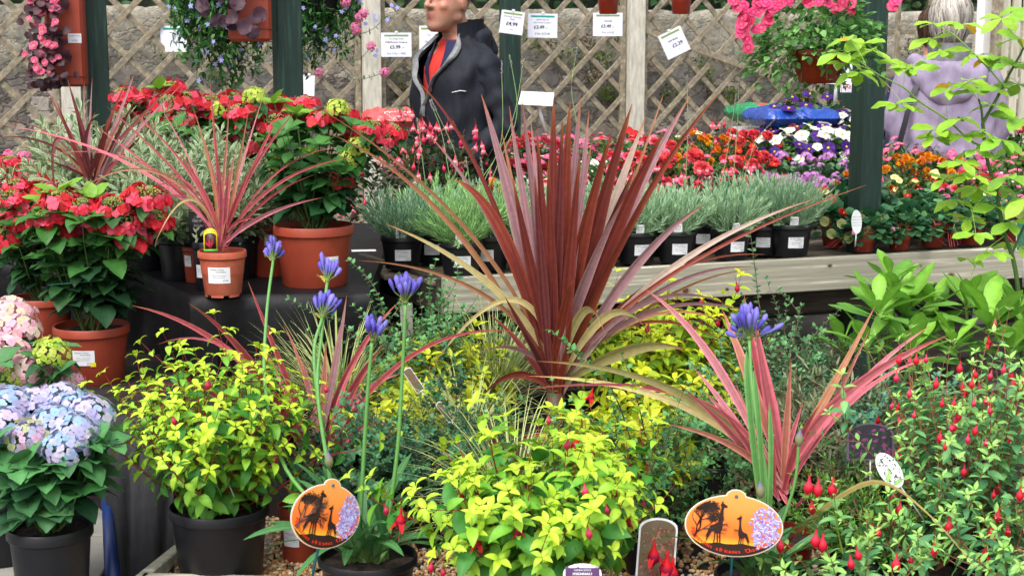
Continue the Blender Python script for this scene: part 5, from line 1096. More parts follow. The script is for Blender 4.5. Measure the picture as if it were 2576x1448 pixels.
def giraffe_tag(label, c, W2, H2, rz, ry, seed, parent_label, stick):
    """c = centre of the oval; local frame x right, z up, front towards -y"""
    t = thing('oval_plant_tag', label, 'plant tag', c, rz); t.rotation_euler = (-.06, ry, rz); I = Matrix.Identity(4); rr = random.Random(seed)
    el = [(W2*math.cos(a), H2*math.sin(a)) for a in np.linspace(0, 2*math.pi, 64, endpoint=False)]
    g = G(); plate(g, [(x*1.03, z*1.03) for x, z in el], I, .0022, C(226,212,200,.9)); plate(g, [(.024*math.cos(a), H2*.98+.017*math.sin(a)) for a in np.linspace(0, 2*math.pi, 24, endpoint=False)], I, .0022, C(226,212,200,.9), .0004); g.obj('card', 'paper', t, smooth=False)
    g = G(); plate(g, el, I, .0008, off=.0010); plate(g, [(.021*math.cos(a), H2*.985+.0145*math.sin(a)) for a in np.linspace(0, 2*math.pi, 24, endpoint=False)], I, .0006, off=.0012); g.obj('sunset_picture', 'sunset_print', t, smooth=False)
    g = G(); blk = C(44,22,16,.8); off = .0022
    # dark hill along the bottom
    low = [(W2*.985*math.cos(a), H2*.985*math.sin(a)) for a in np.linspace(R(208), R(335), 30)]; low = low+[(W2*(.9-1.75*i/10), -H2*(.58+.10*abs(i/10-.45))+.002*math.sin(i*2)) for i in range(1, 10)]; plate(g, low, I, .0003, blk, off)
    s = H2*.98
    for (gx, gz, k, mi) in ((-.33*W2, -H2*.64, 1.08, 1), (.17*W2, -H2*.66, .78, -1)):
        P = [(gx+x*s*k*1.15*mi, gz+z*s*k*.98) for x, z in GIR]
        n = len(P); g.add([(x, -off-.0006, z) for x, z in P], [list(range(n))], blk)
        tube(g, [(gx-.24*s*k*mi, -off-.0004, gz+.5*s*k), (gx-.36*s*k*mi, -off-.0004, gz+.22*s*k)], .0009, 4, blk)
    # acacia: branches and leaf specks
    tr = (-.82*W2, -.55*H2)
    def br(x, z, a, l, w, d):
        x2, z2 = x+math.cos(a)*l, z+math.sin(a)*l
        if (x2/W2)**2+(z2/H2)**2 > .93 or d == 0:
            return
        tube(g, [(x, -off-.0003, z), (x2, -off-.0003, z2)], [w, w*.7], 4, blk)
        if d < 4:
            for _ in range(9):
                lx, lz = x2+rr.uniform(-.009, .009), z2+rr.uniform(-.0035, .004)
                if (lx/W2)**2+(lz/H2)**2 < .93 and lx < -.22*W2 and lz > .1*H2 and rr.random() < .5: plate(g, [(lx-.0016, lz), (lx, lz-.0008), (lx+.0016, lz), (lx, lz+.0009)], I, .0002, blk, off+rr.uniform(.0001, .0006))
        for _ in range(3 if d > 2 else 2): br(x2, z2, a+rr.uniform(-.8, .7), l*rr.uniform(.6, .85), w*.65, d-1)
    br(tr[0], tr[1]+.008, 1.05, H2*.38, .0022, 6); br(tr[0]+.004, tr[1]+.01, 1.5, H2*.36, .0018, 6); br(tr[0]-.004, tr[1]+.012, .6, H2*.4, .0016, 5)
    g.obj('silhouette_print', 'paint', t, smooth=False)
    g = G(); lv = LV()
    for i in range(420):
        a = rr.uniform(0, 6.28); q = math.sqrt(rr.random()); lob = (0, .30) if rr.random() < .5 else (0.02, -.28); x = W2*(.66+lob[0]*.5+.29*q*math.cos(a)); z = H2*(lob[1]*.9+.42*q*math.sin(a))
        if (x/W2)**2+(z/H2)**2 > .92: continue
        cc = lerp(C(120,104,196,.9), C(206,206,240,.92), rr.random()); b = rr.uniform(0, 6.28); lv.add((x, -off-.0006-rr.random()*.0006, z), (math.cos(b), 0, math.sin(b)), (0, -1, 0), .011*H2/.08, .0036, cc, cc, .05, 0)
    lv.flush(g, 'lance', 2, 2); g.obj('flower_print', 'paint', t, smooth=False)
    g = G()
    def curve(wd, a0, size):
        """letters along the lower rim"""
        a = a0
        for ch in wd:
            rad = math.hypot(W2*math.cos(a), H2*math.sin(a)); x, z = W2*.90*math.cos(a), H2*.90*math.sin(a); tx, tz = -W2*math.sin(a), H2*math.cos(a); ang = math.atan2(tz, tx)
            if ch != ' ': text(g, ch, size, Matrix.Translation((x, -off-.0012, z)) @ Matrix.Rotation(-ang, 4, 'Y'), C(238,60,30,.9), bold=.0003)
            a += size*.62/math.hypot(tx, tz)*(1 if ch not in 'iltf\'' else .6)
    curve('Agapanthus africanus \'Charlotte\'', R(192), .0135); g.obj('lettering', 'paint', t, smooth=False)
    g = G(); ball(g, (0, -.003, H2*1.0), (.0042, .002, .0042), C(60,110,120,.8), 10, 6); tube(g, [(0, .004, H2*1.06), (.002, .006, 0), (.004, .012, -stick)], .0034, 8, C(30,100,110,.8)); g.obj('stake', 'paint', t)
    return t
giraffe_tag('narrow looking oval giraffe tag turned sideways before the black agapanthus pot', at(820, 1298, 3.44), .094, .075, R(38), .30, 1, '', .17)
giraffe_tag('wide oval giraffe tag facing the viewer before the right agapanthus', at(1846, 1322, 3.42), .112, .072, R(-4), .06, 2, '', .15)
# ================================================================= BENCH: LAVENDERS, STRAWBERRIES, BEDDING PLANTS
def onb(px, s, z):
    """point of the bench line at depth s and height z that lies on photo column px"""
    u = (px-1288)/FPX; p0 = bp(0, s); k = u*CP
    # X = u*(Y*CP+(CAMZ-z)*SP)
    t = (u*(p0.y*CP+(CAMZ-z)*SP)-p0.x)/(ba.x-u*CP*ba.y); q = bp(t, s); q.z = z; return q
def lavleaf(c1, c2, L0=.03):
    def f(t, rng): c = lerp(c1, c2, rng.random())*rng.uniform(.85, 1.15); return L0*rng.uniform(.7, 1.35), .0034, c, c*1.1, rng.uniform(-.3, .3), .2, rng.uniform(.18, .6)
    return f
LAVLAB = [('label', (FRONT+.1, .06, .062, .042, '£3.99', False))]
def lavender(seed, c1, c2, label, ln=.185):
    t, _ = shrub('lavender', label, 'lavender', lavleaf(c1, c2), 100, ln, 1.12, 9, 3, seed, .105, C(120,140,110,.75), 'linear', dict(r=.083, h=.125, mat='black_plastic', rim=.17, taper=.78, lab=(FRONT+.12, .058, .062, .042, '£3.99', False)), 'lavender pots along the bench front', up=.35, wig=.1, mat='leaf_matt', nseg=3, ncol=2, r0=.0016)
    g = G(); M = frame((.0, -.07, .105), .15, -.1); plate(g, [(-.017, 0), (.017, 0), (.017, .052), (-.017, .052)], M, .001, C(232,234,238,.9)); plate(g, [(-.016, .001), (.016, .001), (.016, .02), (-.016, .02)], M, .0003, C(96,120,80,.85), .0008)
    plate(g, [(-.016, .001), (.016, .001), (.012, .010), (-.004, .013)], M, .0003, C(150,84,100,.85), .0013); text(g, 'Lavandula', .0066, M @ Matrix.Translation((0, -.0012, .041)), bold=.0002); text(g, 'angustifolia', .0056, M @ Matrix.Translation((0, -.0012, .033))); text(g, 'Lavender', .005, M @ Matrix.Translation((0, -.0012, .026))); g.obj('plant_tag', 'paper', t, smooth=False)
    return t
LA = lavender(201, C(104,148,116,.86), C(156,192,152,.9), 'grey green lavender pot at the left end of the bench front row')
LB_ = lavender(202, C(116,168,98,.86), C(160,202,128,.88), 'fresh green lavender pot in front of the orange tub', .20)
LC = lavender(203, C(122,162,124,.87), C(172,202,160,.9), 'pale silver lavender pot between two darker ones on the bench front row', .19)
LA.location = onb(1012, .30, BZ); LB_.location = onb(1160, .06, BZ); LC.location = onb(1700, .10, BZ)
LV_ = [(LA, 1085, .42, 'grey green lavender pot second from the left, set back from the bench edge'), (LB_, 1228, .17, 'fresh green lavender pot just left of the red cordyline fan'), (LB_, 1105, .72, 'fresh green lavender pot at the back near the orange tub'), (LA, 1330, .12, 'grey green lavender pot hidden behind the red cordyline leaves'), (LC, 1415, .12, 'pale lavender pot behind the middle of the red cordyline fan'),
 (LA, 1502, .12, 'grey green lavender pot with a label right of the red cordyline base'), (LC, 1600, .13, 'pale lavender pot left of the one whose tag shows a picture'), (LC, 1838, .10, 'pale silver lavender pot left of the tall cotoneaster shoot'), (LA, 1915, .18, 'grey green lavender pot behind the tall cotoneaster shoot'), (LC, 1988, .10, 'pale silver lavender pot at the right end of the front row'),
 (LA, 1240, .42, 'rear row lavender pot left behind the red cordyline'), (LC, 1350, .40, 'rear row lavender pot behind the red cordyline'), (LA, 1460, .38, 'rear row pale lavender right behind the red cordyline fan'), (LA, 1560, .36, 'rear row lavender pot under the red begonias'), (LC, 1650, .36, 'rear row lavender pot under the coral flower'), (LA, 1765, .36, 'rear row lavender pot under the small orange tub'), (LC, 1870, .36, 'rear row lavender pot under the lilac pelargoniums'), (LC, 1950, .36, 'rear row lavender pot near the green post')]
rr = random.Random(9)
for src, px, s, lab in LV_: dup(src, onb(px, s, BZ), rr.uniform(-.35, .35), rr.uniform(.94, 1.06), lab)
# tall lavender flower spikes
def spikes(t, D, lst, seed):
    org = t.location.copy(); rng = random.Random(seed)
    for pts in lst:
        P = catmull([(at(x, y, D)-org)/t.scale[0] for x, y in pts], 6); g = G(); tube(g, P, np.linspace(.0018, .0012, len(P)), 5, C(140,170,110,.82), cap=False); g.obj('flower_stalk', 'stem', t)
        g = G(); d = Vector(P[-1]-P[-2]).normalized()
        for i in range(12): ball(g, Vector(P[-1])-d*(.004*i)+rv(rng, .0022), (.0028, .0028, .004), lerp(C(150,164,120,.82), C(150,140,170,.82), rng.random()), 6, 4)
        g.obj('flower_spike', 'petal', t)
spikes(LA, LA.location.y, [[(1075,500),(1060,380),(1050,300)],[(1070,510),(1150,420),(1085,250)]], 1)
spikes(LB_, LB_.location.y, [[(1150,560),(1130,440),(1110,330),(1080,252)],[(1180,560),(1200,470),(1260,360),(1262,155)],[(1190,560),(1250,420),(1300,290),(1283,140)],[(1170,560),(1230,430),(1290,300),(1318,150)],[(1160,560),(1180,470),(1172,395)],[(1200,560),(1215,450),(1209,400)]], 2)
spikes(LC, LC.location.y, [[(1830,560),(1845,440),(1856,300),(1858,200)],[(1840,560),(1880,420),(1905,350),(1950,300)],[(1720,560),(1730,330),(1728,190)],[(1800,540),(1830,380),(1852,240)],[(1650,560),(1500,420),(1440,250),(1453,110)]], 3)
# strawberries and leafy plants right end
SPAL = [C(56,112,72,.82), C(72,130,84,.83), C(44,92,58,.8), C(96,150,90,.84)]
ST = bedding('strawberry_plant', 'strawberry plant with red runners in a small terracotta pot beside the white oval tag', 'strawberry plant', ['strawpink'], .145, .17, 230, .036, SPAL, 3, 301, 'strawberry plants at the right end of the bench', 'terracotta', .95, prof='round', potr=.05)
ST.location = onb(2172, .10, BZ)
g = G(); rng = random.Random(4)
for i in range(7):
    a = rng.uniform(-2.8, -.3); tube(g, catmull([(0, 0, .1), (math.cos(a)*.1, math.sin(a)*.08, .08), (math.cos(a)*.2, math.sin(a)*.1, .02)], 5), .0012, 4, C(170,50,54,.8), cap=False)
g.obj('runner', 'stem', ST)
g = G(); lv = LV()
for (x, y) in ((-.13, .0), (-.09, .04), (-.06, -.02), (-.16, .05)): lv.add((x, -.06, .07+y), Vector((-.6, -.2, .4)), Vector((0, -1, .3)), .045, .042, C(150,166,84,.84), C(206,196,150,.86), .4, .2)
lv.flush(g, 'round', 5, 5); g.obj('runner_leaves', 'leaf', ST)
for px, s, sc, lab in ((2262, .10, 1.05, 'strawberry plant in the second small terracotta pot from the green post'), (2345, .14, 1.15, 'strawberry plant with a pink flower trailing over the bench board'), (2440, .14, 1.1, 'strawberry plant behind the sapling stem'), (2530, .18, 1.1, 'strawberry plant at the right edge of the bench'), (2210, .42, 1.2, 'strawberry plant just right of the green post'), (2320, .45, 1.2, 'strawberry plant under the marigolds'), (2430, .48, 1.15, 'rear strawberry plant beside the sapling')):
    dup(ST, onb(px, s, BZ), px, sc, lab)
RBG = bedding('red_begonia', 'red flowered begonia with large dark leaves left of the green post', 'begonia', ['redbig', 'redbig', 'cream'], .12, .22, 70, .07, [C(30,76,50,.8), C(48,104,60,.82)], 8, 302, None, 'terracotta', .85, prof='round', potr=.055); RBG.location = onb(2095, .30, BZ)
RBG2 = dup(RBG, onb(2140, .5, BZ), 2, 1.0, 'red flowered begonia directly in front of the green post')

# bedding plants: prototypes by colour
GP = 'bedding plants in flower on the bench'
def proto(name, kinds, seed, lab, **k):
    a = dict(rad=.13, h=.2, nl=230, leafL=.028, nf=20); a.update(k); return bedding(name, lab, 'bedding plant', kinds, seed=seed, **a)
PR = {
 'red': proto('red_busy_lizzie', ['red'], 311, ''), 'pink': proto('pink_begonia', ['pink'], 312, ''), 'mix': proto('pink_and_white_busy_lizzie', ['pink', 'white', 'coral'], 313, '', nf=22),
 'coral': proto('coral_begonia', ['coral', 'coral', 'red'], 314, ''), 'coralbig': proto('coral_double_begonia', ['coralbig'], 315, '', nf=4), 'magenta': proto('magenta_busy_lizzie', ['magenta', 'pink'], 316, ''),
 'marigold': proto('marigold', ['orange', 'yellow', 'orange'], 317, '', nf=14, wr=.35), 'pansy': proto('purple_pansy', ['purple', 'purple', 'purple', 'pansyred'], 318, '', nf=24, fs=1.35, h=.26), 'pansyw': proto('white_pansy', ['pansywhite', 'pansywhite', 'purple'], 319, '', nf=18, fs=1.3, pal=[C(90,150,60,.82), C(70,120,50,.8)]),
 'pela': proto('lilac_pelargonium', ['pela'], 320, '', nf=11, h=.17, pal=[C(84,124,84,.82), C(60,100,60,.8)]), 'pelared': proto('red_pelargonium', ['pelared'], 321, '', nf=9), 'pelapink': proto('pink_pelargonium', ['pelapink'], 322, '', nf=9),
 'yellow': proto('yellow_pansy', ['yellow', 'cream', 'orange'], 323, '', nf=18), 'cream': proto('cream_petunia', ['cream', 'cream', 'red'], 324, '', nf=12), 'white': proto('white_busy_lizzie', ['white', 'tiny'], 325, '', nf=16),
 'fuch': proto('trailing_fuchsia', [FBP, FBW, FBW], 326, '', nf=18, pal=[C(34,62,44,.8), C(52,80,50,.8), C(66,74,48,.8)], leafL=.024, droopf=1, rad=.16, h=.24, fs=.95), 'leafy': proto('leafy_bedding_plant', ['tiny', 'strawpink'], 327, '', nf=8, pal=[C(60,110,60,.82), C(96,146,74,.84)]),
 'bicolor': proto('bicoloured_marigold', ['bicolor', 'bicolor', 'orange'], 328, '', nf=12, wr=.35), 'pansyred': proto('dark_red_pansy', ['pansyred', 'red'], 329, '', nf=14)}
COLW = {'red': 'bright red busy lizzie', 'pink': 'pink begonia', 'mix': 'pink, coral and white busy lizzie', 'coral': 'coral red begonia', 'coralbig': 'coral begonia with very large double flowers', 'magenta': 'magenta busy lizzie', 'marigold': 'orange and yellow marigold', 'pansy': 'deep purple pansy', 'pansyw': 'white pansy with purple ones',
 'pela': 'lilac pelargonium', 'pelared': 'red cluster pelargonium', 'pelapink': 'pink cluster pelargonium', 'yellow': 'yellow pansy', 'cream': 'cream petunia with red neighbours', 'white': 'white busy lizzie', 'fuch': 'dark leaved fuchsia with pink hanging buds', 'leafy': 'mostly green bedding plant', 'bicolor': 'red and gold marigold', 'pansyred': 'dark red pansy'}
ROWS = [ # (px, s, z, kind, scale)
 *[(x, 1.95, .78, k, 1.15) for x, k in ((1240,'mix'),(1300,'coral'),(1360,'magenta'),(1430,'pelapink'),(1500,'magenta'),(1560,'pelared'),(1620,'pink'),(1680,'pink'),(1735,'yellow'),(1790,'fuch'),(1850,'coral'),(1905,'leafy'),(1945,'leafy'),(1985,'pansy'),(2030,'pansy'),(2075,'pansy'),(2120,'pansyw'),(2290,'pink'),(2370,'pelapink'),(2440,'pink'),(2510,'mix'),(2570,'pink'))],
 *[(x, 1.62, .78, k, 1.1) for x, k in ((1180,'yellow'),(1235,'yellow'),(1290,'pink'),(1345,'mix'),(1400,'pela'),(1460,'magenta'),(1520,'pink'),(1580,'magenta'),(1640,'mix'),(1690,'pink'),(1745,'marigold'),(1800,'marigold'),(1850,'red'),(1905,'coral'),(1955,'pansyw'),(2015,'pansyw'),(2070,'pansyw'),(2120,'pansyw'),(2270,'pink'),(2340,'pink'),(2410,'pelapink'),(2480,'pink'),(2550,'white'))],
 *[(x, 1.30, .72, k, 1.1) for x, k in ((1150,'yellow'),(1200,'yellow'),(1250,'mix'),(1310,'mix'),(1370,'mix'),(1440,'white'),(1500,'white'),(1560,'mix'),(1620,'coral'),(1720,'coralbig'),(1780,'pink'),(1840,'mix'),(1900,'coral'),(1950,'pela'),(2010,'pela'),(2070,'pela'),(2120,'pela'),(2270,'bicolor'),(2330,'bicolor'),(2390,'yellow'),(2450,'pelapink'),(2520,'pink'),(2570,'mix'))],
 *[(x, .98, .66, k, 1.05) for x, k in ((1190,'mix'),(1250,'yellow'),(1320,'white'),(1380,'mix'),(1450,'leafy'),(1520,'fuch'),(1580,'leafy'),(1640,'fuch'),(1700,'mix'),(1760,'fuch'),(1820,'fuch'),(1880,'fuch'),(1935,'pela'),(1990,'pela'),(2050,'pela'),(2110,'marigold'),(2260,'cream'),(2320,'pansyred'),(2380,'cream'),(2440,'mix'),(2500,'leafy'),(2560,'pink'))],
 *[(x, .68, .65, k, .9) for x, k in ((1300,'fuch'),(1370,'mix'),(1440,'leafy'),(1520,'fuch'),(1600,'mix'),(1680,'leafy'),(1760,'leafy'),(1840,'leafy'),(1920,'leafy'),(1990,'white'),(2050,'cream'),(2270,'pansyred'),(2330,'pelapink'),(2390,'mix'),(2450,'cream'),(2520,'pink'))]]
used = set(); rr = random.Random(77); RX = {1.95: 'at the back, right of the green post', 1.62: 'in the fourth row right of the post', 1.30: 'in the middle row right of the post', .98: 'in the second row right of the green post', .68: 'behind the strawberries right of the green post'}; RW = {1.95: 'on the rear shelf beside the wall', 1.62: 'in the second row of the rear shelf', 1.30: 'in the front row of the rear shelf', .98: 'in the middle of the bench', .68: 'behind the lavender pots'}
for px, s0_, z, k, sc in ROWS:
    s = s0_
    if px > 2230: s, z = {.68: (.55, .65), .98: (.70, .67), 1.30: (.86, .72), 1.62: (1.02, .77), 1.95: (1.19, .81)}[s0_]
    if k in ('pansy', 'pansyw') and px < 2230: z = {1.95: .88, 1.62: .83}.get(s0_, z)
    lab = COLW[k]+' '+(RW[s0_] if px < 2230 else RX[s0_]); loc = onb(px, s+rr.uniform(-.04, .04), z); grp = lab+'s'
    if k not in used: used.add(k); o = PR[k]; o.location = loc; o.rotation_euler.z = rr.uniform(-.5, .5); o.scale = (sc,)*3; o['label'] = lab; o['group'] = grp
    else: dup(PR[k], loc, rr.uniform(-.6, .6), sc*rr.uniform(.92, 1.08), lab, grp)
# orange tubs
def tub(px, s, r, h, lab, plant=None, z=BZ, mat='terracotta'):
    t = thing('orange_tub', lab, 'tub', onb(px, s, z)); pot(t, r, h, mat, rim=.2); return t
tub(1078, 1.05, .15, .21, 'large orange tub behind the left lavenders'); tub(1820, .78, .075, .12, 'small orange tub behind the right lavenders'); tub(1890, .95, .06, .12, 'small brown tub below the lilac pelargoniums', mat='brown_plastic')
for i, (px, s, z, lab) in enumerate(((1050, 1.05, .82, 'dark leaved fuchsia filling the left of the large orange tub'), (1120, 1.05, .82, 'dark leaved fuchsia filling the right of the large orange tub'), (1030, 1.35, .86, 'dark leaved fuchsia beside the man'), (1190, 1.2, .8, 'dark leaved fuchsia before the man'), (975, .9, .70, 'dark leaved fuchsia between big hydrangea and orange tub'))):
    dup(PR['fuch'], onb(px, s, z), i*1.3, 1.25, lab, 'dark leaved fuchsias left of the bench centre')
# small pink plants at left back
for px, py, D, k, lab in ((40, 430, 6.6, 'pelapink', 'pink cluster pelargonium lower at the far left'), (75, 400, 6.9, 'pelapink', 'pink cluster pelargonium upper at the far left'), (10, 420, 7.1, 'leafy', 'leafy plant at the far left below the trellis'), (150, 430, 7.0, 'leafy', 'leafy plant behind the dark cordyline'), (-20, 470, 6.3, 'pelapink', 'pink cluster pelargonium cut by the left frame edge')):
    p = at(px, py+28, D); dup(PR[k], p-Z3*.12, px, 1.0, lab, 'small plants at the far left')
t = thing('side_stand', 'black cloth covered stand at the far left carrying small plants', 'display stand', at(60, 520, 6.8).xy.to_3d()); g = G(); P = [(-1.2, -.7), (.75, -.7), (.75, .5), (-1.2, .5)]; prism(g, P, 0, .62, seed=8); g.obj('cloth', 'black_cloth', t, sharp=50)

# ================================================================= PLANTER BAGS, HANGING BASKETS
def flat_bag(px0, px1, pyb, D, label, rz):
    a = at(px0, pyb, D); b = at(px1, pyb, D); c = (a+b)/2; w = (b-a).length; t = thing('planter_bag', label, 'planter', c, rz); g = G(); H = .62
    bevbox(g, (0, 0, H/2), (w, .10, H), .012); g.obj('bag', 'terracotta', t, sharp=40); g = G(); bevbox(g, (0, -.002, .05), (w+.004, .103, .003), .0008, col=C(120,50,30,.7)); g.obj('seam', 'paint', t, smooth=False); return t, w
t, w = flat_bag(126, 219, 218, 7.45, 'orange planter bag of pink begonias hung on the left green post', TH*.2)
g = G(); sticker; M = frame((w*.28, -.052, .21), 0); plate(g, [(-.032, 0), (.032, 0), (.032, .045), (-.032, .045)], M, .0005, C(222,224,230,.9)); text(g, 'Garden Centre', .0085, M @ Matrix.Translation((0, -.001, .032))); text(g, '£9.99', .011, M @ Matrix.Translation((0, -.001, .008))); g.obj('price_label', 'paper', t, smooth=False)
rng = random.Random(6); g = G(); lv = LV()
for i in range(190):
    x = -.02+rng.gauss(0, .045)-.05; z = .0+rng.uniform(-.0, .62); y = -.07-rng.random()*.09; c = lerp(C(40,18,26,.8), C(84,36,48,.8), rng.random()); o = Vector((rng.uniform(-1, 1), -rng.random(), rng.uniform(-1, .3))).normalized(); lv.add((x-.03*(z), y, z), o, Vector((0, -1, .5)).normalized(), .045*rng.uniform(.6, 1.2), .042, c, c*1.2, .6, .2)
lv.flush(g, 'round', 4, 3); g.obj('foliage', 'leaf', t)
BEG = round_flower(31, 4, .026, .028, C(240,96,140,.9), C(248,150,182,.92), .3, C(240,210,110), 2)
BEGF = []
for i in range(46):
    z = rng.uniform(.02, .6); BEGF.append((BEG, Vector((-.07+rng.uniform(-.09, .07)*(1 if z > .1 else .5), -.14-rng.random()*.04, z)), Vector((rng.uniform(-.5, .5), -1, rng.uniform(-.2, .6))), rng.uniform(.6, 1.05), rng.uniform(0, 6)))
place_flowers(t, BEGF, 'flower')
t, w = flat_bag(577, 684, 105, 6.15, 'orange planter bag with dark ruffled leaves on the middle green post', TH*.4)
g = G(); lv = LV()
for i in range(60):
    x = -w*.42+rng.uniform(-.09, .10); z = rng.uniform(.04, .5); y = -.07-rng.random()*.08; c = lerp(C(46,30,42,.8), C(92,62,76,.8), rng.random()); o = Vector((rng.uniform(-1, 1), -rng.random()*.8, rng.uniform(-1, .4))).normalized(); lv.add((x, y, z), o, (Vector((0, -1, .3))+rv(rng, .3)).normalized(), .06*rng.uniform(.7, 1.2), .062, c, c*1.3, .5, .25)
lv.flush(g, 'round', 6, 5, wave=.25); g.obj('foliage', 'leaf', t)
def trailing(name, label, cat, c, rx, rz_, n, seed, flowers, nf, pal, leafL=.02, wr=.3, fs=1, droop=.45, tall=.5, bask=None, stems=60, cy=None):
    """hanging mass around c (thing origin), ellipsoid rx by rz, with trailing stems"""
    rng = random.Random(seed); t = thing(name, label, cat, c); g = G(); sg = G(); lv = LV(); spots = []
    for i in range(stems):
        a = rng.uniform(0, 6.28); r = rng.random()**.5; e = Vector((math.cos(a)*rx*r, math.sin(a)*rx*.6*r, -rz_*(1-r*r*.5)*rng.uniform(.3, 1))); pts = bez((0, 0, 0), (e.x*.9, e.y*.9, rng.uniform(0, .05)), e, 14); tube(sg, pts, .0012, 4, C(90,120,60,.75), cap=False)
        for j in range(2, 14):
            for k in range(max(1, n//(stems*12))):
                cc = pal[rng.randrange(len(pal))]*rng.uniform(.75, 1.2); o = (rv(rng)+Vector((0, 0, -.2))).normalized(); lv.add(Vector(pts[j])+rv(rng, .012), o, (Z3+rv(rng, .6)).normalized(), leafL*rng.uniform(.7, 1.3), leafL*wr, cc, cc, .5, .2)
            spots.append(Vector(pts[j]))
    lv.flush(g, 'ovate', 3, 3); g.obj('foliage', 'leaf', t); sg.obj('stem', 'stem', t)
    spots.sort(key=lambda v: v.y); sel = spots[:int(len(spots)*.7)]
    place_flowers(t, [(flowers[rng.randrange(len(flowers))], sel[rng.randrange(len(sel))]+Vector((rng.uniform(-.02, .02), -.02, rng.uniform(-.02, .02))), Vector((rng.uniform(-.6, .6), -1, rng.uniform(-.1, .7))), fs*rng.uniform(.8, 1.2), rng.uniform(0, 6)) for _ in range(nf)], 'flower')
    if bask: bask(t)
    return t
GL = [C(66,126,60,.86), C(92,152,76,.88), C(52,106,54,.84)]
def bask0(r, h, mat, dz=0):
    def f(t):
        g = G(); lathe(g, [(r*.6, -h+dz), (r*.64, -h+.004+dz), (r*.72, -h*.72+dz), (r*.735, -h*.72+dz), (r*.98, -.02+dz), (r, -.018+dz), (r, dz), (r*.95, dz), (r*.9, -.03+dz), (0.001, -.03+dz)], 40); g.obj('basket', mat, t, sharp=35)
        g = G()
        for k in range(3): a = k*2.094+.5; tube(g, [(math.cos(a)*r*.97, math.sin(a)*r*.97, dz), (0, 0, dz+.45)], .0018, 5, C(40,40,40))
        tube(g, [(0, 0, dz+.44), (0, 0, dz+.62)], .002, 5, C(40,40,40)); g.obj('hanger', 'paint', t)
    return f
trailing('lobelia_basket', 'blue trailing lobelia basket hanging between the two orange planter bags', 'hanging basket', at(560, -60, 6.55), .25, .50, 11500, 401, [FL['lobelia']], 210, GL, .036, .36, 1.45, bask=bask0(.15, .14, 'black_plastic', -.02), stems=170)
T = trailing('lobelia_basket', 'blue lobelia and pink verbena basket right of the middle green post', 'hanging basket', at(800, -60, 6.9), .19, .47, 7000, 402, [FL['lobelia']], 110, GL, .036, .36, 1.45, bask=bask0(.14, .14, 'black_plastic', -.02), stems=100)
o = Vector(T.location); sg = G(); g = G(); lv = LV(); rng = random.Random(8)
for pts in ([(850,60),(880,85),(930,78),(975,40)],[(840,100),(870,120),(900,110)],[(850,160),(890,200),(930,195),(968,182)],[(860,140),(900,150),(935,118)],[(820,20),(870,30),(905,10)],[(790,120),(800,160),(805,185)]):
    P = catmull([at(x, y, 6.8)-o for x, y in pts], 6); tube(sg, P, .0014, 4, C(90,110,70,.75), cap=False)
    for q in P[::2]:
        for k in range(3): cc = GL[k]; lv.add(q, rv(rng).normalized(), Z3, .022, .006, cc, cc, .4, .2)
lv.flush(g, 'ovate', 3, 3); g.obj('long_shoot_leaves', 'leaf', T); sg.obj('long_shoot', 'stem', T)
place_flowers(T, [(FL['verbena'], at(x, y, 6.78)-o, Vector((rng.uniform(-.3, .3), -1, .4)), 1.15, x) for x, y in ((803,185),(893,70),(905,45),(897,78),(935,118),(968,183),(915,35),(870,8))], 'flower_cluster')
place_flowers(T, [(FL['lobelia'], at(x, y, 6.78)-o, Vector((0, -1, .3)), 1.4, x) for x, y in ((945,52),(975,50),(1000,20),(985,14),(920,60),(950,128),(845,90),(860,30),(940,40),(870,20),(945,140))], 'flower')
# big petunia basket
B = at(2060, 125, 5.75)
def pbask(t): bask0(.112, .125, 'brown_plastic', .0)(t)
T = trailing('petunia_basket', 'hanging basket of bright pink petunias in a brown pot left of the right green post', 'hanging basket', B, .27, .2, 10, 403, [FL['tiny']], 0, [C(82,138,70,.85), C(110,166,86,.87)], .03, .7, bask=pbask, stems=40)
rng = random.Random(14); g = G(); lv = LV(); o = B
for i in range(1200):
    a = rng.uniform(0, 6.28); r = rng.random()**.5*.23; x = math.cos(a)*r*1.0+.0; y = math.sin(a)*r*.8; z = .02+rng.uniform(0, 1)*.3*(1-(r/.25)**2)-.06*(r/.2)**2*rng.random()
    if x < -.1 and rng.random() < .5: z -= rng.random()*.12; x -= .05
    cc = lerp(C(66,118,60,.84), C(124,176,92,.87), rng.random()); d = (Vector((x, y, z*.4))+rv(rng, .15)).normalized(); lv.add((x, y, z), d, (Z3+rv(rng, .5)+d*.3).normalized(), .036*rng.uniform(.6, 1.2), .024, cc, cc*1.05, .6, .25)
lv.flush(g, 'ovate', 4, 3); g.obj('foliage', 'leaf', T)
PP = [(1870,15),(1895,30),(1925,5),(1945,20),(1885,55),(1862,85),(1900,75),(1870,45),(1880,100),(1930,55),(1915,70),(1960,10),(1935,35),(2085,8),(2060,5),(2030,3),(2120,5),(2140,10),(1905,8),(1855,20),(1985,3),(1865,60),(2245,15),(2252,2)]
place_flowers(T, [(PET[rng.randrange(3) if rng.random() < .4 else rng.randrange(2)], at(x, y, 5.62)-o, Vector((rng.uniform(-.5, .3), -1, rng.uniform(-.1, .6))), rng.uniform(.5, .72), rng.uniform(0, 6)) for x, y in PP+[(x+rng.uniform(-22, 22), abs(y+rng.uniform(-22, 22))) for x, y in PP if x < 2200]], 'flower')
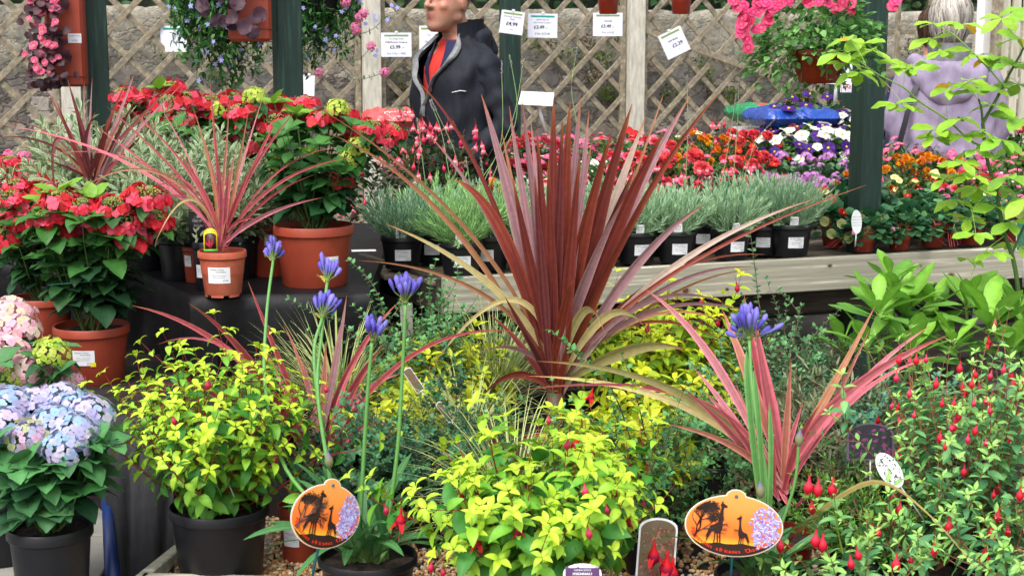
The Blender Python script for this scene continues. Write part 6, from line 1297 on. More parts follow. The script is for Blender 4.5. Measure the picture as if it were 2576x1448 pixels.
# two small pots hanging at the top
for px, D, lab in ((1530, 7.0, 'small brown hanging pot with trailing green leaves at the top'), (1713, 7.3, 'small brown hanging pot with an orange hole mark at the top')):
    c = at(px, 36, D); T = thing('hanging_pot', lab, 'hanging pot', c); pot(T, .054, .11, 'brown_plastic', rim=.2)
    g = G(); rng = random.Random(px); lv = LV()
    for i in range(70):
        a = rng.uniform(0, 6.28); r = rng.random()*.11; cc = lerp(C(80,130,50,.82), C(120,170,70,.84), rng.random())
        lv.add((math.cos(a)*r, math.sin(a)*r, .11+rng.uniform(-.04 if px < 1600 else .0, .1)), rv(rng).normalized(), Z3, .035, .028, cc, cc, .5, .2)
    lv.flush(g, 'round', 3, 3); g.obj('foliage', 'leaf', T)
    g = G(); tube(g, [(0, 0, .11), (0, 0, .7)], .0018, 5, C(40,40,40)); g.obj('hanger', 'paint', T)
    if px > 1600: g = G(); ball(g, (.012, -.051, .07), (.008, .004, .009), C(236,96,40,.9), 12, 6); g.obj('plug', 'paint', T)

# ================================================================= PRICE CARDS AND SIGNS
def card(px, py, wpx, hpx, D, roll, rz, lines, lab, band=C(120,150,70,.9)):
    c = at(px, py, D); w = wpx/ppm(D); h = hpx/ppm(D); t = thing('price_card', lab, 'price card', c, rz); t.rotation_euler = (0, roll, rz); g = G(); I = Matrix.Identity(4)
    plate(g, [(-w/2, -h/2), (w/2, -h/2), (w/2, h/2), (-w/2, h/2)], I, .0015, C(226,228,242,.9)); co = g.obj('card', 'paper', t, smooth=False)
    g = G(); 
    if band is not None: plate(g, [(-w*.4, h*.34), (w*.4, h*.34), (w*.4, h*.42), (-w*.4, h*.42)], I, .0004, band, .0006)
    for s, sz, dx, dz, b in lines: text(g, s, h*sz, Matrix.Translation((w*dx, -.0012, h*dz)), C(30,30,40,.8), bold=h*.0028*b)
    g.obj('lettering', 'paper', co, smooth=False) if g.n else None; g = G(); bevbox(g, (0, -.001, h/2+.004), (.018, .006, .012), .001, col=C(220,224,224,.9)); g.obj('clip', 'paint', t, smooth=False); return t
card(997, 113, 75, 59, 9.5, 0, TH*.3, [('Growing Value', .10, 0, .22, 0), ('Multi-Purpose Compost', .095, 0, .08, 1), ('£5.99', .2, -.04, -.16, 2), ('each', .07, .22, -.14, 0), ('Buy 2 Get 1 FREE', .11, 0, -.4, 0)], 'white price card reading £5.99 left of the man')
card(1288, 57, 58, 56, 9.05, .13, TH*.3, [('Growing Tomatoes', .1, 0, .22, 0), ('Feed', .1, 0, .1, 0), ('£4.99', .23, 0, -.14, 3), ('each', .08, 0, -.33, 0)], 'tilted white price card reading £4.99 on the green post')
card(1365, 65, 74, 59, 9.4, .02, TH*.3, [('Garden Border', .09, 0, .22, 0), ('John Innes Compost', .09, 0, .1, 0), ('£3.49', .2, -.12, -.13, 2), ('each', .06, .14, -.12, 0), ('4 for £12.00', .13, 0, -.38, 0)], 'white price card with a teal band reading £3.49', C(20,150,140,.9))
card(1529, 62, 74, 57, 9.6, 0, TH*.3, [('Top Soil', .1, 0, .12, 1), ('£3.49', .2, -.06, -.14, 2), ('each', .06, .18, -.13, 0), ('4 for £12.00', .11, 0, -.38, 0)], 'white price card with a green band reading Top Soil')
card(1696, 108, 62, 64, 9.6, -.45, TH*.3, [('Grit Sharp', .1, 0, .1, 1), ('£2.29', .2, .1, -.16, 2), ('each', .06, .1, -.3, 0)], 'steeply tilted white price card reading £2.29')
card(438, 98, 66, 64, 9.2, 0, TH*.3, [], 'blank white card with a green band behind the lobelia', C(40,150,120,.9))
card(1078, 96, 46, 60, 9.7, 0, TH*.3, [('Top', .1, 0, .1, 0), ('Mulch', .13, 0, -.2, 0)], 'white card half hidden behind the chin of the man')
card(776, 220, 30, 60, 8.5, .05, TH*.3, [], 'narrow white card just right of the middle green post', None)
card(2128, 160, 44, 92, 8.0, 0, 0, [('Buy 2', .12, .0, .2, 0), ('Get 1', .12, 0, .0, 0)], 'white card half hidden between basket and green post', None)
c = at(2133, 223, 8.0); g = G(); text(g, 'FREE', .032, Matrix.Translation((c.x-.0, c.y-.02, c.z)), C(220,40,40,.9), bold=.001)
T = thing('offer_card', 'white card lettered FREE in red beside the right green post', 'offer card', c); gg = G(); plate(gg, [(-.04, -.02), (.05, -.02), (.05, .04), (-.04, .04)], Matrix.Identity(4), .0012, C(226,228,240,.9)); gg.obj('card', 'paper', T, smooth=False); g.obj('lettering', 'paper', T, org=c+Vector((0, 0, 0)), smooth=False)
def tsign(px, py, D, pole, lab, w=.115, h=.05, tilt=.15):
    c = at(px, py, D); t = thing('label_stand', lab, 'label stand', c); g = G(); M = frame((0, 0, 0), -.1, -.95, tilt*.3)
    plate(g, [(-w/2, -h/2), (w/2, -h/2), (w/2*.93, h/2), (-w/2*.93, h/2)], M, .003, C(232,234,236,.9)); g.obj('label_plate', 'paint', t, smooth=False)
    g = G(); q = at(*pole, D)-c; lathe_ = tube(g, [(.0, .0, -.004), (q.x*.1, 0, q.z*.12), (q.x*.3, 0, q.z*.35), (q.x, 0, q.z)], [.022, .013, .0095, .008], 8, C(226,228,230,.9)); g.obj('stake', 'paint', t); return t
tsign(1350, 248, 7.1, (1372, 332), 'white angled label stand between the man and the pale post', .165, .10)
tsign(2105, 205, 6.9, (2100, 262), 'white angled label stand beneath the petunia basket', .13, .04)
g = G(); c = onb(915, .80, BZ+.004); M = Matrix.Translation(c); bevbox(g, c, (.10, .05, .0015), .0004, R(10), C(230,232,238,.9)); o = g.obj('loose_label', 'paper', smooth=False); tag(o, 'white label lying on the bench boards beside the big hydrangea pot', 'label')
# tag picture plates among the front plants
def ptag(px, py, D, w, h, rz, roll, kind, lab, stake=.12):
    c = at(px, py, D); t = thing('plant_tag', lab, 'plant tag', c); t.rotation_euler = (-.15, roll, rz); I = Matrix.Identity(4); g = G(); rr = random.Random(px)
    if kind == 'oval':
        P = [(w/2*math.cos(a), h/2*math.sin(a)) for a in np.linspace(0, 2*math.pi, 32, endpoint=False)]; plate(g, P, I, .0012, C(236,236,240,.9))
    else:
        P = [(-w/2, -h/2), (w/2, -h/2)]+[(w/2*math.cos(a), h/2-w*.25+w*.25*math.sin(a)) for a in np.linspace(0, math.pi, 12)]; plate(g, P, I, .0012, C(232,232,236,.9) if kind != 'dark' else C(110,84,112,.85))
    BG = {'rose': C(116,100,80,.8), 'dark': C(40,44,52,.8), 'green': C(40,120,100,.8)}.get(kind)
    if BG is not None: plate(g, [(x*.9, z*.94) for x, z in P], I, .0003, BG, .0003)
    cols = {'rose': [C(120,70,60,.8), C(180,120,96,.85), C(96,110,60,.8)], 'oval': [C(40,60,50,.8), C(70,90,80,.8), C(236,236,240,.9)], 'peren': [C(96,60,110,.85), C(190,150,200,.88)], 'green': [C(40,130,110,.85), C(90,150,90,.85)], 'dark': [C(60,40,60,.8), C(130,60,110,.85), C(40,70,50,.8)], 'pinkwhite': [C(240,190,210,.9), C(150,40,80,.85), C(236,236,236,.9)]}[kind]
    for i in range(150):
        x, z = rr.uniform(-w*.42, w*.42), rr.uniform(-h*.42, h*.36)
        if kind == 'oval' and (2*x/w)**2+(2*z/h)**2 > .8: continue
        s = w*rr.uniform(.03, .07); a = rr.uniform(0, 6.28); cc = cols[rr.randrange(len(cols))]; plate(g, [(x+s*math.cos(a+k*1.57)*(1 if k % 2 else .5), z+s*math.sin(a+k*1.57)*(1 if k % 2 else .5)) for k in range(4)], I, .0002, cc, .0006+rr.random()*.0009)
    if kind == 'peren':
        plate(g, [(-w*.44, h*.02), (w*.44, h*.02), (w*.44, h*.34), (-w*.44, h*.34)], I, .0004, C(88,56,104,.85), .0018); text(g, 'HERBACEOUS', h*.10, Matrix.Translation((0, -.0026, h*.23)), C(230,230,236,.9)); text(g, 'PERENNIALS', h*.13, Matrix.Translation((0, -.0026, h*.08)), C(236,236,240,.9), bold=.0003)
    g.obj('card', 'paper', t, smooth=False); g = G(); tube(g, [(0, .003, -h*.4), (0, .004, -h/2-stake)], .002, 6, C(200,204,204,.85)); g.obj('stake', 'paint', t); return t
ptag(1040, 955, 4.6, .028, .085, 0, -.6, 'rose', 'narrow picture tag leaning left among the small leaved shrubs')
ptag(1118, 1035, 4.4, .02, .07, .3, -.6, 'rose', 'curled narrow tag among the dark small leaved shrub')
ptag(2238, 1182, 3.75, .055, .105, .2, -.6, 'oval', 'black and white oval plant tag on a purple stake')
ptag(2190, 1110, 4.0, .13, .1, 0, 0, 'dark', 'dark round topped picture tag behind the needle leaved shrub')
ptag(1652, 1390, 3.5, .1, .17, .25, .12, 'rose', 'picture tag of brown and green foliage at the right of the centre fuchsia')
ptag(1465, 1450, 3.2, .085, .06, 0, 0, 'peren', 'purple tag lettered HERBACEOUS PERENNIALS at the bottom edge')
ptag(528, 1105, 3.95, .022, .1, .3, -.35, 'dark', 'narrow picture tag stuck in the left lime fuchsia')
ptag(2152, 548, 6.05, .042, .085, 0, 0, 'oval' if False else 'green', 'tag between the green post and the strawberry plants') if False else None
c = at(2155, 558, 6.0); t = thing('oval_tag', 'white rounded plant tag standing between the green post and the strawberries', 'plant tag', c); g = G(); M = frame((0, 0, 0), 0, -.08, -.05); P = [(.021*math.cos(a), .048*math.sin(a)) for a in np.linspace(0, 2*math.pi, 24, endpoint=False)]; plate(g, P, M, .0012, C(222,228,230,.9))
for i in range(4): text(g, 'strawberry plants', .0052, M @ Matrix.Translation((0, -.001, .018-i*.011)), (.1, .1, .1))
g.obj('card', 'paper', t, smooth=False); g = G(); tube(g, [(0, 0, -.045), (0, .01, -.10)], .0025, 6, C(220,226,228,.9)); g.obj('stake', 'paint', t)
ptag(2575, 590, 5.0, .05, .11, 0, 0, 'green', 'green bordered plant tag at the right frame edge')

# ================================================================= COMPOST BAGS
def sack(px0, px1, py, D, h, mat, col, lab, seed, zrot=TH, words=None):
    a = at(px0, py, D); b = at(px1, py, D); c = (a+b)/2; w = (b-a).length; t = thing('compost_bag', lab, 'compost bag', c, zrot*.5); g = G(); n, m_ = 30, 18; rs = np.random.RandomState(seed); ph = rs.rand(4)*6; V = []; K = []
    for side in (1, -1):
        for i in range(n+1):
            for j in range(m_+1):
                u = i/n*2-1; v = j/m_*2-1; z = h*.5*((1-abs(u)**9)*(1-abs(v)**7))**.42*side+.013*math.sin(u*7+ph[0]+v*3)*(1-u*u)*(1-v*v)*side+.006*math.sin(u*31+v*9)*(1-v*v)*(abs(u)**2)+.006*math.sin(u*19+ph[1])*(1-v*v)
                V.append((u*w/2, v*.22, z)); k = 1 if abs(u-.1) < .35 and abs(v) < .5 else 0; K.append(col[k] if side == 1 and v > -.8 else col[0])
    N0 = (n+1)*(m_+1); F = []
    for s in (0, 1):
        for i in range(n):
            for j in range(m_): q = [s*N0+i*(m_+1)+j, s*N0+(i+1)*(m_+1)+j, s*N0+(i+1)*(m_+1)+j+1, s*N0+i*(m_+1)+j+1]; F.append(q if s == 0 else q[::-1])
    g.add(V, F, np.array(K)); g.obj('bag', mat, t)
    if words:
        g = G()
        for s, sz, dx, dz, cc in words: text(g, s, sz, Matrix.Translation((dx, -.19, dz)) @ Matrix.Rotation(R(-35), 4, 'X'), cc, bold=.0008)
        g.obj('lettering', 'paper', t, smooth=False)
m, nt, p_, o_ = nodes_mat('glossy_film'); a = N(nt, 'ShaderNodeAttribute'); a.attribute_name = 'Col'; nt.links.new(a.outputs['Color'], p_.inputs['Base Color']); p_.inputs['Roughness'].default_value = .22; tc = nt.nodes.new('ShaderNodeTexCoord'); nzz = N(nt, 'ShaderNodeTexNoise', Scale=9.0, Detail=3.0, Distortion=1.5); nt.links.new(tc.outputs['Object'], nzz.inputs['Vector']); bb_ = N(nt, 'ShaderNodeBump', Strength=.8, Distance=.03); nt.links.new(nzz.outputs[0], bb_.inputs['Height']); nt.links.new(bb_.outputs[0], p_.inputs['Normal'])
sack(1890, 2085, 294, 8.25, .10, 'glossy_film', [C(34,72,160,.85), C(40,86,180,.85)], 'shiny blue compost bag lying behind the purple pansies', 1, words=[('MULTI', .05, -.12, .01, C(230,236,246,.9))])
sack(1845, 1975, 284, 8.75, .09, 'glossy_film', [C(30,140,90,.9), C(206,70,60,.9)], 'green and red compost bag left of the blue bag', 2)
sack(915, 1060, 300, 8.05, .10, 'glossy_film', [C(226,84,84,.9), C(30,110,70,.9)], 'red and green compost bag behind the big red hydrangea', 3, words=[('COMPOST', .035, .02, .03, C(240,240,236,.9))])
t = thing('pallet_stack', 'stack of pale compost bags under the blue one behind the bench', 'bag stack', at(1990, 330, 8.5).xy.to_3d(), TH); g = G(); rr = random.Random(4)
for k in range(9): bevbox(g, (rr.uniform(-.02, .02), 0, .06+k*.115), (.62, .42, .112), .03, col=[C(170,170,170,.8), C(120,140,150,.8)][k % 2])
g.obj('bags', 'paint', t)
# ================================================================= SAPLING with fresh green leaves at the right
D = 4.75; org = Vector((at(2560, 720, D).x, D, .02)); t = thing('sapling', 'young sapling with bright lime leaves arching in from the right edge', 'sapling', org); sg = G(); g = G(); lv = LV(); rng = random.Random(15)
BR = [([(2580,1100,0),(2560,720,0),(2524,577,0),(2505,480,0),(2482,394,0),(2472,310,0)], .0078, .0055), ([(2472,310,0),(2508,247,0),(2539,187,0),(2575,120,0),(2600,40,.05)], .0055, .003), ([(2474,372,0),(2432,347,-.03),(2385,303,-.06),(2315,257,-.1),(2272,220,-.13),(2208,187,-.16),(2152,147,-.2)], .0038, .0018), ([(2522,213,0),(2472,157,.03),(2402,90,.06),(2372,75,.08)], .003, .0014), ([(2498,448,0),(2430,440,-.05),(2380,452,-.08)], .0024, .0012), ([(2545,640,0),(2590,520,0),(2560,440,.02),(2572,330,0)], .004, .002), ([(2472,310,0),(2468,270,0),(2462,250,0)], .004, .0035), ([(2385,303,-.06),(2378,262,-.06)], .0012, .0008), ([(2315,257,-.1),(2290,262,-.1),(2268,258,-.1)], .0012, .0008), ([(2272,220,-.13),(2276,180,-.13)], .0012, .0008), ([(2505,480,0),(2450,520,-.05),(2400,500,-.1)], .002, .001), ([(2530,590,0),(2470,640,-.05),(2440,700,-.1)], .0024, .001)]
BRP = []
for pts, r0, r1 in BR: P = catmull([at(x, y, D+dd)-org for x, y, dd in pts], 6); tube(sg, P, np.linspace(r0, r1, len(P)), 7, lerp(C(70,104,44,.8), C(120,160,60,.82), 1 if r0 < .004 else 0), cap=False); BRP += [Vector(q) for q in P]
CLU = [(2172,110,1.2),(2140,100,1),(2195,128,1.1),(2110,135,1.1),(2160,182,1.1),(2205,190,.9),(2120,160,.9),(2262,160,1),(2298,172,1),(2280,160,.8),(2350,60,1),(2420,62,1),(2345,98,1),(2372,128,1),(2455,140,1.1),(2520,48,1.3),(2500,140,1.1),(2545,165,1.2),(2400,212,1.1),(2458,228,1.1),(2500,222,1.1),(2252,262,1),(2275,272,.9),(2355,322,1),(2418,300,1.1),(2348,345,1),(2422,342,1),(2452,378,1.1),(2505,268,1.2),(2562,212,1.3),(2565,300,1.3),(2520,352,1.2),(2545,402,1.2),(2420,412,1.1),(2445,440,1),(2535,445,1.2),(2375,452,1),(2462,472,1.1),(2505,520,1.2),(2545,560,1.2),(2402,502,1),(2455,588,1),(2500,640,1.1),(2565,620,1.2),(2570,100,1.3),(2575,20,1.3),(2440,205,1),(2385,222,.9),(2470,330,.9),(2570,370,1.3),(2580,500,1.3),(2520,470,1),(2440,550,1),(2430,650,.9)]
for x, y, s in CLU:
    q = at(x, y, D+rng.uniform(-.12, .05))-org; near = min(BRP, key=lambda v: (v-q).length); tube(sg, bez(near, (near+q)/2+Z3*.015, q, 5), .0009, 4, C(150,180,80,.85), cap=False); a0 = rng.uniform(0, 6.28); c = lerp(C(160,204,60,.88), C(124,184,64,.86), rng.random()*(.3 if x < 2450 else .8))
    for j in range(5 if s > .95 else 3):
        a = a0+j*2*math.pi/5+rng.uniform(-.2, .2); o = Vector((math.cos(a), math.sin(a), rng.uniform(-.45, .35))).normalized(); L_ = .075*s*rng.uniform(.7, 1.15); cc = c*rng.uniform(.88, 1.1)
        if rng.random() < .03: cc = C(220,170,50,.86)
        lv.add(q, o, (Z3+Vector((0, -.55, 0))+rv(rng, .3)).normalized(), L_, L_*.46, cc*.95, cc, rng.uniform(.1, .8), .2)
lv.flush(g, 'obov', 6, 5, wave=.12); g.obj('foliage', 'leaf', t); sg.obj('stem', 'stem', t)
# ================================================================= PEOPLE
def remesh(g, voxel, smooth=6):
    me = g.mesh('tmp', 'skin'); ob = bpy.data.objects.new('tmp', me); COL.objects.link(ob); m = ob.modifiers.new('r', 'REMESH'); m.mode = 'VOXEL'; m.voxel_size = voxel; s = ob.modifiers.new('s', 'SMOOTH'); s.iterations = smooth; s.factor = .5
    bpy.context.view_layer.update(); n = bpy.data.meshes.new_from_object(ob.evaluated_get(bpy.context.evaluated_depsgraph_get())); bpy.data.objects.remove(ob); bpy.data.meshes.remove(me)
    v = np.empty(len(n.vertices)*3); n.vertices.foreach_get('co', v); f = [list(p.vertices) for p in n.polygons]; bpy.data.meshes.remove(n); return v.reshape(-1, 3), f
def limb(g, pts, rad): 
    P = catmull(pts, 5); k = np.interp(np.linspace(0, 1, len(P)), np.linspace(0, 1, len(rad)), rad); tube(g, P, k, 14)
    ball(g, P[0], k[0], n=14, m=10); ball(g, P[-1], k[-1], n=14, m=10)
def loft(g, rings, n=28, cap=True):
    """rings: (z, cx, cy, rx, ry, power)"""
    V = []; a = np.linspace(0, 2*np.pi, n, endpoint=False)
    for z, cx, cy, rx, ry, pw in rings:
        for t_ in a: c, s = math.cos(t_), math.sin(t_); V.append((cx+rx*math.copysign(abs(c)**pw, c), cy+ry*math.copysign(abs(s)**pw, s), z))
    m = len(rings); F = [[i*n+j, i*n+(j+1) % n, (i+1)*n+(j+1) % n, (i+1)*n+j] for i in range(m-1) for j in range(n)]
    if cap: F += [list(range(n))[::-1], [(m-1)*n+j for j in range(n)]]
    g.add(V, F)
def hand(g, w, d, up, s=1.0):
    """palm and five curled fingers starting at wrist w, pointing along d"""
    d = Vector(d).normalized(); up = Vector(up); up = (up-d*up.dot(d)).normalized(); sd = d.cross(up); w = Vector(w)
    for k in range(-3, 4): limb(g, [w+sd*k*.005, w+d*.045+sd*k*.0105, w+d*.085+sd*k*.011], [.014, .013, .010])
    for i, (o, L_) in enumerate(((-.031, .066), (-.010, .076), (.011, .072), (.031, .056))): b = w+d*.085+sd*o; limb(g, [b, b+d*L_*.5-up*.010, b+d*L_*.8-up*.030, b+d*L_*.82-up*.046], [.0092, .0085, .0078, .006])
    b = w+d*.025-sd*.035; limb(g, [b, b+d*.03-sd*.022-up*.006, b+d*.062-sd*.026-up*.018], [.0115, .010, .0075])
def head_geo(g, c, s=1.0):
    """face towards -y; c = centre between the ears"""
    c = Vector(c); q = lambda x, y, z: c+Vector((x, y, z))*s
    SEC = [(-.116, .020, -.074, -.035), (-.108, .033, -.087, -.010), (-.095, .044, -.091, .012), (-.078, .053, -.087, .032), (-.060, .059, -.088, .052), (-.040, .065, -.086, .068), (-.020, .069, -.084, .082), (.0, .071, -.080, .092), (.015, .072, -.079, .097), (.032, .074, -.086, .101), (.052, .076, -.085, .103), (.072, .074, -.077, .099), (.090, .066, -.061, .088), (.106, .050, -.038, .068), (.118, .024, -.012, .038)]
    loft(g, [(c.z+z*s, c.x, c.y+(f+b)/2*s, w*s, (b-f)/2*s, .86) for z, w, f, b in SEC], 36)
    for sx_ in (-1, 1):
        ball(g, q(.040*sx_, -.058, -.022), Vector((.021, .020, .018))*s, n=14, m=10); ball(g, q(.052*sx_, .0, -.060), Vector((.014, .03, .022))*s, n=14, m=10)
        limb(g, [q(.050*sx_, -.060, .028), q(.030*sx_, -.0815, .033), q(.010*sx_, -.086, .028)], [.0065*s, .0075*s, .008*s])
        ball(g, q(.030*sx_, -.064, .011), Vector((.0135, .0125, .0115))*s, n=12, m=8)
        ball(g, q(.076*sx_, .014, -.004), Vector((.010, .022, .036))*s, n=12, m=10, M=Matrix.Rotation(.35*sx_, 3, 'Z'))
    limb(g, [q(0, -.084, .022), q(0, -.097, -.002), q(0, -.106, -.018)], [.0075*s, .0095*s, .0115*s]); limb(g, [q(-.0145, -.092, -.022), q(.0145, -.092, -.022)], [.008*s, .008*s])
    limb(g, [q(-.024, -.078, -.0515), q(0, -.0905, -.0485), q(.024, -.078, -.0515)], [.0028*s, .0056*s, .0028*s]); limb(g, [q(-.021, -.078, -.0605), q(0, -.088, -.0615), q(.021, -.078, -.0605)], [.003*s, .0062*s, .003*s]); ball(g, q(0, -.078, -.094), Vector((.018, .014, .013))*s, n=14, m=10)
def figure(name, label, loc, rz, H=1.76, arms=None, legs=True, head_turn=0.0, skin=C(206,150,124,.88), hands=True, hs=1.0, hfwd=0.0):
    t = thing(name, label, 'person', loc, rz); g = G(); k = H/1.76
    loft(g, [(z*k, 0, cy, rx, ry, .85) for z, cy, rx, ry in ((.80, .0, .14, .105), (.88, .0, .165, .12), (.98, .005, .16, .115), (1.08, .0, .145, .105), (1.2, -.005, .16, .115), (1.32, -.005, .175, .118), (1.40, .0, .165, .10), (1.46, .01, .09, .07), (1.5, .012, .058, .058))], 28)
    limb(g, [(0, .014, 1.44*k), (0, .004-hfwd*.5, 1.52*k), (0, -hfwd, 1.58*k)], [.068, .064, .062]); hc = Vector((0, -.008-hfwd, (1.655 if not hfwd else 1.622)*k))
    h = G(); head_geo(h, (0, 0, 0)); Rz = Matrix.Translation(hc) @ Matrix.Rotation(head_turn, 4, 'Z') @ Matrix.Scale(hs, 4); g.merge(h, Rz)
    A = arms or [[(.19, 0, 1.40), (.235, .02, 1.12), (.20, -.10, .92)], [(-.19, 0, 1.40), (-.235, .02, 1.12), (-.20, -.10, .92)]]
    for a in A:
        P = [Vector(x)*k for x in a]; limb(g, [P[0], (P[0]+P[1])/2, P[1], (P[1]+P[2])/2, P[2]], [.044, .040, .036, .034, .026]); hand(g, P[2], (P[2]-P[1]), Vector((0, -.3, 1)) if a[0][0] > 0 else Vector((0, -.3, 1)))
    for sx_ in (-1, 1):
        limb(g, [(.09*sx_, 0, .88*k), (.098*sx_, -.01, .68*k), (.10*sx_, -.005, .48*k), (.10*sx_, .012, .30*k), (.10*sx_, .015, .09*k)], [.088, .078, .055, .054, .038]); limb(g, [(.10*sx_, .02, .05), (.105*sx_, -.06, .04), (.11*sx_, -.13, .032)], [.042, .040, .032])
    v, f = remesh(g, .0062, 7); inv = np.array(Rz.inverted()); lo = v @ inv[:3, :3].T+inv[:3, 3]
    K = np.tile(skin, (len(v), 1)); r = np.abs(lo[:, 0]); lip = (r < .024) & (lo[:, 1] < -.07) & (lo[:, 2] > -.066) & (lo[:, 2] < -.046); K[lip] = K[lip]*np.array((.82, .60, .62)); ck = (lo[:, 1] < -.04) & (r > .022) & (r < .06) & (lo[:, 2] < -.002) & (lo[:, 2] > -.05); K[ck] = K[ck]*np.array((1.04, .88, .86)); st = (lo[:, 1] < .0) & (lo[:, 2] < -.030) & (lo[:, 2] > -.12) & ~lip; K[st] = K[st]*(np.array((.86, .84, .84)) if hs > 1.05 else 1)
    G2 = G(); G2.add(v, f, K); G2.obj('body', 'skin', t)
    for sx_ in (-1, 1):
        e = G(); ball(e, (0, 0, 0), .0118, C(232,228,222,.9), 16, 12); ball(e, (0, -.0078, 0), (.0056, .0048, .0056), C(70,90,100,.8), 12, 8); ball(e, (0, -.0112, 0), (.0026, .002, .0026), (.01, .01, .01), 8, 6)
        p = Rz @ Vector((.030*sx_, -.0675, .011)); link('eye', e.mesh('eye', 'paint'), t, p, Matrix.Rotation(head_turn, 3, 'Z').to_quaternion())
        e = G(); lid = [Rz @ Vector((.030*sx_+.013*math.cos(a), -.0795-.0016*math.sin(a), .011+.0072*math.sin(a))) for a in np.linspace(.1, math.pi-.1, 8)]; tube(e, lid, .0022, 5, skin*.8); br = [Rz @ Vector((x*sx_, -.088+(x-.03)**2*12, .031+.004*math.sin((x-.014)*60))) for x in (.014, .024, .034, .044, .05)]; tube(e, br, [.0018, .003, .003, .0024, .001], 5, C(110,90,76,.7)); e.obj('eyelid_and_brow', 'stem', t)
    return t, Rz, k
def jacket(t, k, mat, rings, open_=None, arms=None, seed=1, fold=.006, rsl=.062, name='jacket', th=.02):
    """sleeved jacket around the body; rings (z, cy, rx, ry); open_(z)->half opening angle around the front (-y)"""
    g = G(); n = 72; rs = np.random.RandomState(seed); ph = rs.rand(8)*6.28; V = []; Z = np.linspace(rings[0][0], rings[-1][0], 46); rr = np.array(rings)
    P = {}
    def surf(a, z, off=0.0):
        cy = np.interp(z, rr[:, 0], rr[:, 1]); rx = np.interp(z, rr[:, 0], rr[:, 2]); ry = np.interp(z, rr[:, 0], rr[:, 3]); c, s = math.sin(a), -math.cos(a)
        w = fold*(math.sin(a*5+ph[0]+z*6)+.7*math.sin(a*9+ph[1]-z*14)+.6*math.sin(z*38+ph[2]+2*math.sin(a*3))+.5*math.sin(a*14+z*21+ph[3]))
        return ((rx+off+w)*math.copysign(abs(c)**.88, c), cy+(ry+off+w)*math.copysign(abs(s)**.88, s), z*k)
    for z in Z:
        o = open_(z) if open_ else 0.0
        for j in range(n+1): a = o+(2*math.pi-2*o)*j/n; V.append(surf(a, z))
    m = len(Z); F = [[i*(n+1)+j, i*(n+1)+j+1, (i+1)*(n+1)+j+1, (i+1)*(n+1)+j] for i in range(m-1) for j in range(n)]; g.add(V, F)
    g.obj(name, mat, t)
    for si, a in enumerate(arms):
        P_ = [Vector(x)*k for x in a]; pts = catmull([P_[0]*.92+Vector((0, 0, .03)), P_[0], (P_[0]+P_[1])/2, P_[1], (P_[1]+P_[2])/2, P_[2]], 8); q = np.linspace(0, 1, len(pts)); rad = rsl*(.92-.12*q)+.005*np.sin(q*34+ph[4]+si)+.004*np.sin(q*61+si); g = G(); nn = 22; T_ = nz(np.gradient(pts, axis=0)); U = nz(np.cross(T_, np.array((0, 1., .2)))); W_ = np.cross(T_, U); aa = np.linspace(0, 2*np.pi, nn, endpoint=False)
        ring = pts[:, None]+(rad[:, None]*(1+.07*np.sin(aa[None]*3+q[:, None]*20+si)))[..., None]*(U[:, None]*np.cos(aa)[None, :, None]+W_[:, None]*np.sin(aa)[None, :, None]); L_ = len(pts); g.add(ring.reshape(-1, 3), [[i*nn+j, i*nn+(j+1) % nn, (i+1)*nn+(j+1) % nn, (i+1)*nn+j] for i in range(L_-1) for j in range(nn)]+[list(range(nn))[::-1], [(L_-1)*nn+j for j in range(nn)]]); ball(g, pts[0], rad[0]*.9, n=nn, m=12); limb(g, [P_[0]*.72+Vector((0, 0, .30*P_[0].z)), P_[0]+Vector((0, 0, .0))], [.045, rsl*.95]); v, f = remesh(g, .009, 8); v = v+(.0035*np.sin(v[:, 2]*70+v[:, 0]*30)+.002*np.sin(v[:, 2]*33+v[:, 1]*90))[:, None]*np.array((.7, .7, 0)); g = G(); g.add(v, f); g.obj('sleeve', mat, t)
    return surf
def hair_blades(t, Rz, n, L_, w, c1, c2, seed, region, name='hair', cap=True, s=1.0, fall=.9, puff=1.0):
    rng = random.Random(seed); g = G(); lv = LV()
    for _ in range(n):
        while True:
            u = rv(rng).normalized()
            if region(u): break
        p = Vector((u.x*.081*puff, .012+u.y*.100*puff, .030+u.z*.098*puff)); d = (Vector((u.x, u.y, 0))*.35+Vector((0, .1, -1))*fall+u*(.15)+rv(rng, .10)).normalized()
        if u.z > .6: d = (Vector((u.x, u.y+.1, -.1))+rv(rng, .15)).normalized()
        c = lerp(c1, c2, rng.random()); lv.add(Rz @ p, Rz.to_3x3() @ d, Rz.to_3x3() @ (u+rv(rng, .25)).normalized(), L_*rng.uniform(.7, 1.2), w*rng.uniform(.6, 1.3), c, c*1.05, rng.uniform(.3, 1.5), .2)
    lv.flush(g, 'linear', 6, 3)
    if cap:
        h = G(); ball(h, (0, .014, .032), (.079*puff, .098*puff, .093*puff), lerp(c1, c2, .4), 28, 20); v = h.V[0]; keep = [tuple(f) for f in h.F[0] if all(region(Vector((v[i][0]/.08, (v[i][1]-.012)/.1, (v[i][2]-.03)/.1)).normalized()) for i in f)]; A = np.array(Rz); g.add(v @ A[:3, :3].T+A[:3, 3], keep, lerp(c1, c2, .35))
    return g.obj(name, 'stem', t)
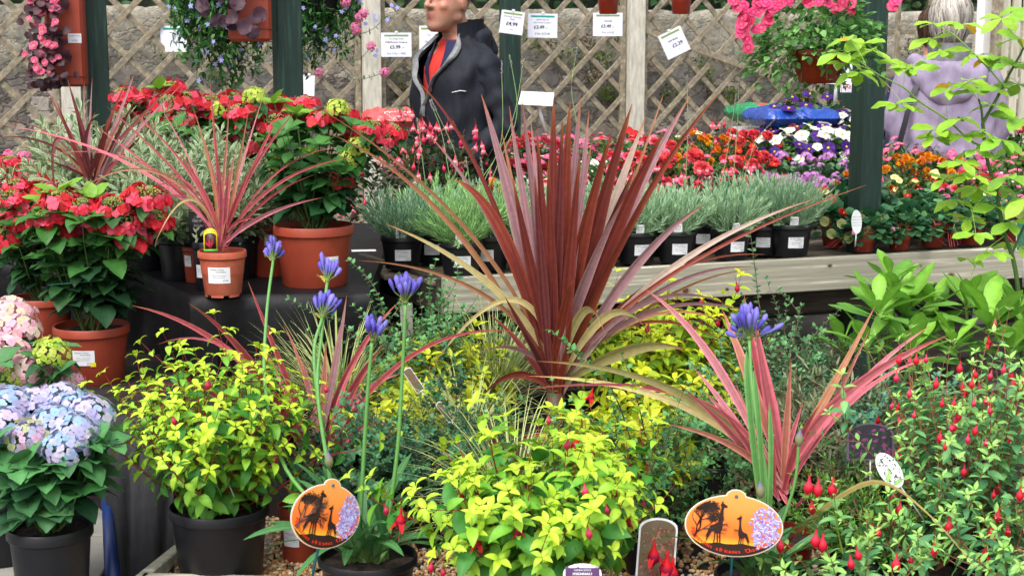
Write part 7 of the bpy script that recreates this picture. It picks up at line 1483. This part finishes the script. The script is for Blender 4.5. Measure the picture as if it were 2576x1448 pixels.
def hair_strands(t, Rz, n, w, c1, c2, seed, th1, puff=1.0, front=.5, drop=.03):
    """strands combed from the crown down over the head; th1 = polar angle where they leave the skull"""
    rng = random.Random(seed); g = G(); A = Rz.to_3x3()
    ball(g, Rz @ Vector((0, .016, .030)), np.array((.078, .094, .092))*puff*Rz.to_scale()[0], lerp(c1, c2, .3), 28, 20, M=A.normalized())
    for _ in range(n):
        az = rng.uniform(front-math.pi/2, math.pi*1.5-front); th0 = rng.uniform(.02, 1.0); te = th1*rng.uniform(.72, 1.16); k = puff*rng.uniform(.97, 1.12); P = []; S = []; wob = rng.uniform(-.5, .5); ph = rng.uniform(0, 6)
        for i in range(9):
            q = i/8; th = th0+(te-th0)*q; a = az+wob*q*q+.07*math.sin(q*5+ph); x, y, z = math.sin(th)*math.cos(a), math.sin(th)*math.sin(a), math.cos(th); kk = k*(1+.06*math.sin(q*3.1)+.03*math.sin(q*9+ph)+.05*max(0, q-.75)*(ph-3)); dz_ = drop*max(0, q-.6)*2
            P.append(Rz @ Vector((x*.080*kk, .014+y*.100*kk, .030+z*.098*kk-dz_)))
        c = lerp(c1, c2, rng.random()**.8); blade(g, P, w*rng.uniform(.6, 1.4), A @ Vector((-math.sin(az), math.cos(az), 0)), 'strap', c*.9, c*1.05, -.25, tw=rng.uniform(-.4, .4))
    return g.obj('hair', 'leaf_matt', t)
# ---- the man in the dark jacket
MD = 6.95; mc = at(1152, 300, MD); RZM = R(-52)
ARM = [[(.19, .01, 1.35), (.28, .045, 1.10), (.21, -.10, .95)], [(-.19, .01, 1.35), (-.28, .045, 1.10), (-.21, -.10, .95)]]
t, Rz, k = figure('person', 'man in an open dark navy hooded jacket over a red top standing behind the bench', (mc.x+.0, MD, 0), RZM, 1.83, ARM, head_turn=R(6), skin=C(186,134,112,.84), hs=1.19, hfwd=.045)
RG = [(.72, .0, .245, .185), (.80, .0, .245, .185), (.95, -.005, .238, .178), (1.08, -.01, .23, .17), (1.2, -.012, .232, .168), (1.30, -.01, .238, .163), (1.37, -.0, .226, .142), (1.415, .008, .182, .120), (1.455, .015, .115, .098), (1.48, .02, .092, .085)]
OP = lambda z: float(np.interp(z, [.7, 1.16, 1.22, 1.30, 1.36, 1.42, 1.48], [.0, .0, .06, .24, .42, .62, .82]))
S = jacket(t, k, 'jacket_navy', RG, OP, ARM, 3, .006, .066)
g = G(); loft(g, [(z*k, 0, cy, rx, ry, .85) for z, cy, rx, ry in ((.78, .0, .165, .125), (.95, 0, .17, .125), (1.1, -.005, .165, .12), (1.25, -.008, .175, .126), (1.34, -.006, .172, .122), (1.40, .0, .135, .10), (1.44, .008, .098, .083), (1.46, .010, .083, .078))], 32, cap=False); g.obj('red_top', 'cloth_red', t)
# navy shirt collar: two flaps either side
for sx_ in (-1, 1):
    g = G(); V = []; Z = np.linspace(1.10, 1.455, 14)
    for z in Z:
        a0 = float(np.interp(z, [1.1, 1.3, 1.455], [.05, .20, .42])); a1 = a0+float(np.interp(z, [1.1, 1.3, 1.455], [.12, .34, .6]))
        for j in range(5):
            a = (a0+(a1-a0)*j/4)*sx_; rx = float(np.interp(z, [1.1, 1.34, 1.4, 1.44, 1.46], [.172, .180, .145, .110, .098])); ry = float(np.interp(z, [1.1, 1.34, 1.4, 1.44, 1.46], [.130, .132, .112, .097, .094])); V.append((rx*math.sin(a), -.004-ry*math.cos(a), z*k))
    g.add(V, [[i*5+j, i*5+j+1, (i+1)*5+j+1, (i+1)*5+j] for i in range(13) for j in range(4)]); g.obj('shirt_collar', 'cloth_navy', t)
for sx_ in (-1, 1):   # turned back grey lined lapels
    g = G(); V = []; Z = np.linspace(1.13, 1.475, 22)
    for i, z in enumerate(Z):
        o = OP(z); wd = float(np.interp(z, [1.13, 1.2, 1.3, 1.38, 1.42, 1.475], [.02, .06, .13, .24, .24, .10]))
        for j in range(7):
            q = j/6; a = o-.03+wd*q; x, y, zz = S(a, z, .006+.016*math.sin(q*math.pi)); V.append((x*sx_, y, zz+.012*q))
    g.add(V, [[i*7+j, i*7+j+1, (i+1)*7+j+1, (i+1)*7+j] for i in range(21) for j in range(6)]); g.obj('lapel', 'lining_grey', t)
# stand collar and hood bunched on the back
g = G(); V = []
for i, (z, kk) in enumerate(((1.43, 1.0), (1.47, .96), (1.51, .98), (1.545, 1.06))):
    for j in range(33): a = .75+(2*math.pi-1.5)*j/32; V.append((.108*kk*math.sin(a), .018-.10*kk*math.cos(a), z*k-.03*max(0, math.cos(a))))
g.add(V, [[i*33+j, i*33+j+1, (i+1)*33+j+1, (i+1)*33+j] for i in range(3) for j in range(32)]); g.obj('collar', 'jacket_navy', t)
g = G()
for q in np.linspace(-1, 1, 13): ball(g, (.112*math.sin(q*1.35), .015+.098*math.cos(q*1.35)+.01, (1.475-.03*abs(q)**2)*k), (.036, .036, .05+.008*math.sin(q*9)), n=14, m=10)
ball(g, (0, .145, 1.42*k), (.10, .045, .08), n=18, m=12); v, f = remesh(g, .008, 3); v = v+.004*np.sin(v[:, [2, 0, 1]]*70); G2 = G(); G2.add(v, f); G2.obj('hood', 'jacket_navy', t)
g = G(); 
for pts in ([(0.10, 1.235), (.13, 1.243), (.155, 1.24)],): 
    P = [Vector(S(a_*6+.1, z, .004)) for a_, z in pts]; tube(g, P, .0022, 5, C(220,222,226,.9))
g.obj('chest_logo', 'paint', t)
hair_blades(t, Rz, 1500, .012, .0028, C(52,44,38,.75), C(92,82,74,.78), 5, lambda u: (u.z > .30 and u.y > -.60) or (u.y > .15 and u.z > -.35) or (u.z > .0 and abs(u.x) > .75 and u.y > -.2), fall=.5, s=1, puff=1.07)
g = G()
for sx_ in (-1, 1): limb(g, [(.09*sx_, 0, .86*k), (.10*sx_, -.005, .5*k), (.10*sx_, .015, .07)], [.105, .085, .065])
loft(g, [(.80*k, 0, 0, .175, .135, .85), (.9*k, 0, 0, .18, .14, .85), (1.0*k, 0, 0, .17, .13, .85)], 24); g.obj('trousers', 'trousers', t)
# ---- grey haired woman in lilac jacket, seen from behind
WD = 7.6; wc = at(2385, 200, WD); RZW = R(180-14)
ARW = [[(.195, .01, 1.36), (.255, .0, 1.12), (.19, -.20, 1.0)], [(-.195, .01, 1.36), (-.255, .0, 1.12), (-.19, -.20, 1.0)]]
t, Rz, k = figure('person', 'grey haired woman in a lilac hooded jacket seen from behind at the right', (wc.x, WD, 0), RZW, 1.71, ARW, skin=C(216,170,150,.88))
k = 1.71/1.76
RW_ = [(.70, .01, .30, .225), (.80, .01, .295, .22), (.95, .01, .28, .205), (1.1, .012, .262, .185), (1.22, .014, .25, .175), (1.32, .016, .235, .162), (1.385, .018, .195, .135), (1.43, .018, .15, .112), (1.46, .018, .105, .09)]
g = G(); loft(g, [(z*k, 0, cy, rx, ry, .9) for z, cy, rx, ry in RW_], 36)
for a in ARW: P_ = [Vector(x)*k for x in a]; limb(g, [(P_[0].x*.55, .015, 1.43*k), P_[0], (P_[0]+P_[1])/2, P_[1], (P_[1]+P_[2])/2, P_[2]], [.055, .072, .07, .066, .058, .05])
v, f = remesh(g, .0095, 22); aa = np.arctan2(v[:, 1], v[:, 0]); low = np.clip((1.38-v[:, 2])*2.2, 0.15, 1); w_ = low*(.007*np.sin(aa*9+v[:, 2]*5)+.005*np.sin(aa*17+v[:, 2]*11+1)+.004*np.sin(v[:, 2]*34+aa*4)+.003*np.sin(v[:, 2]*70+np.sin(aa*6)*3)); v = v+np.stack([np.cos(aa)*w_, np.sin(aa)*w_, 0*w_], -1)
G2 = G(); G2.add(v, f); G2.obj('jacket', 'jacket_lilac', t)
g = G()   # hood hanging as a soft V on the back
for q in np.linspace(-1, 1, 17): ball(g, (.165*q, .075+.045*(1-q*q), (1.45-.01*(1-abs(q))-.055*(1-q*q))*k), (.045, .038, .045), n=14, m=10)
for q in np.linspace(-1, 1, 13): ball(g, (.15*q, .13+.045*(1-q*q), (1.355-.085*(1-q*q)+.03*abs(q))*k), (.04, .03, .055), n=14, m=10)
ball(g, (0, .135, 1.36*k), (.135, .055, .095), n=24, m=16); v, f = remesh(g, .009, 16); v[:, 1] += .005*np.sin(v[:, 2]*45+np.abs(v[:, 0])*30)+.003*np.sin(v[:, 0]*50); G2 = G(); G2.add(v, f); G2.obj('hood', 'jacket_lilac', t)
g = G(); V = []
for i, (z, kk) in enumerate(((1.42, 1.05), (1.455, 1.0), (1.50, .98), (1.545, 1.04))):
    for j in range(33): a = .6+(2*math.pi-1.2)*j/32; V.append((.105*kk*math.sin(a), .012-.10*kk*math.cos(a), z*k))
g.add(V, [[i*33+j, i*33+j+1, (i+1)*33+j+1, (i+1)*33+j] for i in range(3) for j in range(32)]); g.obj('collar', 'lining_grey', t)
g = G(); V = []      # black strap of a shoulder bag
P = catmull([(.10, .10, 1.43*k), (.165, .165, 1.30*k), (.20, .185, 1.15*k), (.235, .16, .98*k), (.25, .10, .84*k)], 8)
for q in P: V += [(q[0]-.014, q[1]+.012, q[2]), (q[0]+.014, q[1]+.004, q[2])]
g.add(V, [[2*i, 2*i+1, 2*i+3, 2*i+2] for i in range(len(P)-1)], C(34,34,40)); g.obj('bag_strap', 'paint', t)
hair_strands(t, Rz, 620, .009, C(138,130,122,.8), C(222,216,206,.9), 6, 2.45, 1.13, .4, .06)
g = G()
for sx_ in (-1, 1): limb(g, [(.09*sx_, 0, .86*k), (.10*sx_, -.005, .5*k), (.10*sx_, .015, .07)], [.11, .09, .068])
g.obj('trousers', 'trousers', t)
# ---- person in navy beyond her
PD = 8.15; pc = at(2350, 200, PD)
t, Rz, k = figure('person', 'brown haired person in navy mostly hidden behind the woman in lilac', (pc.x, PD, 0), R(160), 1.66, ARW, skin=C(206,150,124,.88)); k = 1.66/1.76
jacket(t, k, 'cloth_navy', [(z, a, b*.9, c*.9) for z, a, b, c in RW_], None, ARW, 9, .004, .056)
hair_strands(t, Rz, 420, .008, C(56,40,34,.75), C(104,76,60,.78), 8, 2.3, 1.06, .45, .03)
g = G()
for sx_ in (-1, 1): limb(g, [(.09*sx_, 0, .86*k), (.10*sx_, -.005, .5*k), (.10*sx_, .015, .07)], [.10, .08, .062])
g.obj('trousers', 'trousers', t)
